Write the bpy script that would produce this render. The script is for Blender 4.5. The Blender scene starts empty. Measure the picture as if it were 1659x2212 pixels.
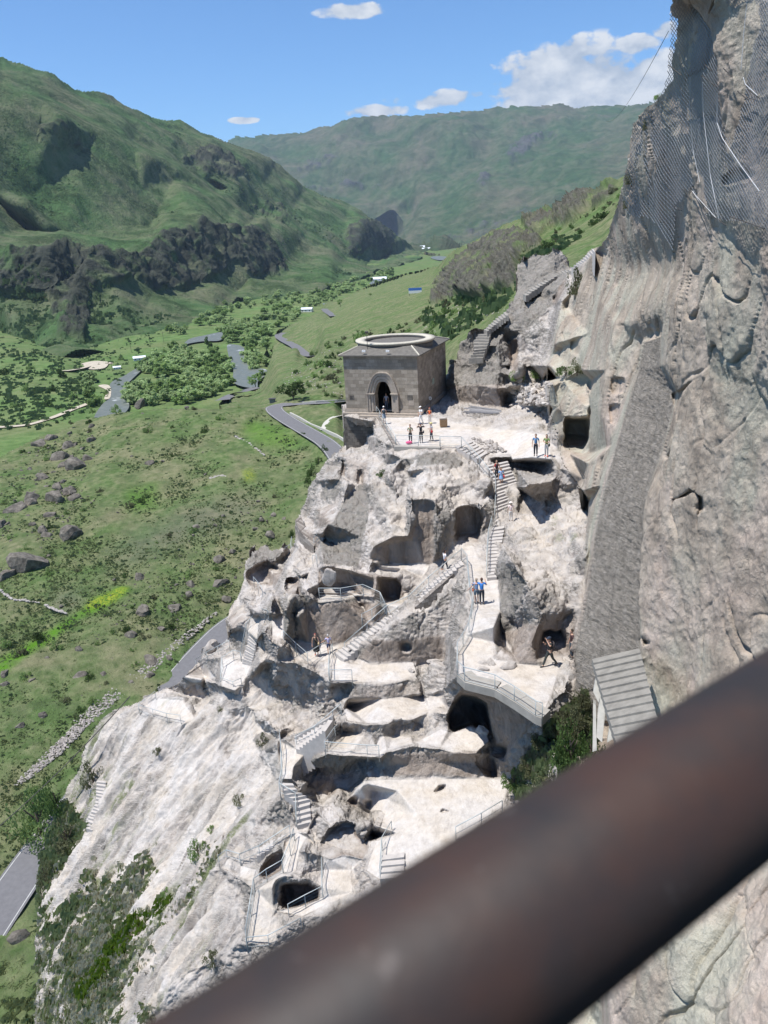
import bpy, bmesh, math, random
import numpy as np
from math import radians, sin, cos, pi, hypot, atan2, sqrt
from mathutils import Vector, Matrix, Quaternion
from mathutils.geometry import delaunay_2d_cdt
random.seed(7)
S = bpy.context.scene
COL = S.collection
# ------------------------------------------------------------------ camera model
TH = radians(19.5); RO = .055; FP = 1720.; CX, CY = 829.5, 1106.
Fw = np.array([0, cos(TH), -sin(TH)]); U0 = np.array([0, sin(TH), cos(TH)]); R0 = np.array([1., 0, 0])
RR = cos(RO)*R0 - sin(RO)*U0; UU = cos(RO)*U0 + sin(RO)*R0
def ray(px, py):
    px = np.asarray(px, float)[..., None]; py = np.asarray(py, float)[..., None]
    return Fw + (px-CX)/FP*RR - (py-CY)/FP*UU
def atz(px, py, z):
    d = ray(px, py); return d*(z/d[2])
def aty(px, py, y):
    d = ray(px, py); return d*(y/d[1])
CR = {'.': (0, 0, 1/1.6493), 'A': (1100, 1000, 1.508), 'B': (900, 1800, 1.508), 'C': (700, 1900, 2.765), 'D': (1200, 1900, 2.765),
      'E': (950, 2350, 2.765), 'G': (1500, 2350, 2.765), 'H': (750, 2800, 2.765), 'K': (1500, 2000, 2.37), 'M': (0, 2400, 1.3825),
      'N': (0, 1400, 1.3825), 'Q': (1150, 1150, 2.765), 'S': (1700, 1200, 1.475), 'T': (1700, 0, 1.6014), 'V': (900, 1500, 2.07375),
      'X': (1900, 1000, 2.765), 'Y': (1500, 850, 2.212), 'W': (1950, 2200, 2.1107), 'J': (0, 100, 1.185)}
def cv(t, pts):
    """survey points noted on enlarged prints, brought to one common sheet"""
    ox, oy, s = CR[t]
    k = 1.6493
    return [((ox+p[0]/s)/k, (oy+p[1]/s)/k) for p in pts]
# ------------------------------------------------------------------ noise
_rs = np.random.RandomState(11)
_perm = _rs.permutation(256).astype(np.int32); _perm = np.concatenate([_perm, _perm, _perm])
_g = _rs.normal(size=(256, 3)).astype(np.float32); _g /= np.linalg.norm(_g, axis=1)[:, None]
def perlin(P):
    P = np.asarray(P, np.float32)
    i = np.floor(P).astype(np.int32); f = P-i; i &= 255
    u = f*f*f*(f*(f*6-15)+10)
    def c(dx, dy, dz):
        h = _perm[_perm[_perm[i[:, 0]+dx]+i[:, 1]+dy]+i[:, 2]+dz]
        g = _g[h & 255]
        return g[:, 0]*(f[:, 0]-dx)+g[:, 1]*(f[:, 1]-dy)+g[:, 2]*(f[:, 2]-dz)
    def lp(a, b, t): return a+t*(b-a)
    x00 = lp(c(0, 0, 0), c(1, 0, 0), u[:, 0]); x10 = lp(c(0, 1, 0), c(1, 1, 0), u[:, 0])
    x01 = lp(c(0, 0, 1), c(1, 0, 1), u[:, 0]); x11 = lp(c(0, 1, 1), c(1, 1, 1), u[:, 0])
    return 1.5*lp(lp(x00, x10, u[:, 1]), lp(x01, x11, u[:, 1]), u[:, 2])
def fbm(P, f, o=4, g=.5, l=2.03, ridge=False):
    P = P*f; s = np.zeros(len(P), np.float32); a = 1.
    for k in range(o):
        n = perlin(P+17.3*k)
        s += a*((1-2*np.abs(n)) if ridge else n)
        P = P*l; a *= g
    return s
def voro(P, seed=0):
    P = np.asarray(P, np.float32); b = np.floor(P).astype(np.int32); F1 = np.full(len(P), 9., np.float32); F2 = F1.copy(); C = np.zeros(len(P), np.float32)
    for dx in (-1, 0, 1):
        for dy in (-1, 0, 1):
            for dz in (-1, 0, 1):
                i = (b+np.array([dx, dy, dz])+seed) & 255; h = _perm[_perm[_perm[i[:, 0]]+i[:, 1]]+i[:, 2]]
                q = b+np.array([dx, dy, dz])+.5+.42*_g[h]; d = np.sqrt(((q-P)**2).sum(1)); m = d < F1
                F2 = np.where(m, F1, np.minimum(F2, d)); F1 = np.where(m, d, F1); C = np.where(m, h/255., C)
    return F1, F2, C
def sstep(x, a, b):
    t = np.clip((x-a)/(b-a), 0, 1); return t*t*(3-2*t)
# ------------------------------------------------------------------ object helpers
def link(o, parent=None):
    COL.objects.link(o)
    if parent is not None: o.parent = parent
    return o
def mesh_obj(name, V, Fc, mat=None, parent=None, smooth=False):
    me = bpy.data.meshes.new(name); me.from_pydata([tuple(map(float, v)) for v in V], [], [tuple(map(int, f)) for f in Fc]); me.update()
    if mat: me.materials.append(mat)
    if smooth: me.polygons.foreach_set('use_smooth', [True]*len(me.polygons))
    return link(bpy.data.objects.new(name, me), parent)
def fast_mesh(name, V, Q, mat, attrs=None, smooth=True, parent=None):
    """V (n,3) floats, Q (m,k) ints"""
    me = bpy.data.meshes.new(name); n, m, k = len(V), len(Q), Q.shape[1]
    me.vertices.add(n); me.vertices.foreach_set('co', np.ascontiguousarray(V, np.float32).ravel())
    me.loops.add(m*k); me.loops.foreach_set('vertex_index', np.ascontiguousarray(Q, np.int32).ravel())
    me.polygons.add(m); me.polygons.foreach_set('loop_start', np.arange(0, m*k, k, dtype=np.int32))
    me.polygons.foreach_set('use_smooth', np.full(m, smooth, bool))
    me.update(calc_edges=True); me.materials.append(mat)
    for nm, a in (attrs or {}).items():
        at = me.attributes.new(nm, 'FLOAT', 'POINT'); at.data.foreach_set('value', np.ascontiguousarray(a, np.float32))
    return link(bpy.data.objects.new(name, me), parent)
def tag(o, label=None, cat=None, group=None, kind=None):
    if label: o['label'] = label
    if cat: o['category'] = cat
    if group: o['group'] = group
    if kind: o['kind'] = kind
    return o
def empty(name, loc, rz=0):
    o = bpy.data.objects.new(name, None); o.empty_display_size = .2; link(o); o.location = tuple(map(float, loc)); o.rotation_euler = (0, 0, rz); return o
# ------------------------------------------------------------------ survey sheets -> surfaces
class Sheet:
    """A ground survey: lines of surveyed points, triangulated, sampled finely as one continuous surface."""
    def __init__(s): s.v = []; s.w = []; s.e = []; s.names = {}
    def _add(s, pts, w, name=None):
        n = len(s.v)
        s.v += [tuple(p) for p in pts]; s.w += list(w); s.e += [(n+i, n+i+1) for i in range(len(pts)-1)]
        if name: s.names[name] = (pts, w)
    def z(s, t, pts, z, name=None):
        pts = cv(t, pts); zz = z if hasattr(z, '__len__') else [z]*len(pts)
        if len(zz) == 2 and len(pts) > 2: zz = [zz[0]+(zz[1]-zz[0])*i/(len(pts)-1) for i in range(len(pts))]
        w = [1/float(atz(p[0], p[1], h) @ Fw) for p, h in zip(pts, zz)]
        s._add(pts, w, name)
    def y(s, t, pts, y, name=None):
        pts = cv(t, pts); yy = y if hasattr(y, '__len__') else [y]*len(pts)
        if len(yy) == 2 and len(pts) > 2: yy = [yy[0]+(yy[1]-yy[0])*i/(len(pts)-1) for i in range(len(pts))]
        w = [1/float(aty(p[0], p[1], h) @ Fw) for p, h in zip(pts, yy)]
        s._add(pts, w, name)
    def up(s, t, pts, base, lean=0, name=None):
        """top of a wall: same world y as the base line at the same bearing, plus lean"""
        pts = cv(t, pts); bp, bw = s.names[base]
        by = [float((ray(p[0], p[1])/w)[1]) for p, w in zip(bp, bw)]
        bx = [p[0] for p in bp]; o = np.argsort(bx); bx = np.array(bx)[o]; by = np.array(by)[o]
        ll = lean if hasattr(lean, '__len__') else [lean]*len(pts)
        if len(ll) == 2 and len(pts) > 2: ll = [ll[0]+(ll[1]-ll[0])*i/(len(pts)-1) for i in range(len(pts))]
        w = [1/float(aty(p[0], p[1], np.interp(p[0], bx, by)+l) @ Fw) for p, l in zip(pts, ll)]
        s._add(pts, w, name)
    def build(s, x0, x1, y0, y1, st):
        vs, es, fs, ov, oe, of = delaunay_2d_cdt([Vector(p) for p in s.v], s.e, [], 0, 1e-3)
        W = []
        for i, p in enumerate(vs):
            if ov[i]: W.append(s.w[ov[i][0]]); continue
            best = (1e9, 0)
            for a, b in s.e:
                A, B = s.v[a], s.v[b]; dx, dy = B[0]-A[0], B[1]-A[1]; L = dx*dx+dy*dy
                if L < 1e-9: continue
                t = ((p[0]-A[0])*dx+(p[1]-A[1])*dy)/L
                if -.01 <= t <= 1.01:
                    d = abs((p[0]-A[0])*dy-(p[1]-A[1])*dx)/sqrt(L)
                    if d < best[0]: best = (d, s.w[a]+(s.w[b]-s.w[a])*t)
            W.append(best[1])
        s.x0, s.y0, s.st = x0, y0, st
        s.gx = np.arange(x0, x1+st, st); s.gy = np.arange(y0, y1+st, st)
        s.G = np.full((len(s.gy), len(s.gx)), np.nan)
        for f in fs:
            (ax, ay), (bx, by), (cx, cy) = [vs[i] for i in f]
            i0 = max(0, int((min(ax, bx, cx)-x0)//st)); i1 = min(len(s.gx)-1, int((max(ax, bx, cx)-x0)//st)+1)
            j0 = max(0, int((min(ay, by, cy)-y0)//st)); j1 = min(len(s.gy)-1, int((max(ay, by, cy)-y0)//st)+1)
            if i1 < i0 or j1 < j0: continue
            X, Y = np.meshgrid(s.gx[i0:i1+1], s.gy[j0:j1+1])
            D = (by-cy)*(ax-cx)+(cx-bx)*(ay-cy)
            if abs(D) < 1e-9: continue
            l0 = ((by-cy)*(X-cx)+(cx-bx)*(Y-cy))/D; l1 = ((cy-ay)*(X-cx)+(ax-cx)*(Y-cy))/D; l2 = 1-l0-l1
            m = (l0 >= -1e-6) & (l1 >= -1e-6) & (l2 >= -1e-6)
            s.G[j0:j1+1, i0:i1+1][m] = (l0*W[f[0]]+l1*W[f[1]]+l2*W[f[2]])[m]
        s.X, s.Y = np.meshgrid(s.gx, s.gy)
        return s
    def poly(s, t, pts, blur=0, X=None, Y=None):
        pts = cv(t, pts); X = s.X if X is None else X; Y = s.Y if Y is None else Y
        xs = [p[0] for p in pts]; ys = [p[1] for p in pts]
        m = np.zeros(X.shape, bool)
        i0 = max(0, int((min(xs)-s.x0)//s.st)-1); i1 = int((max(xs)-s.x0)//s.st)+2
        j0 = max(0, int((min(ys)-s.y0)//s.st)-1); j1 = int((max(ys)-s.y0)//s.st)+2
        if i1 <= i0 or j1 <= j0: return m.astype(float)
        x = X[j0:j1, i0:i1]; y = Y[j0:j1, i0:i1]; r = m[j0:j1, i0:i1]
        n = len(pts)
        for k in range(n):
            ax, ay = pts[k]; bx, by = pts[(k+1) % n]
            if ay == by: continue
            r ^= ((ay > y) != (by > y)) & (x < (bx-ax)*(y-ay)/(by-ay)+ax)
        m = m.astype(float)
        if blur: m = gblur(m, blur/s.st)
        return m
    def at(s, px, py):
        i = (px-s.x0)/s.st; j = (py-s.y0)/s.st
        i = min(max(i, 0), len(s.gx)-1.001); j = min(max(j, 0), len(s.gy)-1.001)
        i0, j0 = int(i), int(j); a, b = i-i0, j-j0; g = s.G
        q = g[j0, i0]*(1-a)*(1-b)+g[j0, i0+1]*a*(1-b)+g[j0+1, i0]*(1-a)*b+g[j0+1, i0+1]*a*b
        if not np.isfinite(q): q = np.nanmean(g[max(0, j0-8):j0+9, max(0, i0-8):i0+9])
        return ray(px, py)/q
    def on(s, t, x, y): return s.at(*cv(t, [(x, y)])[0])
def gblur(a, sg):
    r = max(1, int(3*sg)); k = np.exp(-.5*(np.arange(-r, r+1)/max(sg, .01))**2); k /= k.sum()
    for ax in (0, 1):
        p = np.pad(a, [(r, r) if i == ax else (0, 0) for i in (0, 1)], mode='edge')
        a = sum(k[i]*(p[i:i+a.shape[0]] if ax == 0 else p[:, i:i+a.shape[1]]) for i in range(2*r+1))
    return a
def nanblur(a, sg):
    m = np.isfinite(a).astype(float); b = gblur(np.where(m > 0, a, 0), sg); c = gblur(m, sg)
    return np.where(m > 0, b/np.maximum(c, 1e-9), np.nan)
def grid_pts(s): return ray(s.X, s.Y)/s.G[..., None]
def grid_normals(P):
    du = np.gradient(P, axis=1); dv = np.gradient(P, axis=0)
    n = np.cross(dv, du); l = np.linalg.norm(n, axis=2, keepdims=True); n = n/np.maximum(l, 1e-12)
    fl = (n*P).sum(2) > 0
    n[fl] *= -1
    return n
def grid_mesh(name, P, ok, mat, attrs, skirt=None, back=1.35):
    """grid -> quads where all four corners are ok; edge of the sheet is carried on behind as a solid flank"""
    h, w = ok.shape; idx = np.full((h, w), -1, np.int64); idx[ok] = np.arange(ok.sum())
    a, b, c, d = idx[:-1, :-1], idx[:-1, 1:], idx[1:, 1:], idx[1:, :-1]
    m = (a >= 0) & (b >= 0) & (c >= 0) & (d >= 0)
    Q = np.stack([d[m], c[m], b[m], a[m]], 1)
    V = P[ok]; A = {k: v[ok] for k, v in attrs.items()}
    if skirt:
        E = np.concatenate([Q[:, [0, 1]], Q[:, [1, 2]], Q[:, [2, 3]], Q[:, [3, 0]]]); key = np.sort(E, 1); kk = key[:, 0]*(len(V)+1)+key[:, 1]
        u, ix, cn = np.unique(kk, return_index=True, return_counts=True)
        B = E[ix[cn == 1]]
        bv = np.unique(B); mp = np.full(len(V), -1, np.int64); mp[bv] = len(V)+np.arange(len(bv))
        V2 = V[bv]*back; V2[:, 2] -= skirt
        Q = np.concatenate([Q, np.stack([B[:, 1], B[:, 0], mp[B[:, 0]], mp[B[:, 1]]], 1)])
        V = np.concatenate([V, V2]); A = {k: np.concatenate([v, v[bv]]) for k, v in A.items()}
    return fast_mesh(name, V, Q, mat, A)
# ------------------------------------------------------------------ node helper
def material(name):
    m = bpy.data.materials.new(name); m.use_nodes = True; nt = m.node_tree
    return m, nt, nt.nodes['Principled BSDF']
class NB:
    def __init__(s, nt): s.nt = nt
    def n(s, t, **k):
        o = s.nt.nodes.new(t)
        for a, b in k.items(): setattr(o, a, b)
        return o
    def l(s, a, b): s.nt.links.new(a, b)
    def set(s, sock, v):
        if isinstance(v, bpy.types.NodeSocket): s.l(v, sock)
        else: sock.default_value = v
    def pos(s, sc=(1, 1, 1)):
        g = s.n('ShaderNodeNewGeometry'); m = s.n('ShaderNodeMapping'); s.l(g.outputs['Position'], m.inputs['Vector']); m.inputs['Scale'].default_value = sc; return m.outputs[0]
    def obj(s, sc=(1, 1, 1)):
        g = s.n('ShaderNodeTexCoord'); m = s.n('ShaderNodeMapping'); s.l(g.outputs['Object'], m.inputs['Vector']); m.inputs['Scale'].default_value = sc; return m.outputs[0]
    def noise(s, vec, sc, d=5, r=.55, dist=0):
        o = s.n('ShaderNodeTexNoise'); s.l(vec, o.inputs['Vector']); o.inputs['Scale'].default_value = sc; o.inputs['Detail'].default_value = d; o.inputs['Roughness'].default_value = r; o.inputs['Distortion'].default_value = dist; return o.outputs['Fac']
    def voro(s, vec, sc, feat='F1', out='Distance'):
        o = s.n('ShaderNodeTexVoronoi', feature=feat); s.l(vec, o.inputs['Vector']); o.inputs['Scale'].default_value = sc; return o.outputs[out]
    def ramp(s, fac, st):
        o = s.n('ShaderNodeValToRGB'); s.set(o.inputs[0], fac); e = o.color_ramp.elements
        while len(e) < len(st): e.new(.5)
        for i, (p, c) in enumerate(st):
            e[i].position = p; e[i].color = (c if len(c) == 4 else (*c, 1)) if hasattr(c, '__len__') else (c, c, c, 1)
        return o.outputs[0]
    def mix(s, f, a, b, mode='MIX'):
        o = s.n('ShaderNodeMix', data_type='RGBA', blend_type=mode); s.set(o.inputs[0], f)
        for sk, v in ((o.inputs[6], a), (o.inputs[7], b)):
            if isinstance(v, bpy.types.NodeSocket): s.l(v, sk)
            else: sk.default_value = (*v, 1) if hasattr(v, '__len__') else (v, v, v, 1)
        return o.outputs[2]
    def math(s, op, a, b=0., c=None, clamp=False):
        o = s.n('ShaderNodeMath', operation=op, use_clamp=clamp); s.set(o.inputs[0], a); s.set(o.inputs[1], b)
        if c is not None: s.set(o.inputs[2], c)
        return o.outputs[0]
    def attr(s, nm): o = s.n('ShaderNodeAttribute'); o.attribute_name = nm; return o.outputs['Fac']
    def bump(s, h, st, dist, nrm=None):
        o = s.n('ShaderNodeBump'); o.inputs['Strength'].default_value = st; o.inputs['Distance'].default_value = dist; s.l(h, o.inputs['Height'])
        if nrm is not None: s.l(nrm, o.inputs['Normal'])
        return o.outputs[0]
def simple_mat(name, c, rough=.8, var=.15, sc=8, metal=0, bump=0, bd=.01):
    m, nt, p = material(name); b = NB(nt)
    f = b.noise(b.obj(), sc, 6, .6)
    lo = tuple(x*(1-var) for x in c); hi = tuple(min(1, x*(1+var)) for x in c)
    b.l(b.ramp(f, [(.3, lo), (.7, hi)]), p.inputs['Base Color'])
    p.inputs['Roughness'].default_value = rough; p.inputs['Metallic'].default_value = metal
    if bump: b.l(b.bump(f, bump, bd), p.inputs['Normal'])
    return m
# ------------------------------------------------------------------ the carved rock and the cliff above it
K = Sheet()
# upper terrace in front of the church
K.z('.', [(700, 905), (742, 868), (850, 856), (962, 842)], [-18.4, -18, -18, -18])
K.z('A', [(175, 722), (355, 735)], -18.0)
K.z('A', [(355, 735), (465, 885), (705, 890), (820, 893), (850, 900)], -18.0, 'tf')
K.z('A', [(740, 690), (900, 700), (1070, 690)], -17.9)
K.z('A', [(900, 740), (1100, 700), (1250, 790)], [-17.8, -17.3, -17.0])
K.z('A', [(850, 850), (960, 925), (1080, 925), (1090, 960), (1200, 950), (1300, 960)], [-18, -18.6, -18.6, -18.2, -17.7, -17.3])
K.z('A', [(1130, 850), (1280, 830), (1330, 880)], [-17.8, -17.1, -16.8])
# boulders behind the terrace
K.z('Y', [(195, 1215), (240, 1270), (440, 1315), (640, 1320), (705, 1265)], -17.9, 'bb')
K.up('Y', [(198, 1150), (300, 1160), (450, 1150), (600, 1180), (700, 1120)], 'bb', -.5)
K.up('Y', [(204, 1060), (270, 1045), (390, 1060), (620, 1040), (700, 1010)], 'bb', 1.6)
K.up('Y', [(206, 985), (240, 950), (278, 965), (300, 960), (345, 965), (372, 1000), (385, 1040)], 'bb', 2.2)
K.up('Y', [(365, 985), (460, 955), (500, 950), (520, 985), (620, 1000)], 'bb', 2.4)
K.up('Y', [(268, 950), (290, 880), (350, 790), (372, 720), (430, 700), (464, 715)], 'bb', [3, 5.5])
K.up('Y', [(378, 948), (418, 900), (418, 812), (464, 742), (548, 742)], 'bb', [3, 8])
K.up('Y', [(500, 950), (520, 860), (548, 742)], 'bb', [3, 7.5])
K.up('Y', [(505, 865), (600, 830), (700, 830)], 'bb', 3.5)
K.up('Y', [(548, 742), (660, 735), (690, 800)], 'bb', [5.5, 6.5, 6])
K.up('Y', [(500, 725), (540, 680), (600, 625), (664, 572)], 'bb', [8, 12])
# the tall blade of rock and the one behind it
K.y('Y', [(664, 572), (668, 700), (690, 800), (780, 745), (900, 620), (1000, 600), (1040, 520), (1060, 400), (1150, 270)], [90, 88, 86, 86, 86, 86, 86, 87, 89])
K.y('Y', [(690, 500), (740, 465), (820, 430), (900, 380), (1050, 270), (1180, 238)], [91, 92, 93, 93.5, 94, 95])
K.y('Y', [(664, 640), (690, 500)], [89, 91])
K.y('Y', [(735, 460), (762, 380), (755, 260), (790, 165), (870, 130), (960, 132), (1040, 85), (1100, 100), (1150, 205), (1180, 238)], [93, 96, 98, 99, 99, 98, 97, 97, 96, 95])
K.y('Y', [(1180, 238), (1260, 165), (1362, 75)], [93, 90, 84])
# gap, shrubs and rubble
K.y('Y', [(700, 830), (720, 900), (705, 1000), (710, 1100)], [84, 87, 84, 80])
K.y('Y', [(740, 950), (830, 1000), (900, 900), (1000, 700)], [84, 83, 83, 83])
K.y('Y', [(1060, 560), (1040, 700), (1030, 800)], [82, 80, 78])
K.z('Y', [(700, 1160), (800, 1150), (950, 1120), (1040, 1100)], -15.4)
K.z('Y', [(705, 1265), (760, 1310), (1000, 1327)], [-17.7, -17.4, -16.8])
K.y('Y', [(800, 1000), (1000, 950), (1060, 900)], [78, 74, 71])
# cliff
K.y('.', [(1310, 465), (1290, 530), (1262, 570), (1235, 625), (1212, 650), (1200, 720), (1185, 790)], [70, 71, 73, 74, 74, 71, 68])
K.y('T', [(1125, 0), (1140, 80), (1130, 180), (1100, 330), (1085, 440), (1055, 510), (1010, 580), (940, 640), (885, 700), (875, 800), (840, 960), (832, 1040), (740, 1340), (660, 1440)], [31.5, 31.5, 32, 33, 34, 35.5, 38, 41, 44, 45, 47, 49, 58, 68])
K.y('T', [(1240, 0), (1240, 400), (1180, 800), (1150, 1100)], [31, 31.2, 33.5, 36])
K.y('T', [(1100, 560), (1060, 700), (1000, 900), (980, 1000)], [34.5, 36.5, 39, 40])
K.y('T', [(1659, 0), (1659, 500), (1659, 1000), (1659, 1300), (1659, 1900)], [27, 26.5, 26, 25.2, 25])
K.y('T', [(1450, 0), (1450, 500), (1430, 1000), (1400, 1150)], [28.8, 28.6, 28.4, 28.5])
K.y('T', [(1300, 1240), (1150, 1230), (1050, 1350), (1000, 1500)], [32, 36, 41, 47])
K.y('.', [(1330, 700), (1310, 800), (1300, 900), (1270, 1000), (1262, 1060), (1275, 1110), (1262, 1200)], [48, 48, 47, 48, 47, 44, 41.5])
K.y('.', [(1290, 640), (1270, 720), (1250, 800), (1268, 880), (1277, 980)], [62, 62, 61, 58, 56])
K.y('.', [(1410, 560), (1450, 640), (1480, 760), (1490, 900), (1470, 1100), (1450, 1300), (1440, 1500)], [41, 36, 32.5, 31, 30.5, 30.3, 29.8])
K.y('.', [(1560, 600), (1570, 900), (1560, 1150), (1530, 1400), (1500, 1600)], [29, 28, 27.3, 26.8, 26])
K.y('.', [(1659, 1150), (1659, 1400), (1659, 1700), (1600, 1800), (1560, 2212)], [24.6, 23.6, 21.5, 21, 17])
# the chiselled recess
K.y('.', [(1388, 738), (1378, 800), (1358, 860), (1330, 960), (1305, 1050), (1285, 1150), (1270, 1250), (1252, 1340), (1240, 1400), (1240, 1500), (1255, 1560)], [43, 42, 41.5, 40.5, 39.8, 39.2, 38.4, 37.8, 37.2, 36.5, 35.5], 'cl')
K.y('.', [(1381, 738), (1371, 800), (1351, 860), (1323, 960), (1298, 1050), (1278, 1150), (1263, 1250), (1246, 1340)], [44.6, 44.4, 44, 43.5, 43, 42.4, 41.3, 39.3])
K.y('.', [(1427, 725), (1425, 790), (1460, 850), (1440, 930), (1415, 1010), (1392, 1080), (1385, 1200), (1379, 1300), (1378, 1400), (1378, 1500), (1385, 1600)], [39, 38, 35.5, 35.5, 35.5, 35.3, 34.6, 34, 33.4, 32.8, 32])
K.y('.', [(1432, 722), (1433, 790), (1466, 850), (1447, 932), (1421, 1012), (1398, 1082), (1391, 1200), (1385, 1300), (1385, 1400), (1392, 1500), (1402, 1600)], [37.2, 36.3, 33.6, 33.6, 33.8, 33.5, 32.8, 32.2, 31.6, 31, 30])
K.y('.', [(1388, 738), (1405, 722), (1427, 722)], [43, 42, 39.5])
# block with the square cave room
K.z('X', [(130, 1450), (170, 1560), (260, 1690), (360, 1700), (470, 1712), (520, 1610)], [-17.2, -17.1, -17.2, -17.0, -16.9, -16.4], 'c2')
K.up('X', [(135, 1230), (210, 1260), (310, 1350), (430, 1360), (555, 1345)], 'c2', [-.4, -.4, .4, .4, .2])
K.y('X', [(160, 1000), (260, 960), (480, 960), (550, 1000)], [62.5, 63, 62, 61])
K.y('X', [(215, 620), (290, 300), (330, 250)], [69, 73, 75])
K.y('X', [(555, 1150), (560, 1550), (500, 1650)], [57, 56.5, 56])
K.z('A', [(1300, 960), (1310, 1060), (1335, 1190), (1250, 1200), (1235, 1250)], [-17.4, -18.4, -20.1, -20.2, -20.5])
K.z('A', [(1140, 1120), (1130, 1250), (1235, 1250)], [-20.3, -21.0, -20.7])
K.up('A', [(1090, 985), (1200, 1000), (1300, 985)], 'c2', [-1.2, -1.6, -2])
K.y('A', [(1150, 1110), (1180, 1090), (1310, 1075)], [53, 53, 53.5])
K.z('A', [(1330, 1130), (1440, 1110), (1500, 1180), (1500, 1230)], [-19.5, -18.9, -19.2, -19.6])
K.z('A', [(1340, 1000), (1480, 1060)], [-17.6, -17.8])
# main staircase bed (cut in the rock)
K.z('A', [(960, 950), (1002, 1120), (1000, 1290), (968, 1400), (962, 1600)], [-18.7, -20.1, -21.3, -22.0, -22.9])
K.z('A', [(1085, 950), (1125, 1110), (1122, 1250), (1040, 1320), (1030, 1400), (1005, 1600)], [-18.7, -20.0, -21.0, -21.6, -21.9, -22.9])
K.z('A', [(820, 895), (880, 960), (950, 1040), (995, 1100)], [-18.2, -18.9, -19.5, -20.1])
# path to the cave and the concrete deck
K.z('B', [(1125, 215), (1150, 290), (1165, 450), (1180, 560), (1130, 700), (1096, 800), (1098, 915), (1140, 957), (1300, 997), (1405, 1062), (1520, 1140), (1550, 1152)], [-22.7, -22.7, -22.7, -22.7, -22.8, -22.9, -23, -23, -23, -23, -23, -23], 'pl')
K.z('B', [(1125, 215), (1190, 205), (1235, 330), (1262, 395)], [-22.7, -22.6, -22.8, -22.9])
K.z('B', [(1320, 395), (1332, 430), (1330, 560), (1300, 740), (1298, 832), (1430, 850), (1540, 862), (1590, 838), (1662, 820)], [-22.9, -22.7, -22.7, -22.8, -23, -23, -23, -23, -23], 'pr')
K.z('K', [(1285, 812), (1290, 900), (1225, 1100), (1120, 1170), (1040, 1290)], -23)
# dwelling rock right of the path
K.up('B', [(1300, 650), (1330, 690), (1400, 560), (1560, 600), (1662, 640)], 'pr', [-.2, -.4, .3, .6, .5])
K.up('B', [(1322, 300), (1345, 330), (1400, 300), (1470, 420), (1600, 470), (1700, 490)], 'pr', [1, .6, 1.3, 2.0, 2.2, 2.2])
K.z('B', [(1330, 200), (1345, 120), (1440, 50)], [-21.5, -21.2, -20.9])
K.z('B', [(1450, 300), (1600, 330), (1720, 300)], [-20.0, -19.7, -19.2])
K.z('A', [(1300, 1240), (1400, 1300), (1500, 1260)], [-20.3, -19.9, -19.7])
# between church wall, staircase and path: the big face with the hollow
K.z('V', [(1310, 1060), (1160, 1058), (1010, 1050)], -24.2, 'hb')
K.z('V', [(1290, 1100), (1110, 1090), (920, 1075)], -24.3)
K.up('V', [(1325, 1000), (1322, 600), (1235, 620), (1175, 880), (1000, 920)], 'hb', [.2, 1.2, 1.2, .3, .1])
K.up('V', [(1330, 1000), (1345, 600), (1240, 575), (1150, 560), (1150, 850), (1040, 850), (880, 930), (850, 1015), (1000, 1045)], 'hb', [-1.5, 0, .6, .6, -.8, -1, -1, -.8, -.4])
K.z('V', [(1500, 905), (1540, 912), (1600, 912), (1650, 890)], [-22.6, -22.7, -22.7, -22.7], 'nb')
K.up('V', [(1498, 660), (1560, 620), (1700, 620)], 'nb', .3)
K.z('V', [(1510, 600), (1700, 580)], [-20.3, -20.2])
K.z('V', [(1440, 870), (1490, 900)], [-22.0, -22.6])
K.y('V', [(1400, 820), (1420, 640), (1400, 480)], [55, 56, 59])
K.y('V', [(1160, 370), (1300, 340), (1450, 380), (1600, 450), (1750, 440)], [63, 62.5, 62, 60.5, 59])
K.y('V', [(1200, 300), (1240, 230), (1330, 205), (1480, 220), (1560, 250)], [65, 65.5, 66, 66, 66])
K.y('V', [(1040, 195), (1380, 190)], [68.2, 67.7])
K.y('V', [(1110, 350), (1150, 420), (1130, 640)], [66, 64.5, 61])
K.y('V', [(1000, 400), (1100, 270), (1020, 240)], [64, 66, 66.5])
K.y('V', [(1000, 400), (1060, 560), (1110, 640), (1120, 730)], [64, 62, 60.5, 59.5])
K.y('V', [(1050, 230), (990, 330), (990, 380)], [67, 68, 66])
# masonry slope and small door wall under the church podium
K.y('V', [(890, 0), (905, 120), (1040, 190)], [76, 73, 68.3])
K.z('V', [(668, 190), (740, 150), (800, 100), (885, 80)], [-23.5, -22.2, -21.2, -20.5])
K.y('V', [(700, 265), (850, 290), (900, 240)], [73, 71, 73])
K.y('V', [(640, 240), (655, 400), (690, 420), (780, 470), (850, 450)], [75, 73, 71, 69, 68.5])
K.y('V', [(870, 450), (950, 410), (990, 395)], [67.5, 67, 66.5])
K.y('V', [(560, 430), (640, 420), (700, 460), (870, 460)], [71, 70, 67, 65.5])
K.y('V', [(870, 470), (865, 620), (830, 770), (790, 860), (780, 1000)], [65, 63, 61, 60, 58.5])
K.y('V', [(940, 780), (950, 620), (1000, 700), (1100, 740)], [60.5, 61.5, 60, 59.5])
K.y('V', [(640, 640), (560, 760), (520, 830), (500, 1000)], [65, 62, 61, 58.5])
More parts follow.
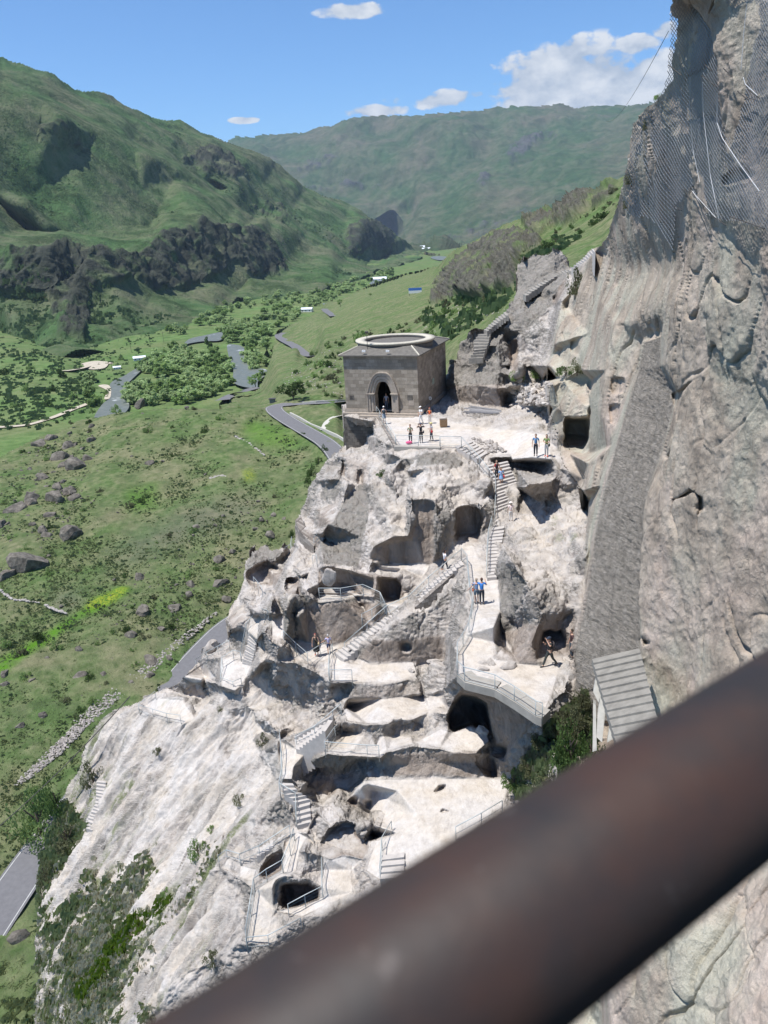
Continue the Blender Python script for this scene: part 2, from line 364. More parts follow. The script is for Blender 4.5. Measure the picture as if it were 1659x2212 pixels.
# the lowest chambers: cave floor behind the rail, and the round wall under it
K.z('B', [(230, 715), (300, 738), (450, 752), (490, 738)], [-28.4, -28.5, -28.5, -28.4], 'wb')
K.up('B', [(225, 600), (285, 545), (350, 515), (480, 500), (590, 480), (640, 488), (690, 530), (720, 590)], 'wb', [.1, .2, .2, .1, .1, .1, .2, .2], 'wt')
K.y('B', [(345, 480), (370, 482), (560, 492), (700, 517), (800, 512)], [55.0, 54.8, 54.6, 54.2, 54.4], 'cb')
K.up('B', [(360, 420), (380, 320), (500, 350), (620, 370), (700, 380), (765, 392), (810, 430), (815, 490)], 'cb', [-1, -1, -1, -.6, -.2, .2, .4, .2])
K.y('B', [(640, 300), (700, 350), (780, 350)], [55, 56, 56])
K.z('B', [(730, 530), (800, 545), (830, 520)], [-25.6, -25.3, -25.1])
K.y('B', [(830, 430), (840, 480), (900, 420), (1000, 340)], [54.5, 54.5, 54.3, 54.3])
K.y('B', [(900, 400), (960, 310), (1040, 280), (1080, 180)], [55, 55.4, 55, 56])
# staircase from the lady's platform up to the path
K.z('B', [(440, 790), (490, 745), (640, 650), (720, 595), (840, 520), (1000, 350), (1125, 262)], [-28.4, -28.3, -26.7, -26.2, -25.1, -23.8, -22.8])
K.z('B', [(505, 805), (600, 705), (650, 672), (725, 612), (850, 540), (935, 470), (1120, 312)], [-28.3, -27.2, -26.8, -26.2, -25.2, -24.5, -22.9], 'sr')
# rock rib between staircase and room floor
K.z('B', [(505, 842), (620, 850), (720, 845), (870, 838), (1026, 820)], -28.3, 'rb')
K.up('B', [(515, 790), (640, 715), (760, 720), (900, 700), (1040, 690)], 'rb', [.1, .2, .1, .2, .3])
K.up('B', [(640, 690), (740, 650), (860, 565), (960, 560), (1060, 560)], 'rb', [.6, .6, .9, 1.2, 1.2])
K.y('B', [(940, 490), (1050, 450), (1110, 380)], [51.5, 50.8, 51])
K.y('B', [(1130, 330), (1140, 450), (1085, 590), (1055, 700), (1040, 820)], [52, 48.5, 46.5, 45.5, 46])
K.z('B', [(900, 850), (885, 900), (905, 1020)], [-28.4, -28.5, -29])
K.z('B', [(910, 850), (905, 960), (925, 1022), (1012, 1020)], [-28.7, -28.9, -29.1, -29.1])
K.y('B', [(1030, 870), (1015, 1000), (1030, 1060)], [46, 45, 44.5])
# room floors stepping down towards us
K.z('B', [(410, 950), (540, 955), (720, 960), (800, 945), (850, 928), (882, 905)], -28.35, 't4')
K.up('B', [(510, 1042), (700, 1036), (800, 1030), (915, 1022)], 't4', -.3)
K.z('B', [(490, 1090), (500, 1165), (620, 1178), (740, 1172), (760, 1145), (860, 1150), (950, 1105), (1040, 1080)], -29.2, 't3')
K.up('B', [(490, 1222), (600, 1230), (660, 1240)], 't3', -.1)
K.up('B', [(670, 1290), (700, 1240), (760, 1242), (850, 1228)], 't3', [-.3, -.1, 0, 0])
K.z('B', [(395, 1335), (500, 1350), (690, 1360), (720, 1325), (860, 1290), (1000, 1310), (1100, 1335), (1200, 1335), (1275, 1270), (1262, 1242), (1180, 1182), (1080, 1200)], [-30, -30, -30, -29.8, -29.8, -29.8, -29.8, -29.8, -29.7, -29.6, -29.4, -29.4], 't2')
K.z('B', [(600, 1470), (680, 1455), (800, 1468), (1000, 1466), (1170, 1462), (1250, 1455), (1310, 1470), (1380, 1462)], [-31.7, -31.7, -31.7, -31.7, -31.7, -31.7, -31.7, -31.6], 't1')
K.up('B', [(690, 1400), (850, 1390), (1000, 1380), (1200, 1380)], 't1', .5)
# hall under the deck
K.y('B', [(1055, 1190), (1048, 1120), (1075, 1060), (1110, 1000), (1135, 975)], [42.3, 42, 41.5, 40.5, 39])
K.up('B', [(1140, 972), (1300, 1012), (1405, 1078), (1518, 1156)], 'pl', [1.2, 1.2, 1.2, .8])
K.y('B', [(1062, 1190), (1080, 1215), (1180, 1178), (1262, 1222)], [42.8, 42.4, 42.4, 42])
K.y('B', [(1285, 1050), (1275, 1150), (1290, 1290), (1360, 1325)], [40.3, 41.3, 42.2, 42])
K.y('B', [(1150, 1040), (1230, 1100), (1265, 1180)], [43, 43.5, 43])
K.y('B', [(1285, 1340), (1290, 1440)], [41.5, 41.8])
K.y('B', [(1310, 1462), (1350, 1380), (1390, 1260), (1440, 1180), (1458, 1172)], [41, 39.4, 38, 36.5, 36])
K.y('B', [(1325, 1465), (1370, 1390), (1410, 1280), (1462, 1190), (1500, 1160)], [40.6, 39, 37.2, 35.8, 35])
K.y('B', [(1560, 1300), (1480, 1500), (1400, 1640)], [35, 37, 37.5])
# lower ground of the rooms, ramps and the two cave mouths
K.z('E', [(1000, 1230), (1300, 1300), (1659, 1330)], -31.9)
K.z('.', [(780, 1700), (900, 1760), (1080, 1750)], [-32, -32.2, -32])
K.z('.', [(800, 1780), (860, 1800), (960, 1830), (1060, 1800)], [-32.9, -32.7, -32.7, -32.6])
K.z('.', [(790, 1880), (850, 1900), (1000, 1900), (1150, 1900)], [-34, -33.6, -33.4, -33.2])
K.z('H', [(1400, 800), (1420, 1050), (1300, 1250), (900, 1290)], [-34.6, -35, -35.2, -35.6])
K.z('H', [(1110, 690), (1180, 722), (1300, 680), (1400, 690), (1490, 722)], -34, 'm2')
K.up('H', [(1080, 600), (1200, 460), (1330, 370), (1440, 380), (1500, 520), (1560, 560)], 'm2', [.6, .9, 1.2, 1.2, .9, .8])
K.y('H', [(950, 480), (1060, 220), (1200, 150), (1340, 180), (1450, 200), (1560, 260), (1600, 500)], [38, 40, 40.5, 40.6, 41, 41, 40.6])
K.z('H', [(940, 860), (1100, 830), (1380, 830)], [-34.8, -34.8, -34.6])
K.z('H', [(640, 1210), (760, 1200), (870, 1180), (1060, 1120)], [-35.6, -35.6, -35.6, -35.3], 'm3')
K.up('H', [(615, 1000), (660, 910), (780, 870), (950, 930), (1060, 1000)], 'm3', [.3, .6, .8, .6, .3])
K.z('H', [(860, 450), (950, 500), (880, 640), (840, 840), (780, 850), (640, 960), (620, 1200), (560, 1400)], [-34, -34, -34.4, -34.7, -34.7, -35, -35.6, -36.2])
K.z('H', [(730, 530), (700, 840), (440, 1030), (400, 1280), (350, 1560), (550, 1550)], [-34.3, -34.7, -35.2, -35.8, -36.6, -36.5], 'we')
K.y('H', [(900, 640), (930, 760), (900, 860)], [36.4, 36.6, 36.2])
# small hollow beside the lower stair
K.z('H', [(500, 890), (560, 900), (700, 830)], [-35.6, -35.6, -35.2])
K.y('H', [(510, 760), (600, 650), (740, 560)], [38.2, 38.4, 38.8])
# block under the lower room, lower stairs
K.z('E', [(110, 800), (170, 790), (280, 875), (400, 905), (450, 900)], -31.6)
K.z('E', [(150, 1180), (250, 1180), (260, 1060), (440, 1000)], [-32.0, -32.0, -31.8, -31.6])
K.y('E', [(440, 920), (430, 1020), (480, 1100), (620, 1170), (760, 1150), (880, 1040), (1000, 1000)], [45.5, 44.6, 44, 43.4, 43.4, 43, 43])
K.y('E', [(400, 1170), (500, 1280), (590, 1335), (700, 1260), (800, 1280), (950, 1170)], [43.7, 43.6, 43.4, 42.8, 42.4, 42.2])
K.z('E', [(130, 1340), (290, 1430), (300, 1640)], [-32.6, -33.2, -33.9])
K.z('E', [(400, 1200), (330, 1330), (480, 1440), (420, 1640)], [-32.3, -32.8, -33.2, -33.9])
K.y('E', [(520, 1360), (480, 1440), (430, 1650)], [42.6, 41.2, 39.6])
K.y('E', [(600, 1340), (720, 1270)], [42.3, 42])
K.y('E', [(800, 1380), (860, 1460), (1020, 1480), (1050, 1300)], [41.4, 40.8, 40.6, 41.5])
K.z('E', [(560, 700), (530, 900), (300, 880)], [-29.8, -31.4, -31.6])
K.z('E', [(740, 505), (790, 480), (570, 690), (310, 870)], [-29.2, -29.2, -30.2, -31.5])
K.z('E', [(660, 570), (280, 790)], [-29.4, -31.5])
K.y('E', [(130, 760), (330, 700), (500, 600), (700, 550), (790, 470)], [49.6, 49.4, 49.0, 48.6, 48.6])
K.y('E', [(500, 490), (600, 400), (770, 300)], [49.2, 49.0, 48.4])
K.y('E', [(100, 780), (200, 660), (330, 640), (480, 520), (520, 450)], [49.4, 49.6, 49.8, 49.8, 49.5])
# lady's platform and the way down the left
K.z('C', [(960, 1045), (900, 1070), (980, 1190), (1090, 1290), (1230, 1200), (1320, 1180), (1340, 1300)], [-28.4, -28.4, -28.5, -28.6, -28.6, -28.6, -28.6])
K.z('C', [(860, 800), (860, 1050), (740, 1040), (740, 850)], [-27.6, -28.3, -28.3, -27.6])
K.z('C', [(1340, 1460), (1340, 1300), (1470, 1200)], [-28.4, -28.5, -28.4])
K.y('C', [(720, 800), (760, 640), (870, 580), (1030, 420), (1150, 380)], [53, 54.5, 55, 56.5, 57.5])
K.y('C', [(880, 780), (930, 620), (1060, 560), (1160, 640)], [50.5, 51.6, 52.5, 52])
K.y('C', [(870, 980), (900, 860), (1000, 800)], [50.2, 50.4, 50.6])
K.z('C', [(450, 1260), (530, 1290), (600, 1080), (620, 840), (530, 820), (500, 960)], [-33.4, -33.4, -31.6, -30.3, -30.2, -31.2])
K.z('C', [(235, 1230), (440, 1185), (540, 1300), (500, 1400), (380, 1560), (250, 1510), (235, 1230)], [-33.6, -33.5, -33.5, -34, -34.4, -34.2, -33.6])
K.y('C', [(600, 1060), (660, 950), (720, 1040), (800, 1080), (870, 1080)], [54, 53, 51, 50, 50])
K.y('C', [(620, 1290), (780, 1270), (980, 1280), (1200, 1400)], [52.5, 50.5, 49.5, 48.7])
K.y('C', [(500, 700), (560, 800), (620, 780), (720, 600), (700, 560)], [60, 59, 58, 58.5, 60])
K.y('C', [(280, 800), (350, 740), (480, 720), (520, 650), (640, 640)], [64, 65, 64, 62.5, 61])
K.y('C', [(290, 820), (340, 960), (430, 870), (490, 800)], [62.5, 60.5, 60.5, 61])
K.y('C', [(470, 240), (470, 500), (400, 640), (290, 800)], [70, 68, 66.5, 64])
K.y('C', [(470, 500), (540, 520), (640, 570), (740, 530)], [68, 66, 65, 65])
K.y('C', [(480, 360), (560, 290), (700, 340), (840, 360)], [68.5, 68.5, 68, 67])
K.y('C', [(470, 240), (580, 110), (700, 130), (840, 130), (900, 60)], [71, 72, 72, 71, 71])
K.y('C', [(860, 180), (960, 100), (1000, 60)], [70, 69.5, 69])
K.y('C', [(830, 470), (900, 300), (1000, 150)], [61, 64, 67])
K.y('C', [(780, 640), (830, 480), (870, 440), (1020, 430)], [57, 60, 59.5, 58.5])
K.y('C', [(870, 590), (1000, 610), (1030, 450)], [56, 55.6, 57])
K.y('C', [(1230, 300), (1100, 380), (1050, 440)], [58.5, 59, 58.5])
K.y('C', [(1140, 340), (1190, 240), (1240, 60)], [60, 62, 64.5])
K.y('V', [(330, 770), (430, 830), (520, 870)], [71, 67.5, 65.5])
K.y('V', [(320, 870), (440, 960), (480, 1000)], [70, 66.5, 64])
# left outline from the church down to the road
K.y('V', [(668, 190), (640, 235), (520, 330), (440, 440), (395, 520), (360, 640), (330, 770), (290, 920), (250, 1010)], [78, 78, 78, 78, 78, 78, 76, 74, 72])
K.y('V', [(500, 600), (560, 500), (640, 330)], [72, 73, 75])
K.y('V', [(470, 790), (480, 650), (590, 600)], [68.5, 70, 69])
K.y('C', [(290, 800), (340, 970), (300, 1060), (220, 1140), (60, 1170), (0, 1240)], [64.5, 62.5, 63.5, 65, 66, 67])
K.z('N', [(820, 1450), (690, 1520), (480, 1620)], [-41, -43, -45.5])
K.z('N', [(900, 1390), (1010, 1410), (1110, 1470), (1180, 1480)], [-37.5, -36.5, -35.8, -35])
K.z('N', [(680, 1540), (780, 1600), (900, 1640), (960, 1600), (900, 1500), (770, 1490)], [-41.2, -40.6, -39.8, -39, -38.8, -40.8])
K.y('N', [(890, 1480), (1010, 1400), (1000, 1500)], [66.5, 66, 64.3])
K.z('N', [(1080, 1560), (1200, 1540), (1290, 1620)], [-37, -35.5, -34])
K.y('N', [(1230, 1420), (1310, 1340), (1330, 1500), (1280, 1640)], [57.5, 56, 54.8, 54.5])
# the long slope
K.z('M', [(0, 0), (0, 0)][:0] or [(480, 240), (425, 340), (400, 470), (330, 560), (320, 640), (270, 780), (210, 900), (185, 1100), (170, 1300), (180, 1725)], [-45.5, -47.5, -49, -51, -52, -54, -56, -57.5, -58.5, -60])
K.z('M', [(900, 250), (700, 560), (620, 860), (460, 1080), (300, 1400)], [-39.5, -44, -47, -50.5, -54])
K.z('M', [(1110, 180), (1080, 420), (900, 760), (760, 1160), (560, 1480), (500, 1725)], [-36.5, -38.5, -42.5, -45, -49, -50])
K.z('M', [(1290, 200), (1260, 400), (1130, 720), (1060, 960)], [-34.3, -35.8, -38, -39.2])
K.z('M', [(1375, 300), (1380, 560), (1250, 740), (1080, 950), (1200, 1100), (1180, 1330), (900, 1480), (700, 1725)], [-32.4, -33.6, -36, -38.3, -37, -37.6, -42, -46.5])
K.z('M', [(1190, 880), (1080, 890)], [-37, -38])
K.z('.', [(300, 2240), (600, 2240), (900, 2240), (1300, 2240)], [-46.9, -40.8, -37.6, -35.5])
K.z('.', [(70, 2240), (20, 2240)], [-61, -62])
K.y('.', [(1240, 1700), (1300, 1900), (1320, 2240)], [28, 24, 20])
K.y('.', [(1700, 2240), (1700, 1500), (1700, 900), (1700, 400), (1700, -20), (1450, -20), (1375, -20)], [15, 22, 24.5, 26, 27, 29.2, 31])
K.y('.', [(1560, 2240), (1440, 2000)], [16.8, 20])
K.build(0, 1700, -16, 2236, 1.7)
# ------------------------------------------------------------------ rock: outline, chambers, weathering
def P_(t, *pts): return cv(t, pts)
outline = (P_('T', (1110, -26), (1125, 0), (1100, 30), (1108, 90), (1140, 110), (1130, 180), (1112, 260), (1096, 340), (1085, 440), (1066, 490), (1052, 520), (1030, 560), (1005, 580), (960, 625), (925, 660), (893, 700), (878, 800), (868, 860), (842, 960), (832, 1040), (812, 1120), (790, 1190), (745, 1330), (705, 1400), (668, 1418))
  + P_('Y', (1362, 70), (1300, 118), (1260, 160), (1200, 228), (1158, 215), (1150, 150), (1100, 100), (1085, 88), (1040, 80), (1000, 118), (960, 132), (870, 128), (800, 150), (768, 205), (752, 262), (758, 340), (762, 380), (748, 430), (725, 470), (695, 500), (672, 570), (640, 590), (580, 645), (500, 718), (464, 712), (430, 698), (376, 712), (350, 782), (300, 830), (270, 940), (240, 948), (212, 960), (203, 1000), (196, 1060), (150, 1100))
  + P_('.', (950, 850), (742, 872), (741, 940), (744, 960)) + P_('V', (655, 195), (620, 225), (560, 265), (500, 350), (450, 400), (420, 460), (400, 500), (385, 560), (370, 620), (345, 690), (325, 760), (312, 820), (296, 900), (280, 930), (250, 900), (200, 930), (130, 945), (100, 910), (40, 930), (0, 960), (-60, 1000))
  + P_('C', (600, 110), (560, 118), (500, 175), (470, 250), (462, 340), (470, 420), (430, 560), (380, 650), (330, 720), (280, 790), (275, 830), (300, 880), (330, 930), (300, 1010), (240, 1110), (200, 1070), (70, 1120), (40, 1180), (30, 1230), (0, 1250))
  + P_('N', (980, 1300), (900, 1400), (860, 1440), (800, 1460), (760, 1480), (700, 1490), (690, 1515), (600, 1540), (520, 1580), (480, 1620))
  + P_('M', (470, 215), (440, 290), (400, 380), (395, 470), (330, 540), (322, 640), (290, 700), (255, 790), (215, 870), (205, 960), (190, 1080), (175, 1200), (188, 1290), (165, 1400), (200, 1520), (170, 1760))
  + [(130, 2260), (1720, 2260), (1720, -30), (1420, -30)])
G0 = nanblur(K.G, .9)
_w = K.poly('.', [(1440, -30), (1445, 150), (1400, 240), (1370, 350), (1310, 500), (1290, 620), (1340, 700), (1440, 690), (1475, 860), (1400, 1080), (1395, 1300), (1400, 1560), (1420, 2260), (1720, 2260), (1720, -30)], 14)
_gb = nanblur(K.G, 16); G0 = np.where(np.isfinite(G0), G0*(1-_w)+np.nan_to_num(_gb)*_w, np.nan)
nz = perlin(np.stack([K.X.ravel()*.06, K.Y.ravel()*.06, K.X.ravel()*0], 1)).reshape(K.X.shape)
nz2 = perlin(np.stack([K.X.ravel()*.06+40, K.Y.ravel()*.06, K.X.ravel()*0+3], 1)).reshape(K.X.shape)
K.Gs = G0
inside = K.poly('.', [(p[0]*1.0, p[1]) for p in outline], 0, K.X+nz*3, K.Y+nz2*3) > .5 if False else None
def rawpoly(pts, X, Y):
    r = np.zeros(X.shape, bool); n = len(pts)
    for k in range(n):
        ax, ay = pts[k]; bx, by = pts[(k+1) % n]
        if ay == by: continue
        r ^= ((ay > Y) != (by > Y)) & (X < (bx-ax)*(Y-ay)/(by-ay)+ax)
    return r
rockin = rawpoly(outline, K.X+nz*3, K.Y+nz2*3)
Yw = lambda G: (ray(K.X, K.Y)[..., 1]/G)
RAY = ray(K.X, K.Y); RF = RAY @ Fw
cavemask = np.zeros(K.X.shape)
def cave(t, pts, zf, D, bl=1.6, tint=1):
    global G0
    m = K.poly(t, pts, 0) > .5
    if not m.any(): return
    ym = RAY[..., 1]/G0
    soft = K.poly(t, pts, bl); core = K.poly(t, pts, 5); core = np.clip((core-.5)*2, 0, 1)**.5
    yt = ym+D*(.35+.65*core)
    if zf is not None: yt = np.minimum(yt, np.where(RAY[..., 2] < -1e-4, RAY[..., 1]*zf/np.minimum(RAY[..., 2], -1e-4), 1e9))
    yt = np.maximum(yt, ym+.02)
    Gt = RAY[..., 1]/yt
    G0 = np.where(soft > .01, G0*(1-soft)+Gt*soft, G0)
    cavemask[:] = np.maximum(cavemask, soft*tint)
K.G = G0.copy()
cave('X', [(315, 1352), (430, 1362), (555, 1345), (552, 1560), (515, 1610), (480, 1712), (380, 1700), (310, 1640)], -16.9, 5)
cave('K', [(1020, 480), (1160, 470), (1290, 400), (1292, 830), (1180, 822), (1100, 840), (985, 820), (960, 700)], -23, 1.2, 3, .6)
cave('K', [(1030, 590), (1090, 575), (1130, 590), (1190, 575), (1225, 620), (1228, 720), (1190, 800), (1130, 830), (985, 820), (1000, 740), (1015, 650)], -23, 6)
cave('V', [(1500, 640), (1660, 620), (1700, 700), (1655, 880), (1600, 915), (1505, 880)], -22.7, 2.2)
cave('C', [(870, 440), (1020, 440), (1015, 600), (950, 612), (880, 580)], None, 2.6)
cave('C', [(480, 400), (560, 330), (700, 260), (860, 360), (760, 530), (690, 500), (600, 520), (520, 510)], None, 2.2, 2.5)
cave('V', [(920, 1160), (1060, 1165), (1110, 1220), (1085, 1320), (1000, 1320), (940, 1280)], None, 1.8)
cave('V', [(470, 1090), (620, 1080), (780, 1130), (900, 1170), (900, 1290), (500, 1290), (485, 1200)], -25.55, 1.4, 2, .8)
cave('V', [(580, 665), (600, 655), (595, 700), (578, 710)], None, 1)
cave('H', [(1060, 600), (1160, 450), (1250, 380), (1340, 360), (1440, 380), (1440, 470), (1500, 520), (1560, 545), (1500, 715), (1400, 690), (1300, 680), (1210, 720), (1120, 690)], -34, 4)
cave('H', [(700, 980), (780, 960), (900, 960), (960, 940), (1070, 1020), (1070, 1110), (860, 1185), (760, 1200), (690, 1180)], None, 2)
cave('H', [(500, 890), (500, 820), (600, 690), (700, 640), (735, 700), (700, 830), (560, 900)], None, 1.1)
cave('B', [(1055, 1190), (1050, 1130), (1075, 1060), (1120, 1012), (1200, 1020), (1262, 1060), (1280, 1200), (1270, 1225), (1180, 1180), (1080, 1215)], None, 3, 2)
cave('X', [(770, 950), (905, 962), (900, 1120), (830, 1100), (765, 1130)], None, .7, 1.6, .4)
cave('X', [(745, 1225), (865, 1215), (822, 1410), (738, 1400)], None, .7, 1.6, .4)
cave('X', [(365, 590), (450, 560), (455, 745), (350, 705)], None, 1.2)
cave('X', [(1355, 1110), (1480, 1060), (1600, 970), (1500, 1100), (1440, 1180), (1412, 1285), (1370, 1200)], None, .8, 1.6)
cave('S', [(1035, 850), (1130, 790), (1190, 840), (1195, 900), (1165, 940), (1150, 830), (1040, 868)], None, .7, 1)
cave('S', [(860, 1570), (915, 1610), (880, 1625)], None, .7, 1)
cave('V', [(652, 285), (682, 300), (684, 405), (655, 400)], None, 1.5, .8)
cave('V', [(775, 362), (800, 355), (816, 372), (815, 470), (776, 468)], None, 1.5, .8)
cave('A', [(1135, 1130), (1210, 1100), (1290, 1060), (1330, 1100), (1335, 1190), (1260, 1170), (1230, 1250), (1125, 1250)], None, 1.0, 3, .4)
cave('D', [(625, 1080), (690, 1060), (740, 1090), (735, 1150), (690, 1170), (625, 1150)], None, .9, 2.5)
cave('B', [(550, 520), (610, 530), (600, 560), (570, 550)], None, .8)
cave('E', [(1300, 610), (1330, 580), (1340, 620), (1300, 650)], -31, .6, 1)
cave('G', [(130, 1300), (180, 1240), (240, 1230), (245, 1270), (170, 1310)], None, .9, 1)
cave('G', [(190, 1500), (210, 1470), (285, 1495), (220, 1510)], None, .6, 1)
cave('E', [(800, 1400), (860, 1350), (900, 1360), (880, 1460)], None, .9, 1.5)
cave('E', [(950, 1380), (1040, 1390), (1030, 1480), (980, 1460)], None, .8, 1.5)
cave('Y', [(700, 800), (760, 800), (770, 1000), (740, 1060), (710, 1050), (700, 900)], None, 2, 2)
cave('Y', [(1035, 470), (1140, 300), (1130, 400), (1050, 540)], None, 3, 2)
cave('T', [(1370, 1030), (1470, 960), (1560, 1000), (1430, 1060)], None, .8, 3, .3)
# flat walked floors
floors = [('A', [(355, 735), (465, 885), (705, 890), (820, 893), (900, 900), (960, 935), (1080, 930), (1095, 965), (1200, 965), (1300, 962), (1290, 830), (1100, 800), (960, 790), (800, 760), (620, 730), (500, 720)]),
 ('B', [(1125, 225), (1185, 215), (1230, 335), (1262, 395), (1320, 395), (1330, 560), (1298, 740), (1296, 825), (1430, 850), (1540, 862), (1662, 830), (1610, 1000), (1550, 1150), (1520, 1135), (1405, 1058), (1300, 993), (1140, 950), (1100, 912), (1100, 805), (1135, 700), (1185, 560), (1168, 450), (1152, 290)]),
 ('B', [(510, 850), (620, 856), (720, 850), (866, 843), (880, 905), (845, 925), (800, 940), (720, 955), (540, 950), (420, 945), (440, 800)]),
 ('B', [(515, 1045), (700, 1040), (800, 1034), (1000, 1030), (1035, 1075), (950, 1100), (860, 1145), (740, 1168), (620, 1172), (505, 1160), (490, 1090)]),
 ('B', [(495, 1225), (640, 1240), (660, 1295), (680, 1240), (850, 1240), (860, 1285), (720, 1318), (690, 1355), (500, 1345), (400, 1330), (440, 1240)]),
 ('B', [(1010, 1200), (1080, 1220), (1180, 1182), (1260, 1240), (1272, 1270), (1200, 1325), (1000, 1300), (860, 1280), (940, 1240)]),
 ('B', [(600, 1475), (800, 1472), (1170, 1466), (1380, 1466), (1330, 1640), (950, 1660), (640, 1640), (520, 1560)]),
 ('.', [(780, 1700), (1080, 1690), (1060, 1760), (940, 1860), (820, 1900), (790, 1880), (830, 1760)]),
 ('B', [(235, 722), (300, 742), (450, 757), (490, 745), (440, 790), (420, 830), (290, 850), (240, 770)]),
 ('B', [(100, 620), (165, 600), (165, 720), (105, 700)]),
 ('B', [(350, 510), (480, 500), (640, 485), (640, 470), (500, 478), (370, 480)]), ('B', [(700, 525), (800, 520), (840, 505), (730, 585)]),
 ('V', [(1310, 1064), (1160, 1062), (920, 1078), (960, 1130), (1110, 1095), (1250, 1160), (1300, 1100)]),
 ('C', [(235, 1235), (440, 1190), (540, 1300), (500, 1400), (380, 1555), (250, 1505)]), ('C', [(530, 830), (620, 840), (600, 1060), (500, 1100), (500, 960)]),
 ('E', [(110, 800), (170, 790), (280, 875), (450, 900), (440, 1000), (260, 1060), (250, 1180), (150, 1180)]),
 ('H', [(860, 450), (950, 500), (880, 640), (840, 840), (640, 960), (620, 1200), (560, 1500), (350, 1560), (400, 1280), (440, 1030), (700, 840), (730, 530)]),
 ('H', [(1110, 700), (1180, 728), (1300, 690), (1490, 728), (1380, 850), (1400, 1050), (900, 1290), (640, 1230), (870, 1190), (1070, 1120), (1100, 850)]),
 ('H', [(300, 780), (450, 820), (420, 950), (280, 900)]), ('N', [(900, 1400), (1010, 1330), (1060, 1400), (960, 1430)]),
 ('N', [(700, 1545), (900, 1640), (960, 1600), (900, 1510), (770, 1500)])]
fl = np.zeros(K.X.shape)
for t, p in floors: fl = np.maximum(fl, K.poly(t, p, 1.2))
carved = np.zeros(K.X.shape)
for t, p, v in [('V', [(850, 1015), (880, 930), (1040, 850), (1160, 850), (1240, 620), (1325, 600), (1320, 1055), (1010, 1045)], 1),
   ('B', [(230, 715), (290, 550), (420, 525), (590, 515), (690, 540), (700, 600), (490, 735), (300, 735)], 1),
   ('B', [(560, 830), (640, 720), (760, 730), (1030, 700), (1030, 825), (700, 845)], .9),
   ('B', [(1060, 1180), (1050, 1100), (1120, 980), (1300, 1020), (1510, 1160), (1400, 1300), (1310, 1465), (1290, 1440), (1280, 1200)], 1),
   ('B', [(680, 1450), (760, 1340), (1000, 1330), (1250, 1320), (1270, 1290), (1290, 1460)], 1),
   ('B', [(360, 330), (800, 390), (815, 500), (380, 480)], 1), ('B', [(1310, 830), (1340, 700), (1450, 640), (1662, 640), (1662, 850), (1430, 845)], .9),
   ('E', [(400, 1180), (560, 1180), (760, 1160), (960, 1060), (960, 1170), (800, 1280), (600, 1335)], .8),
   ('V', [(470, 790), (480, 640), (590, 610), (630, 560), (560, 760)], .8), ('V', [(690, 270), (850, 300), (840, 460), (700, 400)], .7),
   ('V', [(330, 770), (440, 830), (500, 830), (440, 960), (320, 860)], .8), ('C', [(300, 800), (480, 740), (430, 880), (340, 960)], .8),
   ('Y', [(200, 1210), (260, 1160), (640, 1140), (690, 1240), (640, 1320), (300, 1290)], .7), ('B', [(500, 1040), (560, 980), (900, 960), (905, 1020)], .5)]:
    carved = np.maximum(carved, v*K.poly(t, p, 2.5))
chis = K.poly('.', [(1388, 738), (1378, 800), (1358, 860), (1330, 960), (1305, 1050), (1285, 1150), (1270, 1250), (1252, 1340), (1240, 1400), (1240, 1500), (1262, 1560), (1385, 1560), (1378, 1400), (1385, 1200), (1392, 1080), (1415, 1010), (1440, 930), (1460, 850), (1425, 790), (1425, 725)], 1.5)
cliffm = K.poly('.', [(1310, 465), (1262, 570), (1212, 660), (1180, 800), (1190, 900), (1215, 1000), (1270, 1080), (1262, 1200), (1240, 1400), (1240, 1560), (1100, 2240), (1720, 2240), (1720, -20), (1300, -20)], 5)
outer = K.poly('M', [(480, 240), (700, 150), (1080, 100), (1230, 0), (1290, 60), (1370, 300), (1380, 560), (1100, 900), (1180, 1330), (700, 1760), (150, 1760), (180, 1000), (420, 400)], 8)
P0 = RAY/G0[..., None]
okr = rockin & np.isfinite(G0)
N0 = grid_normals(np.nan_to_num(RAY/nanblur(G0, 1.5)[..., None]))
nf = [np.nan_to_num(gblur(np.nan_to_num(N0[..., i]), 2)) for i in range(3)]
N0 = np.stack(nf, 2); N0 /= np.maximum(np.linalg.norm(N0, axis=2, keepdims=True), 1e-9)
idx = okr
p = P0[idx]; n0 = N0[idx]
flr = fl[idx]; crv = carved[idx]; chs = chis[idx]; clf = cliffm[idx]; out = outer[idx]; cvm = cavemask[idx]
# outer slope and cliff are drawn out downhill, the rooms weather in rounded lumps
dn = np.array([-.62, -.25, -.74]); dn /= np.linalg.norm(dn)
po = p-.8*(p @ dn)[:, None]*dn
dc = np.array([-.12, -.25, -.96]); dc /= np.linalg.norm(dc)
pc = p-.62*(p @ dc)[:, None]*dc
pr = p*np.array([1, 1, .6])
def bill(P, f, o, g=.5):
    s = np.zeros(len(P), np.float32); a = 1.; Q = P*f
    for k in range(o):
        s += a*(np.abs(perlin(Q+9.1*k))*2-.6); Q = Q*2.07; a *= g
    return s
wr = p+.5*np.stack([perlin(p*.5), perlin(p*.5+31), perlin(p*.5+67)], 1)
h_rooms = .26*bill(wr*np.array([1, 1, .55]), .33, 4, .42)+.11*bill(wr, 1.5, 4, .6)+.05*fbm(p*np.array([1, 1, .45]), 2.2, 3, .6, ridge=True)-.05
h_outer = .46*fbm(po, .30, 4, .55)+.34*bill(po, .8, 4, .6)
h_cliff = .22*bill(pc, .17, 2, .5)+.45*fbm(pc, .09, 3)+.09*fbm(p*np.array([1, 1, .7]), .7, 4, .55, ridge=True)+.03*fbm(p, 2.5, 3)-.05
ck = perlin(pc*np.array([.5, .5, .5])+5.5); ck2 = perlin(pr*.45+77)
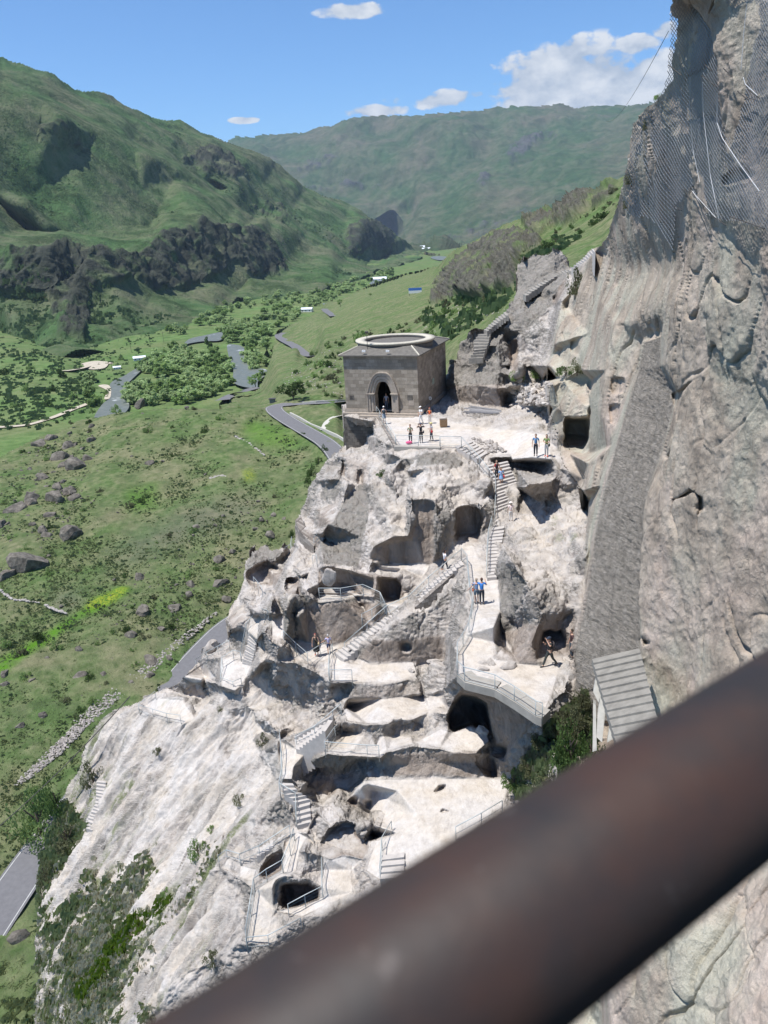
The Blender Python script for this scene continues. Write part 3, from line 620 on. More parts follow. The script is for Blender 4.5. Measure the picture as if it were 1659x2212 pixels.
tw = p+.35*np.stack([perlin(p*.9), perlin(p*.9+31), perlin(p*.9+67)], 1)
f1, f2, cc_ = voro(tw*np.array([.8, .8, .5])); mk = sstep(perlin(p*.35+50), -.35, .15)
h_rooms += mk*(.20*(cc_-.5)-.13*np.exp(-((f2-f1)/.07)**2))
f1, f2, cc_ = voro(tw*np.array([2.4, 2.4, 1.5]), 9); h_rooms += mk*(.07*(cc_-.5)-.035*np.exp(-((f2-f1)/.08)**2))
f1, f2, cc_ = voro(p*np.array([.3, .3, .15])+.4*np.stack([perlin(p*.4), perlin(p*.4+31), perlin(p*.4+67)], 1)@np.diag([1, 1, .5]), 3); mk2 = sstep(perlin(p*.15+20), -.3, .2)
h_cliff += mk2*(.22*(cc_-.5)-.10*np.exp(-((f2-f1)/.035)**2))
h_cliff -= .30*np.exp(-(ck/.022)**2)*sstep(perlin(p*.2+3), -.05, .2)
h_rooms -= .3*np.exp(-(ck2/.035)**2)*sstep(perlin(p*.3+13), 0, .3)
h = h_rooms*(1-out)+h_outer*out
h = h*(1-clf)+h_cliff*clf
far = sstep(p[:, 1], 74, 90)
nearfl = np.clip(gblur(fl, 5)*2.4, 0, 1)[idx]; h = h*(1-.78*nearfl*(1-clf)); h = h*(1-crv*.72)
h = h*(1-chs*.8)+chs*(.05*fbm(p*np.array([1, 1, 2.2]), 2.2, 3)-.03)
h = h*(1-flr)+flr*(.028*fbm(p, .8, 5, .6))
h = h*(1-.6*cvm)
vn = np.abs((n0*(p/np.linalg.norm(p, axis=1)[:, None])).sum(1)); h = h*(.12+.88*np.where(clf > .5, sstep(vn, .05, .28), sstep(vn, .03, .22)))
pd = p+n0*h[:, None]
Pd = P0.copy(); Pd[idx] = pd
K.G = np.where(np.isfinite(G0), 1/np.maximum((np.nan_to_num(Pd) @ Fw), .1), np.nan)
# stone colours: where dust is trodden in, where lichen grows, where plants take hold
lich = sstep(fbm(wr, .32, 4)+.15*perlin(p*2), -.05, .35)
green = out*sstep(fbm(po, .35, 4)+sstep(-p[:, 2], 38, 54)*.75-.35, .05, .5)
gm = sstep(fbm(p, .7, 3), .0, .3)
gpatch = np.maximum(K.poly('A', [(1310, 1270), (1440, 1290), (1460, 1340), (1400, 1400), (1330, 1390), (1300, 1320)], 6)[idx]*gm, 0)
green = np.maximum(green, gpatch)
Nd = grid_normals(np.nan_to_num(Pd))[idx]
dust = np.maximum(flr, .85*out*sstep(fbm(po, .5, 4), -.5, .35)*(1-green))
dust = np.maximum(dust, sstep(n0[:, 2]*.8+.5*perlin(p*.9), .55, .95)*.8*(1-clf)*(1-sstep(p[:, 1], 68, 78)))  # same pale mask also rises where the surface points up
slopebelow = K.poly('V', [(1000, 400), (1160, 370), (1300, 340), (1600, 450), (1600, 600), (1330, 580), (1150, 560)], 6)[idx]
dust = np.maximum(dust, .7*slopebelow*sstep(perlin(p*.8), -.4, .4))
rub = K.poly('Y', [(710, 1150), (830, 1120), (1030, 1100), (1020, 1180), (990, 1327), (705, 1327)], 4)[idx]
dust = np.maximum(dust, rub*.9)
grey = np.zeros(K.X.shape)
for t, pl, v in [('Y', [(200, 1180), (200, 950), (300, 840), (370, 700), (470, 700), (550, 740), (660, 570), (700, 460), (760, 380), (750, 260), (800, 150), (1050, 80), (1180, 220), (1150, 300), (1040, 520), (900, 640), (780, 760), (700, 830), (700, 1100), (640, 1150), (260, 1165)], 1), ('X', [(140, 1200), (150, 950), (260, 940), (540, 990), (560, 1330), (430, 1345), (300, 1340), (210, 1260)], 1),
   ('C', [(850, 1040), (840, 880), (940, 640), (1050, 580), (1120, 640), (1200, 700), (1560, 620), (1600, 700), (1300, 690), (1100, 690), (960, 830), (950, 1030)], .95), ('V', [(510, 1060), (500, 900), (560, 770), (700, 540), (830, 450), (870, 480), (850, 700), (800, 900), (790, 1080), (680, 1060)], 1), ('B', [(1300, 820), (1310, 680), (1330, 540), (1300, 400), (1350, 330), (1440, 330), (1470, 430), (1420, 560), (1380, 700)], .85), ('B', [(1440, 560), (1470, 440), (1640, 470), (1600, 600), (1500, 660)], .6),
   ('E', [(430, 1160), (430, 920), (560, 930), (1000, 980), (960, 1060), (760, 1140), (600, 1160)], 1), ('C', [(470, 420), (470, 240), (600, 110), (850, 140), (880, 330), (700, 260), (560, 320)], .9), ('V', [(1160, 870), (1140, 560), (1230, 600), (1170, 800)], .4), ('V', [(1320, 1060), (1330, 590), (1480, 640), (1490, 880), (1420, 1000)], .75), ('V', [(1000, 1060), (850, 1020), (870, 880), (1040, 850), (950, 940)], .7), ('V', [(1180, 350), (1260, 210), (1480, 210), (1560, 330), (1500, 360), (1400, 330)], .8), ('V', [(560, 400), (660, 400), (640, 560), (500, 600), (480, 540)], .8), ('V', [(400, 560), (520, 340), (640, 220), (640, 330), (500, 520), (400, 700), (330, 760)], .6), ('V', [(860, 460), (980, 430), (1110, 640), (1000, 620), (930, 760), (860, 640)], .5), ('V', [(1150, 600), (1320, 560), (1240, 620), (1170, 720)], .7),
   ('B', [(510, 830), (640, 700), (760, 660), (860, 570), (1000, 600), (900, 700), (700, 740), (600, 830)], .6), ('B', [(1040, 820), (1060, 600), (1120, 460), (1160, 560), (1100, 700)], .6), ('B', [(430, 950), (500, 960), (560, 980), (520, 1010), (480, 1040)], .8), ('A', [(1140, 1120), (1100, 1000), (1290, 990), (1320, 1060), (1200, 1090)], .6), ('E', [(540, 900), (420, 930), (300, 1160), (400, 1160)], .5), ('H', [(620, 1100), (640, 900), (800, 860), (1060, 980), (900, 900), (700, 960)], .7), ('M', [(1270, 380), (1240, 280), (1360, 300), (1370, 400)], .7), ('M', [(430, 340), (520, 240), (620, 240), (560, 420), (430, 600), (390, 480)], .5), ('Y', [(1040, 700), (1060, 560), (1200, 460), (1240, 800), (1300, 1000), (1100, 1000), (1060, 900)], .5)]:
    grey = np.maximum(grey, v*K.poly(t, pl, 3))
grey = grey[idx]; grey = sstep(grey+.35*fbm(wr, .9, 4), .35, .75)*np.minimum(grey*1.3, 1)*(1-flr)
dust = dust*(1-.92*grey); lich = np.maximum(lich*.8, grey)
allA = {}
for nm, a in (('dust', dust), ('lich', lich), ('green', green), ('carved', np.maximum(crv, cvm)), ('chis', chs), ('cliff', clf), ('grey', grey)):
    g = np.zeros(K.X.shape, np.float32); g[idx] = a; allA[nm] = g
def rock_mat():
    m, nt, p = material('weathered_tuff'); b = NB(nt)
    ps = b.pos(); pv = b.pos((1, 1, .35))
    n1 = b.noise(ps, .35, 6, .6); n2 = b.noise(ps, 2.2, 8, .65); n3 = b.noise(pv, 1.1, 7, .6, .6); nf = b.noise(ps, 11, 6, .7); speck = b.noise(ps, 26, 3, .6)
    rock = b.ramp(n3, [(.28, (.23, .20, .178)), (.5, (.385, .348, .318)), (.72, (.51, .47, .435))])
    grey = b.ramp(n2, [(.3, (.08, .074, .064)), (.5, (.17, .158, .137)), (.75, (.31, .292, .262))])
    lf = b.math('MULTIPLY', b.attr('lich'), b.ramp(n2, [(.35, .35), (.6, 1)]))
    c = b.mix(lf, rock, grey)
    pale = b.ramp(n2, [(.25, (.40, .367, .34)), (.5, (.54, .505, .475)), (.8, (.64, .605, .575))])
    stain = b.ramp(n1, [(.42, (1, 1, 1)), (.62, (.93, .88, .80))])
    pale = b.mix(1, pale, stain, 'MULTIPLY')
    df = b.math('MULTIPLY', b.attr('dust'), b.ramp(b.math('ADD', b.math('MULTIPLY', nf, .55), b.math('MULTIPLY', n1, .45)), [(.3, .55), (.52, 1)]))
    # paler tone on faces that point up
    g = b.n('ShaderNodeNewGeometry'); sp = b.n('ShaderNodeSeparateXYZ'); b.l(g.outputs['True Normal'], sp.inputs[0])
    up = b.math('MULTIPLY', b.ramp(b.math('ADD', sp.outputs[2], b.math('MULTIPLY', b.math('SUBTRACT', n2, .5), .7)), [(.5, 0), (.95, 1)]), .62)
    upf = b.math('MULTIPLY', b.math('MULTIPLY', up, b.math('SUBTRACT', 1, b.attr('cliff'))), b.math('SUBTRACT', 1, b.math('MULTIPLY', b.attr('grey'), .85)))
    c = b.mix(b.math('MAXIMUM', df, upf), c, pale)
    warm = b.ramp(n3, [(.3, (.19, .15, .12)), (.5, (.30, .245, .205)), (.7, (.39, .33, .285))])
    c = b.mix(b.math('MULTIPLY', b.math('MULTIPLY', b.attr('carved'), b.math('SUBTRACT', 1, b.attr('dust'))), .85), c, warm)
    # the great cliff: grey, rose and pale green fields
    cz = b.noise(b.pos((1, 1, .6)), .16, 5, .6, 1.0); cf = b.noise(b.pos((1, 1, .7)), .6, 9, .7)
    cl = b.ramp(cf, [(.28, (.21, .172, .138)), (.5, (.375, .315, .255)), (.72, (.52, .45, .375))])
    cl = b.mix(b.ramp(cz, [(.48, 0), (.60, .62)]), cl, b.ramp(nf, [(.3, (.33, .33, .26)), (.7, (.53, .53, .44))]))
    cl = b.mix(b.ramp(b.noise(b.pos((1, 1, .6)), .2, 5, .6), [(.52, 0), (.66, .7)]), cl, b.ramp(n2, [(.3, (.40, .31, .255)), (.7, (.64, .53, .46))]))
    cl = b.mix(b.ramp(speck, [(.56, 0), (.7, .45)]), cl, (.18, .165, .13))
    c = b.mix(b.attr('cliff'), c, b.mix(b.math('MULTIPLY', b.math('MULTIPLY', df, 1), .9), cl, pale))
    ch = b.ramp(n2, [(.3, (.20, .18, .155)), (.55, (.31, .28, .245)), (.8, (.42, .38, .335))])
    c = b.mix(b.attr('chis'), c, ch)
    gr = b.ramp(nf, [(.3, (.07, .095, .04)), (.5, (.15, .175, .08)), (.7, (.30, .29, .19))])
    gf = b.math('MULTIPLY', b.attr('green'), b.ramp(b.noise(ps, 1.6, 6, .7), [(.42, 0), (.55, 1)]))
    c = b.mix(gf, c, gr)
    b.l(c, p.inputs['Base Color']); p.inputs['Roughness'].default_value = .95; p.inputs['Specular IOR Level'].default_value = .15
    hh = b.math('ADD', b.math('MULTIPLY', b.noise(pv, 3.5, 8, .65), 1), b.math('MULTIPLY', nf, .35))
    vr = b.n('ShaderNodeTexVoronoi', feature='DISTANCE_TO_EDGE'); b.l(b.pos((.55, .55, .28)), vr.inputs['Vector']); vr.inputs['Scale'].default_value = .5; crk = b.ramp(b.math('ADD', vr.outputs['Distance'], b.math('MULTIPLY', b.math('SUBTRACT', n2, .5), .12)), [(.0, 0), (.05, 1)])
    hh = b.math('ADD', hh, b.math('MULTIPLY', b.math('MULTIPLY', crk, .5), b.math('SUBTRACT', 1, b.attr('dust'))))
    hh = b.math('ADD', hh, b.math('MULTIPLY', b.math('MULTIPLY', b.noise(b.pos((1.2, 1, 7)), 2.2, 4, .6, 1.2), 1.5), b.attr('chis')))
    amt = b.math('SUBTRACT', 1, b.math('ADD', b.math('MULTIPLY', b.attr('dust'), .5), b.math('MULTIPLY', b.attr('cliff'), .35)), clamp=True)
    b.l(b.bump(b.math('MULTIPLY', hh, amt), 1, .24), p.inputs['Normal'])
    return m
MROCK = rock_mat()
# the way in which the mass is split: carved rock below, cliff face at the right
isc = cliffm > .5
A = {k: v for k, v in allA.items()}
okt = okr & ~isc; okc = okr & isc
okt2 = okt.copy(); okt2[:, 1:] |= okt[:, :-1] & okr[:, 1:]; okt2[1:, :] |= okt2[:-1, :] & okr[1:, :]
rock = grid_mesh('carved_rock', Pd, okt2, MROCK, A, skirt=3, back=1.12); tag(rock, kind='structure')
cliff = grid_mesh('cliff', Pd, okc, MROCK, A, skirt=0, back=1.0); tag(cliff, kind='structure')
# ------------------------------------------------------------------ far and middle terrain
def terrain(name, sh, outl, st_blur, lump, crags, attrs_extra=None, smooth=2.0, nzs=1.0, kind='structure', mat=None, skirt=30, tilt=(1, 1, 1)):
    """lump: list of (wavelength m, amplitude m, ridged); crags: (weight mask, wavelength, amplitude)"""
    sh.G = nanblur(sh.G, smooth)
    nz = perlin(np.stack([sh.X.ravel()*.05, sh.Y.ravel()*.05, sh.X.ravel()*0+8], 1)).reshape(sh.X.shape)*nzs
    inn = rawpoly(outl, sh.X+nz, sh.Y+nz) & np.isfinite(sh.G) if outl else np.isfinite(sh.G)
    R_ = ray(sh.X, sh.Y); P = R_/sh.G[..., None]
    N = grid_normals(np.nan_to_num(P)); N = np.stack([gblur(np.nan_to_num(N[..., i]), 2) for i in range(3)], 2); N /= np.maximum(np.linalg.norm(N, axis=2, keepdims=True), 1e-9)
    p = P[inn]; n = N[inn]; h = np.zeros(len(p)); cr = crags[0][inn] if crags else np.zeros(len(p))
    ang = p*np.array(tilt)
    for wl, am, rd in lump:
        if rd: h += am*(bill(ang, 1/wl, 4, .5) if rd == 1 else -bill(ang, 1/wl, 4, .5))
        else: h += am*fbm(ang, 1/wl, 4, .5)
    if crags:
        _, wl, am = crags
        nc = fbm(p*np.array([1, 1, .16]), 1/wl, 4, .6, ridge=True); edge = sstep(cr+.35*fbm(p, 1.2/wl, 3), .35, .65); edge *= sstep(cr, .02, .15)
        h += edge*am*nc*.6; cr = edge*sstep(fbm(p*np.array([1, 1, .6]), 1.7/wl, 4), -.75, -.05)
    hz = (h if not crags else h)
    Pd = P.copy(); Pd[inn] = p+n*hz[:, None]
    A = {}
    for k, v in dict(crag=cr, **{a: b[inn] for a, b in (attrs_extra or {}).items()}).items():
        g = np.zeros(sh.X.shape, np.float32); g[inn] = v; A[k] = g
    o = grid_mesh(name, Pd, inn, mat, A, skirt=skirt, back=1.15); tag(o, kind=kind)
    sh.G = np.where(inn, 1/np.maximum(np.nan_to_num(Pd) @ Fw, .1), np.nan)
    return o
def grass_mat(name, s, green, dry, scrub, sc_t=.5, rock=((.06, .05, .045), (.15, .13, .12)), yel=0, bd=1., streak=1.):
    """s: metres of the broad pattern"""
    m, nt, p = material(name); b = NB(nt); ps = b.pos()
    n1 = b.noise(b.pos((1, 1, streak)), 1/s, 6, .6, .4); n2 = b.noise(ps, 7/s, 7, .68); n3 = b.noise(ps, 28/s, 5, .7)
    g = b.ramp(n2, [(.3, tuple(x*.72 for x in green)), (.6, tuple(x*1.25 for x in green))])
    d = b.ramp(n2, [(.3, tuple(x*.75 for x in dry)), (.7, tuple(x*1.15 for x in dry))])
    c = b.mix(b.ramp(b.math('ADD', b.math('MULTIPLY', n1, .6), b.math('MULTIPLY', n2, .4)), [(.42, 0), (.6, 1)]), g, d)
    sf = b.ramp(b.math('ADD', b.math('MULTIPLY', n3, .5), b.math('MULTIPLY', b.noise(ps, 2.3/s, 5, .6), .5)), [(.50, 0), (.57, sc_t)])
    c = b.mix(sf, c, scrub)
    if yel: c = b.mix(b.math('MULTIPLY', b.attr('lush'), b.ramp(n2, [(.35, .4), (.55, 1)])), c, (.085, .2, .02)); c = b.mix(b.math('MULTIPLY', b.attr('yellow'), b.ramp(n3, [(.42, 0), (.55, 1)])), c, (.27, .31, .04)); c = b.mix(b.attr('violet'), c, b.ramp(n3, [(.3, (.09, .10, .08)), (.7, (.15, .14, .13))]))
    rk = b.ramp(b.noise(b.pos((1, 1, .4)), 9/s, 6, .7), [(.3, rock[0]), (.7, rock[1])])
    c = b.mix(b.math('MULTIPLY', b.attr('crag'), b.ramp(n2, [(.3, .75), (.5, 1)])), c, rk)
    b.l(c, p.inputs['Base Color']); p.inputs['Roughness'].default_value = 1; p.inputs['Specular IOR Level'].default_value = .05
    b.l(b.bump(b.math('ADD', n3, b.math('MULTIPLY', n2, .7)), .8, bd), p.inputs['Normal'])
    return m
# far plateau
FM = Sheet()
FM.y('.', [(400, 310), (480, 300), (560, 291), (700, 271), (760, 258), (830, 250), (950, 240), (1080, 229), (1180, 220), (1215, 217), (1260, 226), (1300, 229), (1360, 225), (1400, 218), (1480, 200)], [9920, 9600, 9440, 9120, 8960, 8960, 8800, 8800, 8640, 8640, 8640, 8640, 8480, 8480, 8480])
FM.y('.', [(400, 250), (1480, 140)][:0] or [(560, 330), (650, 360), (760, 400), (850, 450), (880, 475), (870, 500)], [8300, 8000, 7700, 7100, 6900, 6800] if True else [8960, 8480, 8000, 7520, 7360, 6880])
FM.y('.', [(740, 290), (760, 360), (800, 400)], [8480, 7840, 7520])
FM.y('.', [(960, 270), (900, 360), (880, 420), (885, 462)], [8000, 7520, 7280, 7200])
FM.y('.', [(1100, 250), (1050, 330), (960, 400), (905, 440)], [8160, 7520, 7120, 6960])
FM.y('.', [(1200, 260), (1180, 290), (1080, 320), (1000, 360)], [8000, 7840, 7520, 7360])
FM.y('.', [(1400, 250), (1330, 300), (1230, 350), (1100, 410), (1000, 450), (900, 500)], [7520, 7040, 6720, 6320, 6080, 5920])
FM.y('.', [(1480, 300), (1350, 380), (1200, 430), (1060, 480), (960, 520), (930, 535)], [6400, 5920, 5760, 5600, 5440, 5360])
FM.y('.', [(1480, 430), (1300, 460), (1150, 500), (1060, 540), (1000, 560)], [4800, 4800, 4800, 4640, 4640])
FM.z('.', [(830, 520), (880, 528), (930, 548), (1000, 570)], -100)
FM.y('.', [(400, 420), (600, 450), (760, 510)], [8000, 7360, 6720])
FM.build(390, 1490, 190, 580, 2.2)
fc = np.maximum(FM.poly('T', [(130, 920), (200, 820), (330, 740), (470, 730), (460, 760), (330, 810), (240, 900)], 8), FM.poly('J', [(1230, 600), (1300, 540), (1460, 530), (1380, 590), (1260, 620)], 8)*.8)
fc = np.maximum(fc, FM.poly('.', [(640, 400), (780, 385), (860, 395), (780, 405), (650, 415)], 6)*.8)
fc = fc*.75; fc = np.maximum(fc, FM.poly('T', [(0, 960), (60, 940), (80, 1060), (0, 1080)], 8)*.7)
fc = np.maximum(fc, FM.poly('.', [(940, 500), (1060, 455), (1150, 430), (1180, 450), (1000, 525)], 14)*.45)
MFAR = grass_mat('far_grassland', 420, (.05, .09, .036), (.13, .125, .082), (.03, .05, .022), .5, ((.05, .05, .048), (.12, .12, .115)), bd=14, streak=.5)
terrain('far_plateau', FM, cv('.', [(400, 312), (480, 301), (560, 292), (640, 281), (700, 271), (725, 268), (760, 258), (830, 250), (950, 240), (1080, 229), (1180, 220), (1215, 217), (1260, 227), (1290, 230), (1360, 225), (1410, 217), (1485, 198), (1488, 575), (395, 575)]), 0, [(620, 45, 1), (260, 10, 2)], (fc, 110, 26), mat=MFAR, nzs=.35, tilt=(1, .8, .25), skirt=400)
# mountain on the left
LM = Sheet()
rid = [(0, 120), (90, 140), (200, 180), (290, 240), (360, 270), (440, 285), (520, 330), (600, 360), (700, 395), (760, 400), (830, 430), (930, 470), (1010, 500), (1100, 530), (1160, 570), (1230, 620), (1300, 670), (1400, 710), (1480, 750), (1560, 800), (1659, 865), (1720, 905), (1780, 945)]
LM.y('J', [(-90, 100)]+rid, [2175, 2175, 2204, 2248, 2320, 2392, 2465, 2552, 2639, 2755, 2813, 2900, 3016, 3088, 3190, 3262, 3335, 3393, 3480, 3552, 3625, 3698, 3799, 3988])
LM.y('J', [(-90, 250), (0, 275), (100, 300), (180, 330), (300, 390), (420, 450), (560, 520), (680, 560), (780, 620), (900, 700), (1000, 760), (1080, 830)], [1638, 1653, 1682, 1711, 1769, 1827, 1914, 1986, 2044, 2117, 2175, 2146])
LM.y('J', [(0, 240), (150, 270), (300, 340), (430, 390), (560, 460), (700, 510), (800, 580), (930, 670)], [1928, 1958, 2030, 2088, 2175, 2262, 2349, 2436])
LM.y('J', [(250, 260), (420, 330), (600, 400), (760, 450), (900, 500), (1040, 560)], [2132, 2262, 2392, 2523, 2668, 2784])
LM.y('J', [(740, 520), (800, 590), (1000, 700), (1060, 800)], [2349, 2262, 2320, 2320])
LM.y('J', [(1100, 560), (1100, 680), (1130, 790), (1200, 800)], [2972, 2682, 2465, 2465])
LM.y('J', [(1240, 660), (1230, 760), (1300, 850), (1400, 900)], [3118, 2828, 2610, 2682])
LM.y('J', [(-90, 560), (0, 700), (100, 740), (220, 860)], [1450, 1436, 1392, 1392])
LM.y('J', [(-90, 640), (120, 860), (260, 880)], [1522, 1464, 1436])
LM.y('J', [(250, 400), (150, 560), (130, 720)], [1668, 1566, 1494])
LM.y('J', [(600, 570), (590, 700), (640, 850)], [1870, 1784, 1682])
LM.y('J', [(740, 650), (680, 760), (560, 870)], [1986, 1784, 1610])
LM.y('J', [(-90, 860), (0, 890), (130, 905), (300, 925), (430, 960), (560, 940), (700, 870), (850, 830)], [1290, 1290, 1290, 1305, 1327, 1392, 1537, 1638], 'ct')
LM.y('J', [(-90, 930), (0, 965), (200, 960), (420, 985)], [1160, 1160, 1167, 1204])
LM.y('J', [(850, 830), (920, 860), (1000, 862), (1080, 840), (1150, 900), (1210, 1000)], [1638, 1711, 1784, 1870, 1928, 1928])
LM.y('J', [(-90, 1130), (0, 1150), (200, 1160), (370, 1200), (480, 1110), (640, 1140), (780, 1130), (900, 1070), (1050, 1080), (1200, 1070)], [1116, 1116, 1116, 1102, 1160, 1276, 1392, 1537, 1638, 1740])
LM.y('J', [(1450, 870), (1530, 830), (1620, 830), (1660, 900), (1650, 960)], [2900, 3045, 3262, 3408, 3335])
LM.y('J', [(1470, 960), (1560, 1000), (1640, 970)], [2682, 2900, 3335])
LM.z('J', [(-90, 1250), (0, 1290), (120, 1330), (240, 1385), (420, 1340), (560, 1300), (760, 1250), (900, 1190), (1000, 1130), (1200, 1120), (1400, 1100), (1560, 1030), (1650, 1000), (1790, 955)], -104.5)
LM.z('J', [(-90, 1330), (0, 1370), (240, 1460), (420, 1410), (760, 1310), (1000, 1180), (1200, 1160), (1560, 1065), (1790, 985)], -110)
LM.build(-40, 920, 100, 860, 2.0)
lc = np.zeros(LM.X.shape)
for pl, v in (([(-90, 970), (150, 955), (300, 960), (450, 980), (600, 950), (700, 870), (850, 830), (920, 860), (1000, 860), (1080, 840), (1150, 900), (1220, 1040), (1150, 1070), (1050, 1075), (980, 1010), (900, 1060), (780, 1125), (640, 1130), (560, 1080), (480, 1100), (380, 1130), (380, 1250), (370, 1345), (250, 1330), (200, 1150), (-90, 1120)], .85),
              ([(1440, 870), (1530, 815), (1620, 820), (1665, 850), (1655, 965), (1560, 930), (1500, 980)], .9), ([(745, 545), (850, 500), (940, 515), (1050, 590), (1045, 650), (900, 620), (800, 590)], .75),
              ([(1030, 730), (1200, 740), (1300, 800), (1180, 830), (1060, 800)], .5), ([(520, 455), (640, 470), (660, 490), (560, 480)], .6), ([(90, 470), (250, 400), (390, 500), (200, 540)], .5), ([(1230, 670), (1290, 700), (1250, 720)], .7)):
    lc = np.maximum(lc, .86*v*LM.poly('J', pl, 6))
MLEFT = grass_mat('left_mountain_pasture', 170, (.068, .125, .048), (.14, .15, .09), (.028, .05, .02), .75, ((.026, .03, .024), (.085, .09, .072)), bd=6, streak=.5)
terrain('left_mountain', LM, cv('J', [(-120, 90)]+rid+[(1790, 950), (1790, 980), (1650, 1025), (1560, 1058), (1400, 1125), (1200, 1150), (1000, 1165), (900, 1225), (760, 1285), (560, 1345), (420, 1385), (240, 1430), (120, 1385), (0, 1340), (-120, 1300)]), 0, [(330, 12, 2), (130, 5.0, 2), (60, 2.5, 0)], (lc, 44, 14), mat=MLEFT, nzs=1, tilt=(1, .8, .3), skirt=60)
# valley floor
VF = Sheet()
VF.z('.', [(-60, 640), (200, 660), (450, 650), (700, 600), (860, 560), (960, 530), (1100, 520)], -105.2)
VF.z('.', [(-60, 735), (60, 755), (140, 790), (215, 845), (240, 900)], [-92, -93, -96, -103, -105])
VF.z('.', [(-60, 690), (0, 715), (100, 745), (180, 780)], [-103, -104, -105, -105])
VF.z('.', [(-60, 800), (60, 830), (150, 870), (200, 890)], [-97, -98, -102, -105])
VF.z('.', [(-60, 900), (100, 930), (60, 960), (-60, 990)], -104)
VF.z('.', [(330, 760), (300, 900), (330, 990), (-60, 1100)], -105.3)
VF.z('.', [(1100, 560), (900, 680), (760, 780), (660, 900), (700, 990)], -106)
VF.build(-50, 1090, 515, 1090, 2.4)
MVAL = grass_mat('valley_meadow', 60, (.10, .165, .055), (.15, .175, .08), (.05, .085, .03), .45, bd=.6)
terrain('valley_floor', VF, None, 0, [(50, .8, 0)], None, mat=MVAL, skirt=None)
# hill between us and the valley, and the hillside behind the church
NH = Sheet()
NH.z('.', [(-60, 1010), (0, 985), (60, 952), (130, 930), (200, 905), (250, 896), (350, 881), (480, 885), (570, 880), (600, 868)], [-62, -61, -60, -59, -58, -56, -55, -55, -56, -57], 'crest')
NH.z('.', [(-60, 1250), (80, 1180), (200, 1080), (350, 1000), (500, 960), (620, 940)], [-68, -66, -64, -61, -59, -58])
NH.z('.', [(-60, 1600), (150, 1450), (300, 1300), (450, 1200), (600, 1100), (680, 1000)], [-74, -73, -71, -69, -66, -61])
NH.z('.', [(575, 885), (600, 905), (650, 935), (700, 965), (730, 985)], [-57, -57.2, -57.6, -58, -58.3])
NH.z('.', [(740, 965), (650, 890), (600, 878), (720, 868)], [-58, -56.8, -56.8, -55])
NH.z('.', [(-60, 2110), (0, 1975), (60, 1890), (95, 1830), (180, 1720), (330, 1540), (450, 1370), (520, 1290), (650, 1140)], [-79, -79, -78.5, -78.3, -77.5, -76, -74, -72.5, -68])
NH.z('.', [(-60, 2260), (80, 2060), (110, 1900), (200, 1760), (340, 1600), (500, 1400), (640, 1200), (700, 1100)], [-79.5, -79, -78.5, -77.6, -76, -73.5, -69, -64])
NH.z('.', [(130, 2260), (330, 1900), (560, 1500), (720, 1200)], [-77, -75, -71, -64])
NH.z('.', [(-60, 1900), (100, 1700), (250, 1540), (400, 1380)], [-79, -77.3, -75.5, -73.4])
NH.y('.', [(600, 868), (640, 850), (700, 830), (742, 840)], [285, 300, 310, 290])
NH.y('.', [(600, 800), (640, 790), (700, 770), (740, 790)], [430, 430, 390, 360])
NH.z('.', [(560, 842), (590, 760), (596, 722), (640, 696)], [-96, -92, -89, -87])
NH.z('.', [(480, 862), (540, 850)], [-98, -96])
NH.z('.', [(600, 720), (615, 735), (640, 745), (650, 765), (680, 772)], [-88, -86.5, -85.5, -83, -82])
NH.z('.', [(690, 670), (716, 676), (700, 655), (740, 645), (800, 615), (860, 595), (915, 585)], [-92, -90, -96, -94, -93, -88, -78])
NH.y('.', [(905, 600), (925, 588), (945, 578), (960, 560), (1000, 530), (1050, 505), (1100, 480), (1150, 460), (1200, 450), (1240, 430), (1300, 405), (1350, 378), (1440, 330)], [900, 850, 760, 720, 640, 570, 520, 490, 480, 450, 410, 380, 330])
NH.y('.', [(700, 700), (800, 660), (880, 630)], [690, 680, 700])
NH.y('.', [(740, 735), (800, 720), (870, 700), (930, 670)], [470, 430, 420, 430])
NH.y('.', [(960, 650), (1000, 600), (1100, 540), (1200, 500), (1300, 460)], [480, 470, 410, 370, 330])
NH.y('.', [(900, 740), (960, 720), (1060, 680), (1100, 640), (1180, 580), (1300, 520)], [300, 260, 240, 230, 240, 260])
NH.y('.', [(742, 880), (850, 850), (1000, 800), (1100, 760), (1300, 700)], [280, 250, 200, 170, 160])
NH.build(-50, 1400, 360, 2260, 2.4)
bnd = cv('.', [(-70, 1012), (0, 985), (60, 950), (130, 932), (180, 905), (215, 900), (250, 893), (300, 888), (350, 881), (420, 879), (480, 884), (470, 872), (484, 860), (505, 850), (540, 848), (560, 838), (575, 800), (588, 760), (592, 726), (600, 712), (640, 694), (690, 672), (700, 652), (740, 643), (800, 613), (860, 593), (905, 583), (925, 577), (945, 574), (958, 558), (985, 535), (1010, 527), (1050, 503), (1075, 488), (1100, 480), (1150, 459), (1200, 450), (1240, 430), (1300, 403), (1350, 378), (1390, 355), (1390, 900), (760, 1200), (600, 1700), (220, 2300), (-80, 2300)])
nc_ = np.maximum(NH.poly('Y', [(60, 500), (180, 290), (300, 180), (420, 110), (530, 30), (700, -40), (900, -20), (1000, 60), (800, 130), (750, 400), (560, 440), (480, 480), (300, 440), (120, 540)], 5)*.9, NH.poly('.', [(1120, 470), (1240, 430), (1340, 385), (1330, 430), (1250, 480), (1150, 520)], 8)*.6)
nc_ = np.maximum(nc_, NH.poly('N', [(60, 420), (180, 250), (420, 100), (450, 120), (430, 400), (300, 560), (180, 700), (60, 900), (0, 930), (-60, 940), (-60, 620)], 14)*.12)
_x = (NH.poly('.', [(860, 662), (900, 640), (930, 655), (900, 672)], 3)*.8)
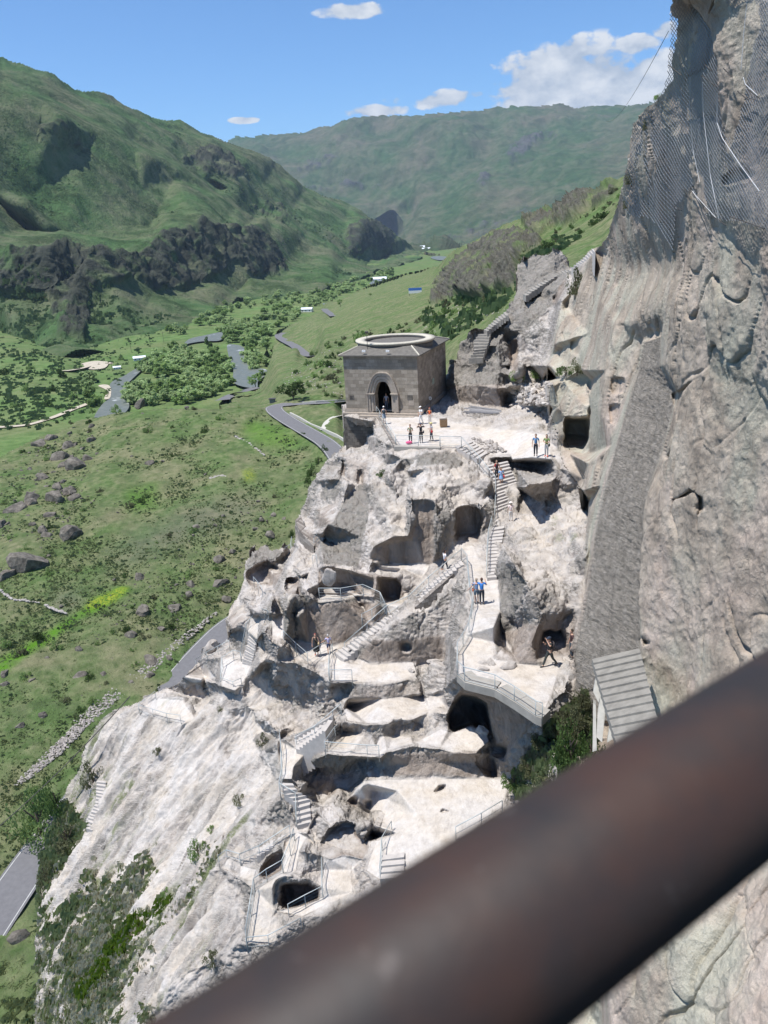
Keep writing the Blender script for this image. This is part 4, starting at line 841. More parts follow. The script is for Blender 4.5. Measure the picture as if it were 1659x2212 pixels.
sg = NH.poly('N', [(-60, 1340), (0, 1290), (130, 1230), (240, 1160), (330, 1110), (470, 1010), (600, 950), (650, 970), (500, 1070), (380, 1110), (280, 1200), (120, 1310), (0, 1400), (-60, 1420)], 5)
sg = np.maximum(sg, NH.poly('N', [(1230, 130), (1420, 190), (1500, 260), (1300, 260), (1180, 200)], 10)*.7); sg = np.maximum(sg, NH.poly('N', [(620, 480), (780, 450), (760, 560), (640, 590)], 10)*.5)
sg = np.maximum(sg, NH.poly('M', [(250, 1560), (600, 1300), (640, 1340), (300, 1640)], 9))
ye = NH.poly('N', [(430, 1030), (600, 960), (635, 965), (560, 1030), (420, 1060)], 4)+.6*NH.poly('N', [(1190, 390), (1250, 380), (1260, 430), (1210, 440)], 4)
vi = .55*np.maximum(NH.poly('N', [(240, 1000), (400, 960), (380, 1050), (260, 1070)], 14), NH.poly('N', [(480, 830), (700, 700), (1000, 560), (1260, 500), (1300, 560), (900, 720), (560, 850)], 22))
MHILL = grass_mat('hill_grass', 14, (.09, .14, .05), (.195, .195, .11), (.07, .095, .045), .5, ((.035, .034, .028), (.15, .142, .12)), yel=1, bd=.5)
terrain('hillside', NH, bnd, 0, [(16, .7, 0), (4, .16, 0)], (nc_, 18, 6), {'lush': sg, 'yellow': ye, 'violet': vi}, mat=MHILL, nzs=1.2, skirt=40, smooth=1.6)
# --- flat strips laid on the ground (roads, river)
def strip(name, sh, t, pts, width, lift, mat, ts=None, n=10, kind='structure', zfix=None):
    q = cv(t, pts); p3 = []
    for i in range(len(q)-1):
        for k in range(n):
            a = k/n; p3.append(sh.at(q[i][0]*(1-a)+q[i+1][0]*a, q[i][1]*(1-a)+q[i+1][1]*a))
    p3.append(sh.at(*q[-1])); p3 = np.array(p3); sm = p3.copy()
    for _ in range(10):
        sm[1:-1] = (sm[:-2]+sm[1:-1]*2+sm[2:])/4
    p3 = sm
    if zfix is not None: p3[:, 2] = zfix
    V = []; Fc = []
    for i in range(len(p3)):
        d = p3[min(i+1, len(p3)-1)]-p3[max(i-1, 0)]; d[2] = 0; d /= max(np.linalg.norm(d), 1e-6); s = np.array([-d[1], d[0], 0])
        w = width if not hasattr(width, '__len__') else np.interp(i/(len(p3)-1), np.linspace(0, 1, len(width)), width)
        for k in (-1, -.5, 0, .5, 1): V.append(p3[i]+s*w/2*k+np.array([0, 0, lift]))
    for i in range(len(p3)-1):
        for k in range(4): a = i*5+k; Fc.append((a, a+1, a+6, a+5))
    nb = len(V); o = mesh_obj(name, V, Fc, mat, smooth=True); tag(o, kind=kind)
    return o, p3
MLINE = simple_mat('road_paint', (.42, .42, .40), .8, .2, 1)
MROAD = simple_mat('road_asphalt', (.135, .132, .137), .9, .12, 1.5, bump=.2)
MTRACK = simple_mat('dirt_track', (.42, .37, .29), 1, .15, .3)
m, nt, p = material('river_water'); b = NB(nt); rn = b.noise(b.pos(), .25, 6, .65)
b.l(b.mix(b.ramp(b.noise(b.pos(), .05, 5, .7), [(.60, 0), (.70, .7)]), b.ramp(rn, [(.3, (.10, .115, .10)), (.7, (.17, .18, .155))]), (.6, .62, .62)), p.inputs['Base Color']); p.inputs['Roughness'].default_value = .45; b.l(b.bump(rn, .5, .3), p.inputs['Normal']); MRIV = m
def flatpoly(name, t, pts, z, mat, kind='structure'):
    q = cv(t, pts); n_ = len(q); c_ = []
    for i in range(n_):
        a, b_, c, d = [np.array(q[(i+k) % n_]) for k in (-1, 0, 1, 2)]
        for k in range(5):
            u = k/5; c_.append(.5*(2*b_+(c-a)*u+(2*a-5*b_+4*c-d)*u*u+(3*b_-a-3*c+d)*u**3))
    V = [atz(x, y, z) for x, y in c_]; o = mesh_obj(name, V, [tuple(range(len(V)))], mat); tag(o, kind=kind); return o
road, rp = strip('road', NH, '.', [(-40, 2030), (30, 1925), (75, 1860), (150, 1760), (250, 1640), (330, 1545), (410, 1440), (490, 1355), (600, 1290), (690, 1180), (740, 1100), (750, 1020), (722, 975), (700, 955), (660, 932), (622, 910), (596, 892), (590, 882), (610, 876), (660, 872), (742, 868)], 6.0, .35, MROAD)
for sd_ in (-1, 1):
    V = []; F = []
    for i_ in range(len(rp)):
        d_ = rp[min(i_+1, len(rp)-1)]-rp[max(i_-1, 0)]; d_[2] = 0; d_ = d_/max(np.linalg.norm(d_), 1e-6); s_ = np.array([-d_[1], d_[0], 0])
        V += [rp[i_]+s_*sd_*2.70+np.array([0, 0, .365]), rp[i_]+s_*sd_*2.58+np.array([0, 0, .365])]
    F = [(2*i_, 2*i_+1, 2*i_+3, 2*i_+2) for i_ in range(len(rp)-1)]
    tag(mesh_obj('road_marking', V, F, MLINE), kind='structure')
strip('road', NH, '.', [(480, 866), (500, 854), (530, 845), (556, 838)], [7, 6.5], .4, MROAD)
strip('road', NH, '.', [(676, 771), (660, 768), (648, 758), (636, 748), (616, 738), (604, 730), (602, 724), (614, 720)], 8, .6, MROAD)
strip('road', NH, '.', [(700, 668), (706, 674), (716, 680), (722, 684)], 8.5, .6, MROAD)
RZ = -103.2
flatpoly('river', 'J', [(960, 1338), (990, 1336), (1030, 1350), (1035, 1400), (1060, 1430), (1120, 1440), (1130, 1460), (1090, 1490), (1080, 1520), (990, 1500), (985, 1440), (970, 1400), (962, 1370)], RZ, MRIV)
flatpoly('river', 'J', [(775, 1338), (800, 1312), (860, 1298), (925, 1284), (940, 1290), (930, 1318), (860, 1322), (805, 1330)], RZ, MRIV)
flatpoly('river', 'J', [(430, 1590), (462, 1560), (466, 1500), (520, 1470), (580, 1435), (600, 1440), (560, 1480), (535, 1510), (535, 1560), (545, 1600), (500, 1640), (400, 1650)], RZ+.1, MRIV)
flatpoly('river', 'J', [(1360, 1165), (1420, 1155), (1500, 1150), (1440, 1175)], RZ, MRIV); flatpoly('river', 'J', [(1560, 1080), (1600, 1060), (1659, 1065), (1640, 1085)], RZ, MRIV)
flatpoly('river', '.', [(930, 556), (950, 553), (985, 558), (950, 562)], RZ, MRIV)
strip('footpath', VF, 'J', [(-30, 1690), (120, 1680), (230, 1645), (300, 1615), (380, 1585), (400, 1575)], 5, .6, MTRACK, zfix=None)
strip('footpath', VF, 'J', [(270, 1450), (340, 1440), (420, 1410), (460, 1420)], 9, .6, MTRACK)
flatpoly('gravel_bank', 'J', [(415, 1510), (450, 1505), (468, 1520), (465, 1560), (440, 1565), (450, 1530)], RZ+.3, MTRACK)
flatpoly('gravel_bank', 'J', [(340, 1420), (400, 1405), (455, 1412), (440, 1435), (380, 1440)], RZ+.2, MTRACK)
# ------------------------------------------------------------------ small builders
def on(t, x, y): return K.on(t, x, y)
def onz(t, x, y, z): q = cv(t, [(x, y)])[0]; return atz(q[0], q[1], z)
class MB:
    def __init__(s): s.v = []; s.f = []
    def add(s, V, F): n = len(s.v); s.v += [tuple(map(float, v)) for v in V]; s.f += [tuple(i+n for i in f) for f in F]
    def box(s, lo, hi):
        x0, y0, z0 = lo; x1, y1, z1 = hi
        s.add([(x0, y0, z0), (x1, y0, z0), (x1, y1, z0), (x0, y1, z0), (x0, y0, z1), (x1, y0, z1), (x1, y1, z1), (x0, y1, z1)], [(0, 3, 2, 1), (4, 5, 6, 7), (0, 1, 5, 4), (1, 2, 6, 5), (2, 3, 7, 6), (3, 0, 4, 7)])
    def prism(s, poly, z0, z1):
        n = len(poly); s.add([(p[0], p[1], z0) for p in poly]+[(p[0], p[1], z1) for p in poly], [tuple(range(n))[::-1], tuple(range(n, 2*n))]+[(i, (i+1) % n, (i+1) % n+n, i+n) for i in range(n)])
    def tube(s, pts, r, n=6, cap=True):
        pts = [np.array(p, float) for p in pts]; rings = []
        for i, p in enumerate(pts):
            d = pts[min(i+1, len(pts)-1)]-pts[max(i-1, 0)]; d /= max(np.linalg.norm(d), 1e-9)
            a = np.cross(d, [0, 0, 1.]) if abs(d[2]) < .95 else np.cross(d, [1., 0, 0]); a /= np.linalg.norm(a); b_ = np.cross(d, a)
            rr = r[i] if hasattr(r, '__len__') else r
            rings.append([p+rr*(cos(2*pi*k/n)*a+sin(2*pi*k/n)*b_) for k in range(n)])
        V = [q for r_ in rings for q in r_]; F = [(i*n+k, i*n+(k+1) % n, (i+1)*n+(k+1) % n, (i+1)*n+k) for i in range(len(pts)-1) for k in range(n)]
        if cap: F += [tuple(range(n))[::-1], tuple(range(len(V)-n, len(V)))]
        s.add(V, F)
    def build(s, name, mat, parent=None, smooth=False): return mesh_obj(name, s.v, s.f, mat, parent, smooth)
MSTEP = simple_mat('worn_step_stone', (.42, .39, .365), .95, .12, 3, bump=.3, bd=.03)
MSTEPD = simple_mat('dark_step_stone', (.27, .25, .22), .95, .2, 3, bump=.3, bd=.03)
MCONC = simple_mat('deck_concrete', (.30, .28, .25), .9, .15, 2, bump=.4, bd=.03)
MSTEEL = simple_mat('galvanised_rail', (.40, .43, .43), .5, .1, 5, metal=.25)
MDRK = simple_mat('dark_iron', (.05, .045, .04), .6)
def stairs(t, Lp, Rp, n, z0, z1, label, mat=None, drop=.6, zl=None):
    L = cv(t, Lp); Rr = cv(t, Rp)
    def ev(pts, a):
        seg = [hypot(pts[i+1][0]-pts[i][0], pts[i+1][1]-pts[i][1]) for i in range(len(pts)-1)]; tot = sum(seg); d = a*tot
        for i, sg_ in enumerate(seg):
            if d <= sg_ or i == len(seg)-1: q = d/sg_; return (pts[i][0]*(1-q)+pts[i+1][0]*q, pts[i][1]*(1-q)+pts[i+1][1]*q)
            d -= sg_
    if z0 is None:
        a, b_ = ev(L, 0), ev(Rr, 0); z0 = max(K.at(*a)[2], K.at(*b_)[2])+.02; a, b_ = ev(L, 1), ev(Rr, 1); z1 = max(K.at(*a)[2], K.at(*b_)[2])
    mb = MB(); sg_ = 1 if z1 < z0 else -1
    for i in range(n):
        a0, a1 = i/n, (i+1)/n; z = z0+(z1-z0)*(i+.5)/n
        jit = random.uniform(-.035, .02)
        zt = z+jit+.1
        A, B = ev(L, a0), ev(Rr, a0); C_, D = ev(L, a1), ev(Rr, a1)
        zn = z0+(z1-z0)*a0+.1; zf = z0+(z1-z0)*a1+.1
        p = [q+np.array([random.uniform(-.04, .04), random.uniform(-.03, .03), 0])*(drop < 1) for q in (atz(*A, zn), atz(*B, zn), atz(*D, zf), atz(*C_, zf))]
        V = [(q[0], q[1], zt) for q in p]+[(q[0], q[1], zt-drop) for q in p]
        mb.add(V, [(0, 1, 2, 3), (7, 6, 5, 4), (0, 4, 5, 1), (1, 5, 6, 2), (2, 6, 7, 3), (3, 7, 4, 0)])
    o = mb.build('rock_stairs', mat or MSTEP); tag(o, label, 'stairs'); return o
stairs('A', [(785, 888), (905, 962)], [(868, 856), (962, 925)], 6, -18.0, -18.7, 'short flight of pale steps leading down off the corner of the church terrace')
stairs('A', [(958, 985), (1008, 1120), (1003, 1300)], [(1066, 962), (1130, 1112), (1120, 1250)], 17, -18.8, -21.5, 'wide pale rock stairs in full sun between terrace and path, a couple walking down')
stairs('A', [(985, 1325), (966, 1400), (961, 1600)], [(1050, 1315), (1040, 1400), (1008, 1596)], 15, -21.55, -22.8, 'narrow lower flight crossed by shadow lines of a railing, ending at the pale path')
stairs('B', [(440, 795), (640, 655), (720, 600), (840, 522), (1000, 385), (1120, 285)], [(495, 835), (650, 690), (728, 632), (850, 552), (1010, 415), (1135, 312)], 34, -28.35, -22.8, 'long straight flight climbing over a rubble stone wall, woman in white shirt on it')
s3 = stairs('E', [(650, 585), (275, 800)], [(575, 695), (292, 895)], 9, -29.4, -31.5, 'nine stepped flight beside a diagonal railing under a brown overhang', None, 2.2)
_a, _c = onz('E', 652, 574, -29.3), onz('E', 272, 792, -31.45); _d = (_c-_a)/np.linalg.norm(_c-_a); _n = np.array([_d[1], -_d[0], 0])*.22; _z = np.array([0, 0, .16])
mesh_obj('side_kerb', [_a+_z, _c+_z, _c+_z+_n, _a+_z+_n, _a-_z*6, _c-_z*6, _c-_z*6+_n, _a-_z*6+_n], [(0, 1, 2, 3), (7, 6, 5, 4), (0, 4, 5, 1), (1, 5, 6, 2), (2, 6, 7, 3), (3, 7, 4, 0)], MSTEP, s3)
stairs('C', [(522, 1000), (447, 1275)], [(590, 1062), (542, 1305)], 10, -31.4, -33.5, 'dark edged steps on the left below a hollow, casting shadow on their right')
stairs('E', [(150, 1195), (165, 1300), (300, 1420), (305, 1650)], [(250, 1200), (300, 1290), (425, 1370), (440, 1610)], 9, -32.0, -33.9, 'broad wooden edged steps in the lower gully above the cave openings')
stairs('H', [(770, 450), (480, 610)], [(785, 520), (455, 690)], 8, -34.4, -35.5, 'small white steps descending left under two parallel handrails')
stairs('Y', [(464, 742), (413, 815), (420, 890), (375, 950)], [(552, 742), (530, 820), (506, 880), (488, 945)], 9, None, None, 'grey stone steps cut into the top of the big boulder behind the church', MSTEPD)
stairs('Y', [(495, 722), (580, 640), (668, 572)], [(520, 735), (600, 665), (690, 600)], 9, None, None, 'weathered steps on a small wall ridge rising right above the boulder', MSTEPD)
stairs('Y', [(805, 440), (880, 385), (960, 335), (1060, 265), (1180, 240)], [(830, 452), (905, 400), (985, 350), (1085, 285), (1195, 252)], 16, None, None, 'narrow steps cut across the face of the tall leaning rock blade', MSTEPD, .7)
stairs('Y', [(1185, 232), (1270, 160), (1360, 72)], [(1210, 240), (1290, 178), (1375, 95)], 10, None, None, 'topmost tiny steps running up against the cliff foot below the skyline', MSTEP, 1.8)
stairs('M', [(478, 520), (470, 640), (440, 700), (425, 765)], [(520, 525), (518, 640), (492, 705), (455, 775)], 15, None, None, 'row of small eroded footholds cut down the far left of the pale slope', MSTEP, .4)
stairs('.', [(826, 1846), (822, 1900)], [(874, 1840), (872, 1896)], 4, None, None, 'four shaded steps beside a railing just above the brown pipe', MSTEP)
# concrete deck edge of the viewing path
dk = [onz('B', *q, -22.96) for q in [(1096, 914), (1140, 958), (1300, 998), (1405, 1063), (1520, 1141), (1552, 1153)]]
mb = MB()
for i in range(len(dk)-1):
    a, c = dk[i], dk[i+1]; d = c-a; d[2] = 0; d /= np.linalg.norm(d); s_ = np.array([-d[1], d[0], 0])*.9
    if s_[1] < 0: s_ = -s_
    V = [a, c, c+s_, a+s_]; mb.add([(v[0], v[1], -22.9+.006*i) for v in V]+[(v[0], v[1], -23.35) for v in V], [(0, 1, 2, 3), (7, 6, 5, 4), (0, 4, 5, 1), (1, 5, 6, 2), (2, 6, 7, 3), (3, 7, 4, 0)])
tag(mb.build('concrete_deck', MCONC), 'pale concrete deck edge over the hollow below the cave with black opening', 'deck')
# ------------------------------------------------------------------ railings
def railing(feet, label, h=.92, bars=4, extra=2.6, r=.024, group='steel railings along the rock paths', topdown=False):
    """feet: 3d points of the main posts; posts, one handrail, thin wires"""
    feet = [np.array(f, float) for f in feet]
    root = empty('railing', feet[0]); tag(root, label, 'railing', group)
    o0 = feet[0]; up = np.array([0, 0, h]); rel = [f-o0 for f in feet]
    mb = MB(); mb.tube([q+up for q in rel], r*1.15, 6); mb.build('handrail', MSTEEL, root, True)
    posts = []
    for i in range(len(rel)-1):
        L = np.linalg.norm(rel[i+1]-rel[i]); k = max(1, int(round(L/extra)))
        for j in range(k): posts.append(rel[i]+(rel[i+1]-rel[i])*j/k)
    posts.append(rel[-1])
    for q in posts:
        mb = MB(); mb.tube([q-np.array([0, 0, .25]), q+up], r, 5); mb.build('post', MSTEEL, root, True)
    if bars:
        mb = MB()
        for k in range(bars):
            hh = h*(k+.6)/(bars+.3); mb.tube([q+np.array([0, 0, hh]) for q in rel], .007 if k else .016, 4)
        mb.build('lower_rails', MSTEEL, root, True)
    return root
def R_(t, pts, label, **k): return railing([on(t, *p)+np.array([0, 0, .02]) for p in pts], label, **k)
railing([onz('A', *q, -17.95) for q in [(366, 722), (400, 778), (467, 882)]], 'diagonal railing on the rubble wall left of the church terrace', bars=2)
railing([onz('A', *q, -17.95) for q in [(469, 884), (590, 887), (704, 890)]], 'railing along the front of the terrace, below three standing visitors')
railing([onz('A', *q, -17.95) for q in [(708, 892), (820, 894)]], 'single panel of railing at the right end of the terrace front')
railing([onz('A', 821, 895, -18), onz('A', 868, 948, -18.5), onz('A', 917, 1002, -18.9), onz('A', 953, 1050, -19.4), onz('A', 1002, 1108, -20.1), onz('A', 1004, 1200, -20.9), onz('A', 1000, 1300, -21.5)], 'stair railing running down the left of the wide sunlit stairs')
railing([onz('A', 985, 1325, -21.6), onz('A', 966, 1400, -22.0), onz('A', 958, 1500, -22.4), onz('A', 957, 1598, -22.9)], 'railing down the left of the narrow lower flight')
railing([onz('D', *q) for q in [(1228, 262, -22.8), (1284, 330, -22.8), (1296, 450, -22.8), (1310, 600, -22.8), (1345, 745, -22.8), (1328, 870, -22.8), (1303, 1012, -22.8), (1245, 1122, -22.9), (1190, 1215, -23), (1190, 1395, -23)]], 'winding railing along the left edge of the pale path past the blue shirted couple')
railing([onz('B', *q, -22.95) for q in [(1100, 915), (1140, 951), (1302, 993), (1406, 1057), (1520, 1137), (1556, 1150)]], 'railing with thin wires along the edge of the concrete deck')
railing([onz('D', *q) for q in [(82, 1190, -28.4), (303, 1000, -27.2), (492, 832, -26.2), (715, 728, -25.5), (908, 545, -24.2), (1226, 275, -22.9)]], 'long handrail climbing beside the straight flight over the rubble wall', bars=1)
R_('B', [(360, 508), (476, 510), (596, 488), (688, 530), (722, 604)], 'railing in front of the cave room with the white rock added for a window')
R_('D', [(252, 910), (350, 862), (470, 780)], 'short railing in front of the round rock face at the stair turn')
R_('C', [(865, 1075), (985, 1190), (1100, 1293), (1222, 1215), (1340, 1160)], 'railing around the platform of the woman in the black dress', bars=2)
R_('B', [(432, 805), (416, 868), (412, 945)], 'railing descending from the lady in black towards the empty rooms', bars=2)
R_('E', [(625, 220), (845, 222)], 'straight two post railing at the left edge of the upper roofless room')
R_('E', [(745, 740), (680, 785), (580, 935), (995, 970), (1110, 972)], 'railing around the sunken lower room with small wall stubs')
R_('E', [(298, 868), (480, 782), (660, 625), (740, 560)], 'diagonal handrail over the nine stepped flight', bars=1)
R_('E', [(135, 800), (152, 950), (160, 1200), (135, 1335)], 'railing at the outer edge of the pink dusted landing', bars=2)
R_('E', [(137, 1337), (295, 1432), (300, 1520), (300, 1655)], 'railing beside the broad wooden edged steps in the gully', bars=2)
R_('H', [(790, 512), (490, 712), (300, 790)], 'upper handrail beside the small white steps', bars=1)
R_('H', [(298, 785), (170, 745), (90, 800)], 'little railing at the outermost left bend of the lower walkway', bars=1)
R_('H', [(830, 540), (790, 690), (718, 855)], 'railing in two parts with long parallel shadow on the lower walkway', bars=3)
R_('H', [(716, 860), (560, 950), (440, 1040)], 'railing above the oval hollow on the lower walkway', bars=3)
R_('H', [(438, 1044), (402, 1285), (360, 1550)], 'lowest railing bending down towards the brown pipe', bars=3)
R_('H', [(775, 1295), (940, 1205), (1110, 1118), (1105, 830)], 'railing in front of the small dark hollow above the pipe', bars=3)
R_('H', [(365, 1620), (580, 1600), (900, 1430)], 'railing just showing above the brown pipe, lower middle', bars=2)
R_('.', [(847, 1802), (826, 1838), (822, 1905)], 'railing left of four shaded steps near the pipe', bars=3)
R_('N', [(770, 1512), (688, 1578), (757, 1600), (826, 1622), (893, 1632)], 'railing round the lookout on the shoulder of the white slope', bars=2)
R_('C', [(450, 1525), (370, 1560), (250, 1518), (262, 1320), (370, 1250), (440, 1262)], 'railing framing the flat pale platform left of the dark edged steps', bars=2)
R_('C', [(620, 850), (500, 985), (447, 1262)], 'slanted handrail over the dark edged steps', bars=2)
R_('C', [(640, 1120), (715, 870), (635, 835)], 'railing between the dark edged steps and the woman in black', bars=1)
R_('C', [(655, 630), (570, 520)], 'single slanting rail in front of the left cave chamber', bars=0)
R_('C', [(0, 1330), (110, 1260), (330, 1150)], 'railing along the rim beside the tilted block above the road', bars=1)
R_('C', [(1160, 140), (1240, 60)], 'small leaning rail up by the curved masonry wall', bars=1)
R_('C', [(1150, 325), (1190, 318)], 'very short rail standing below the curved masonry wall', bars=0)
R_('C', [(870, 235), (935, 195), (945, 120)], 'railing corner at the far left chamber top', bars=1)
R_('.', [(985, 1815), (1040, 1785), (1085, 1758)], 'low railing on the white ground right above the pipe', bars=1)
# ------------------------------------------------------------------ church
HC = 5.75; a_ = radians(20); FR = atz(905, 892, -17.7)
ux = np.array([cos(a_), -sin(a_), 0]); W_ = 7.9; LC = 11.0; FL = FR-ux*W_
ch = empty('stone_church', FL, -a_); tag(ch, 'square brown stone church with pointed arch doorway and open ring on its low roof', 'church')
def ashlar(name, cs, mort, bw=.62, bh=.36, dark=.6):
    m, nt, p = material(name); b = NB(nt)
    g = b.n('ShaderNodeTexCoord'); sx = b.n('ShaderNodeSeparateXYZ'); b.l(g.outputs['Object'], sx.inputs[0])
    cb = b.n('ShaderNodeCombineXYZ'); b.l(b.math('ADD', sx.outputs[0], b.math('MULTIPLY', sx.outputs[1], .93)), cb.inputs[0]); b.l(sx.outputs[2], cb.inputs[1])
    br = b.n('ShaderNodeTexBrick'); b.l(cb.outputs[0], br.inputs['Vector']); br.inputs['Scale'].default_value = 1
    br.inputs['Brick Width'].default_value = bw; br.inputs['Row Height'].default_value = bh; br.inputs['Mortar Size'].default_value = .010; br.inputs['Mortar Smooth'].default_value = .3; br.inputs['Bias'].default_value = 0
    br.inputs['Color1'].default_value = (.30, .30, .30, 1); br.inputs['Color2'].default_value = (.72, .72, .72, 1); br.inputs['Mortar'].default_value = (mort, mort, mort, 1)
    c = b.ramp(br.outputs['Color'], [(.15, tuple(x*dark for x in cs[0])), (.35, cs[0]), (.55, cs[1]), (.75, cs[2])])
    n = b.noise(b.obj(), 1.1, 7, .65); n2 = b.noise(b.obj(), 9, 5, .6)
    c = b.mix(b.ramp(n, [(.45, 0), (.7, .6)]), c, tuple(x*.55 for x in cs[1])); c = b.mix(.35, c, b.ramp(n2, [(.3, .3), (.7, .9)]), 'MULTIPLY')
    b.l(c, p.inputs['Base Color']); p.inputs['Roughness'].default_value = .95
    b.l(b.bump(b.math('ADD', b.math('MULTIPLY', br.outputs['Fac'], -1), b.math('MULTIPLY', n2, .35)), .8, .03), p.inputs['Normal'])
    return m
MASH = ashlar('brown_ashlar', ((.27, .228, .18), (.36, .31, .25), (.43, .375, .31)), .38)
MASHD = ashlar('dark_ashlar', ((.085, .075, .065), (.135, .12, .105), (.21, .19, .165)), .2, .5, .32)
MRUB = ashlar('rubble_masonry', ((.20, .17, .145), (.30, .265, .235), (.40, .36, .32)), .18, .38, .24, .5)
MTRIM = simple_mat('carved_trim_stone', (.34, .29, .24), .9, .2, 4, bump=.3, bd=.02)
MSLATE = simple_mat('roof_slabs', (.13, .12, .105), .9, .25, 3, bump=.4, bd=.03)
MRING = simple_mat('ring_cap_stone', (.46, .425, .35), .9, .15, 3, bump=.2)
def arch_poly(cx, w, z0, zs, zt, n=10):
    """pointed arch outline from left foot over the crown to right foot"""
    out = [(cx-w/2, z0)]
    for i in range(n+1):
        t = i/n; out.append((cx-w/2*(1-t**1.0)**.62 if t < 1 else cx, zs+(zt-zs)*(sin(t*pi/2)**.92)))
    return out+[(2*cx-q[0], q[1]) for q in out[::-1][1:]]
# front wall with the portal opening (built as strips round the arch)
cxp = 4.15; ar = arch_poly(cxp, 1.75, 0, 1.95, 3.15)
def wall_with_arch(x0, x1, z0, z1, ar, y0, th):
    mb = MB(); top = ar[1:-1]
    mb.box((x0, y0, z0), (ar[0][0], y0+th, z1)); mb.box((ar[-1][0], y0, z0), (x1, y0+th, z1))
    for (a, b_) in zip(ar[1:-2], ar[2:-1]):
        if b_[0]-a[0] < 1e-6: continue
        V = [(a[0], y0, a[1]), (b_[0], y0, b_[1]), (b_[0], y0, z1), (a[0], y0, z1), (a[0], y0+th, a[1]), (b_[0], y0+th, b_[1]), (b_[0], y0+th, z1), (a[0], y0+th, z1)]
        mb.add(V, [(0, 1, 2, 3), (7, 6, 5, 4), (0, 4, 5, 1), (3, 2, 6, 7)])
    return mb
mb = wall_with_arch(0, W_, 0, HC, ar, 0, .9)
mb.box((0, .9, 0), (.8, LC, HC)); mb.box((W_-.8, .9, 0), (W_, LC, HC)); mb.box((.8, LC-.8, 0), (W_-.8, LC, HC)); mb.build('walls', MASH, ch)
mb = MB(); mb.box((.8, .9, -.1), (W_-.8, LC-.8, .02)); mb.build('floor_slab', MSTEPD, ch)
mb = MB(); mb.box((-.14, -.16, -.25), (3.0, 0, .18)); mb.box((-.08, -.10, .18), (3.02, -.002, .30)); mb.box((5.3, -.16, -.25), (W_+.14, 0, .18)); mb.box((5.28, -.10, .18), (W_+.08, -.002, .30)); mb.box((W_, .002, -.25), (W_+.14, LC, .18)); mb.build('plinth', MTRIM, ch)
# portal mouldings
def arch_band(w, zs, zt, bw, y0, y1, z0=0):
    a = arch_poly(cxp, w, z0, zs, zt, 12); o = arch_poly(cxp, w+2*bw, z0, zs, zt+bw*1.15, 12); m_ = MB()
    for i in range(len(a)-1):
        q = [a[i], a[i+1], o[i+1], o[i]]
        m_.add([(x, y0, z) for x, z in q]+[(x, y1, z) for x, z in q], [(0, 1, 2, 3), (7, 6, 5, 4), (0, 4, 5, 1), (1, 5, 6, 2), (2, 6, 7, 3), (3, 7, 4, 0)])
    return m_
arch_band(1.78, 1.95, 3.17, .16, -.05, -.003, .1).build('arch_moulding', MTRIM, ch); arch_band(2.14, 1.97, 3.42, .26, -.13, -.006, .1).build('arch_moulding', MTRIM, ch); arch_band(2.70, 1.97, 3.78, .32, -.22, -.004, .1).build('arch_moulding', MTRIM, ch); arch_band(3.2, 1.97, 4.05, .08, -.30, -.22, .1).build('arch_moulding', MTRIM, ch)
for sx_ in (-1, 1):
    mb = MB(); x = cxp+sx_*1.2; mb.box((x-.42+.08*sx_, -.36, 1.88), (x+.42+.08*sx_, -.005, 1.99)); mb.build('capital', MTRIM, ch)
mb = MB(); mb.box((cxp-2.6, -.55, -.42), (W_+.1, -.165, -.02)); mb.box((cxp-2.4, -1.0, -.42), (W_-.3, -.555, -.2)); mb.build('door_step', MTRIM, ch)
# dark squared blocks let into the facade
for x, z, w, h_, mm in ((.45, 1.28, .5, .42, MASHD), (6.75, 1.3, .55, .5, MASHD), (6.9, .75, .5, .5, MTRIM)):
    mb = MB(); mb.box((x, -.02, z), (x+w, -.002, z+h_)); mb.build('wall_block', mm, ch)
# eaves and low hipped roof
mb = MB(); e = .36; mb.box((-e, -e, HC), (W_+e, LC+e, HC+.1)); mb.build('eaves', MSLATE, ch)
mb = MB(); rcx, rcy = W_/2+.05, LC/2-.35
c4 = [(-e, -e), (W_+e, -e), (W_+e, LC+e), (-e, LC+e)]; it = [(rcx-2.9, rcy-3.6), (rcx+2.9, rcy-3.6), (rcx+2.9, rcy+3.6), (rcx-2.9, rcy+3.6)]
mb.add([(x, y, HC+.103) for x, y in c4]+[(x, y, HC+.75) for x, y in it], [(0, 1, 5, 4), (1, 2, 6, 5), (2, 3, 7, 6), (3, 0, 4, 7), (4, 5, 6, 7)]); mb.build('roof', MSLATE, ch)
mb = MB()
for q in range(4): mb.tube([(c4[q][0], c4[q][1], HC+.12), (it[q][0], it[q][1], HC+.77)], .09, 5)
mb.build('ridge_roll', MRING, ch)
def ring(ri, ro, z0, z1, n=56):
    m_ = MB(); V = []
    for k in range(n):
        c_, s_ = cos(2*pi*k/n), sin(2*pi*k/n)
        V += [(rcx+ri*c_, rcy+ri*s_, z0), (rcx+ro*c_, rcy+ro*s_, z0), (rcx+ro*c_, rcy+ro*s_, z1), (rcx+ri*c_, rcy+ri*s_, z1)]
    F = []
    for k in range(n):
        a, b_ = k*4, ((k+1) % n)*4
        F += [(a, a+1, b_+1, b_), (a+1, a+2, b_+2, b_+1), (a+2, a+3, b_+3, b_+2), (a+3, a, b_, b_+3)]
    m_.add(V, F); return m_
RO_ = 4.22
ring(3.3, RO_-.22, HC+.1, HC+.80).build('drum', MSLATE, ch, True); ring(3.28, RO_-.08, HC+.803, HC+.90).build('drum_moulding', MTRIM, ch, True); ring(3.26, RO_, HC+.903, HC+1.06).build('ring_cap', MRING, ch, True)
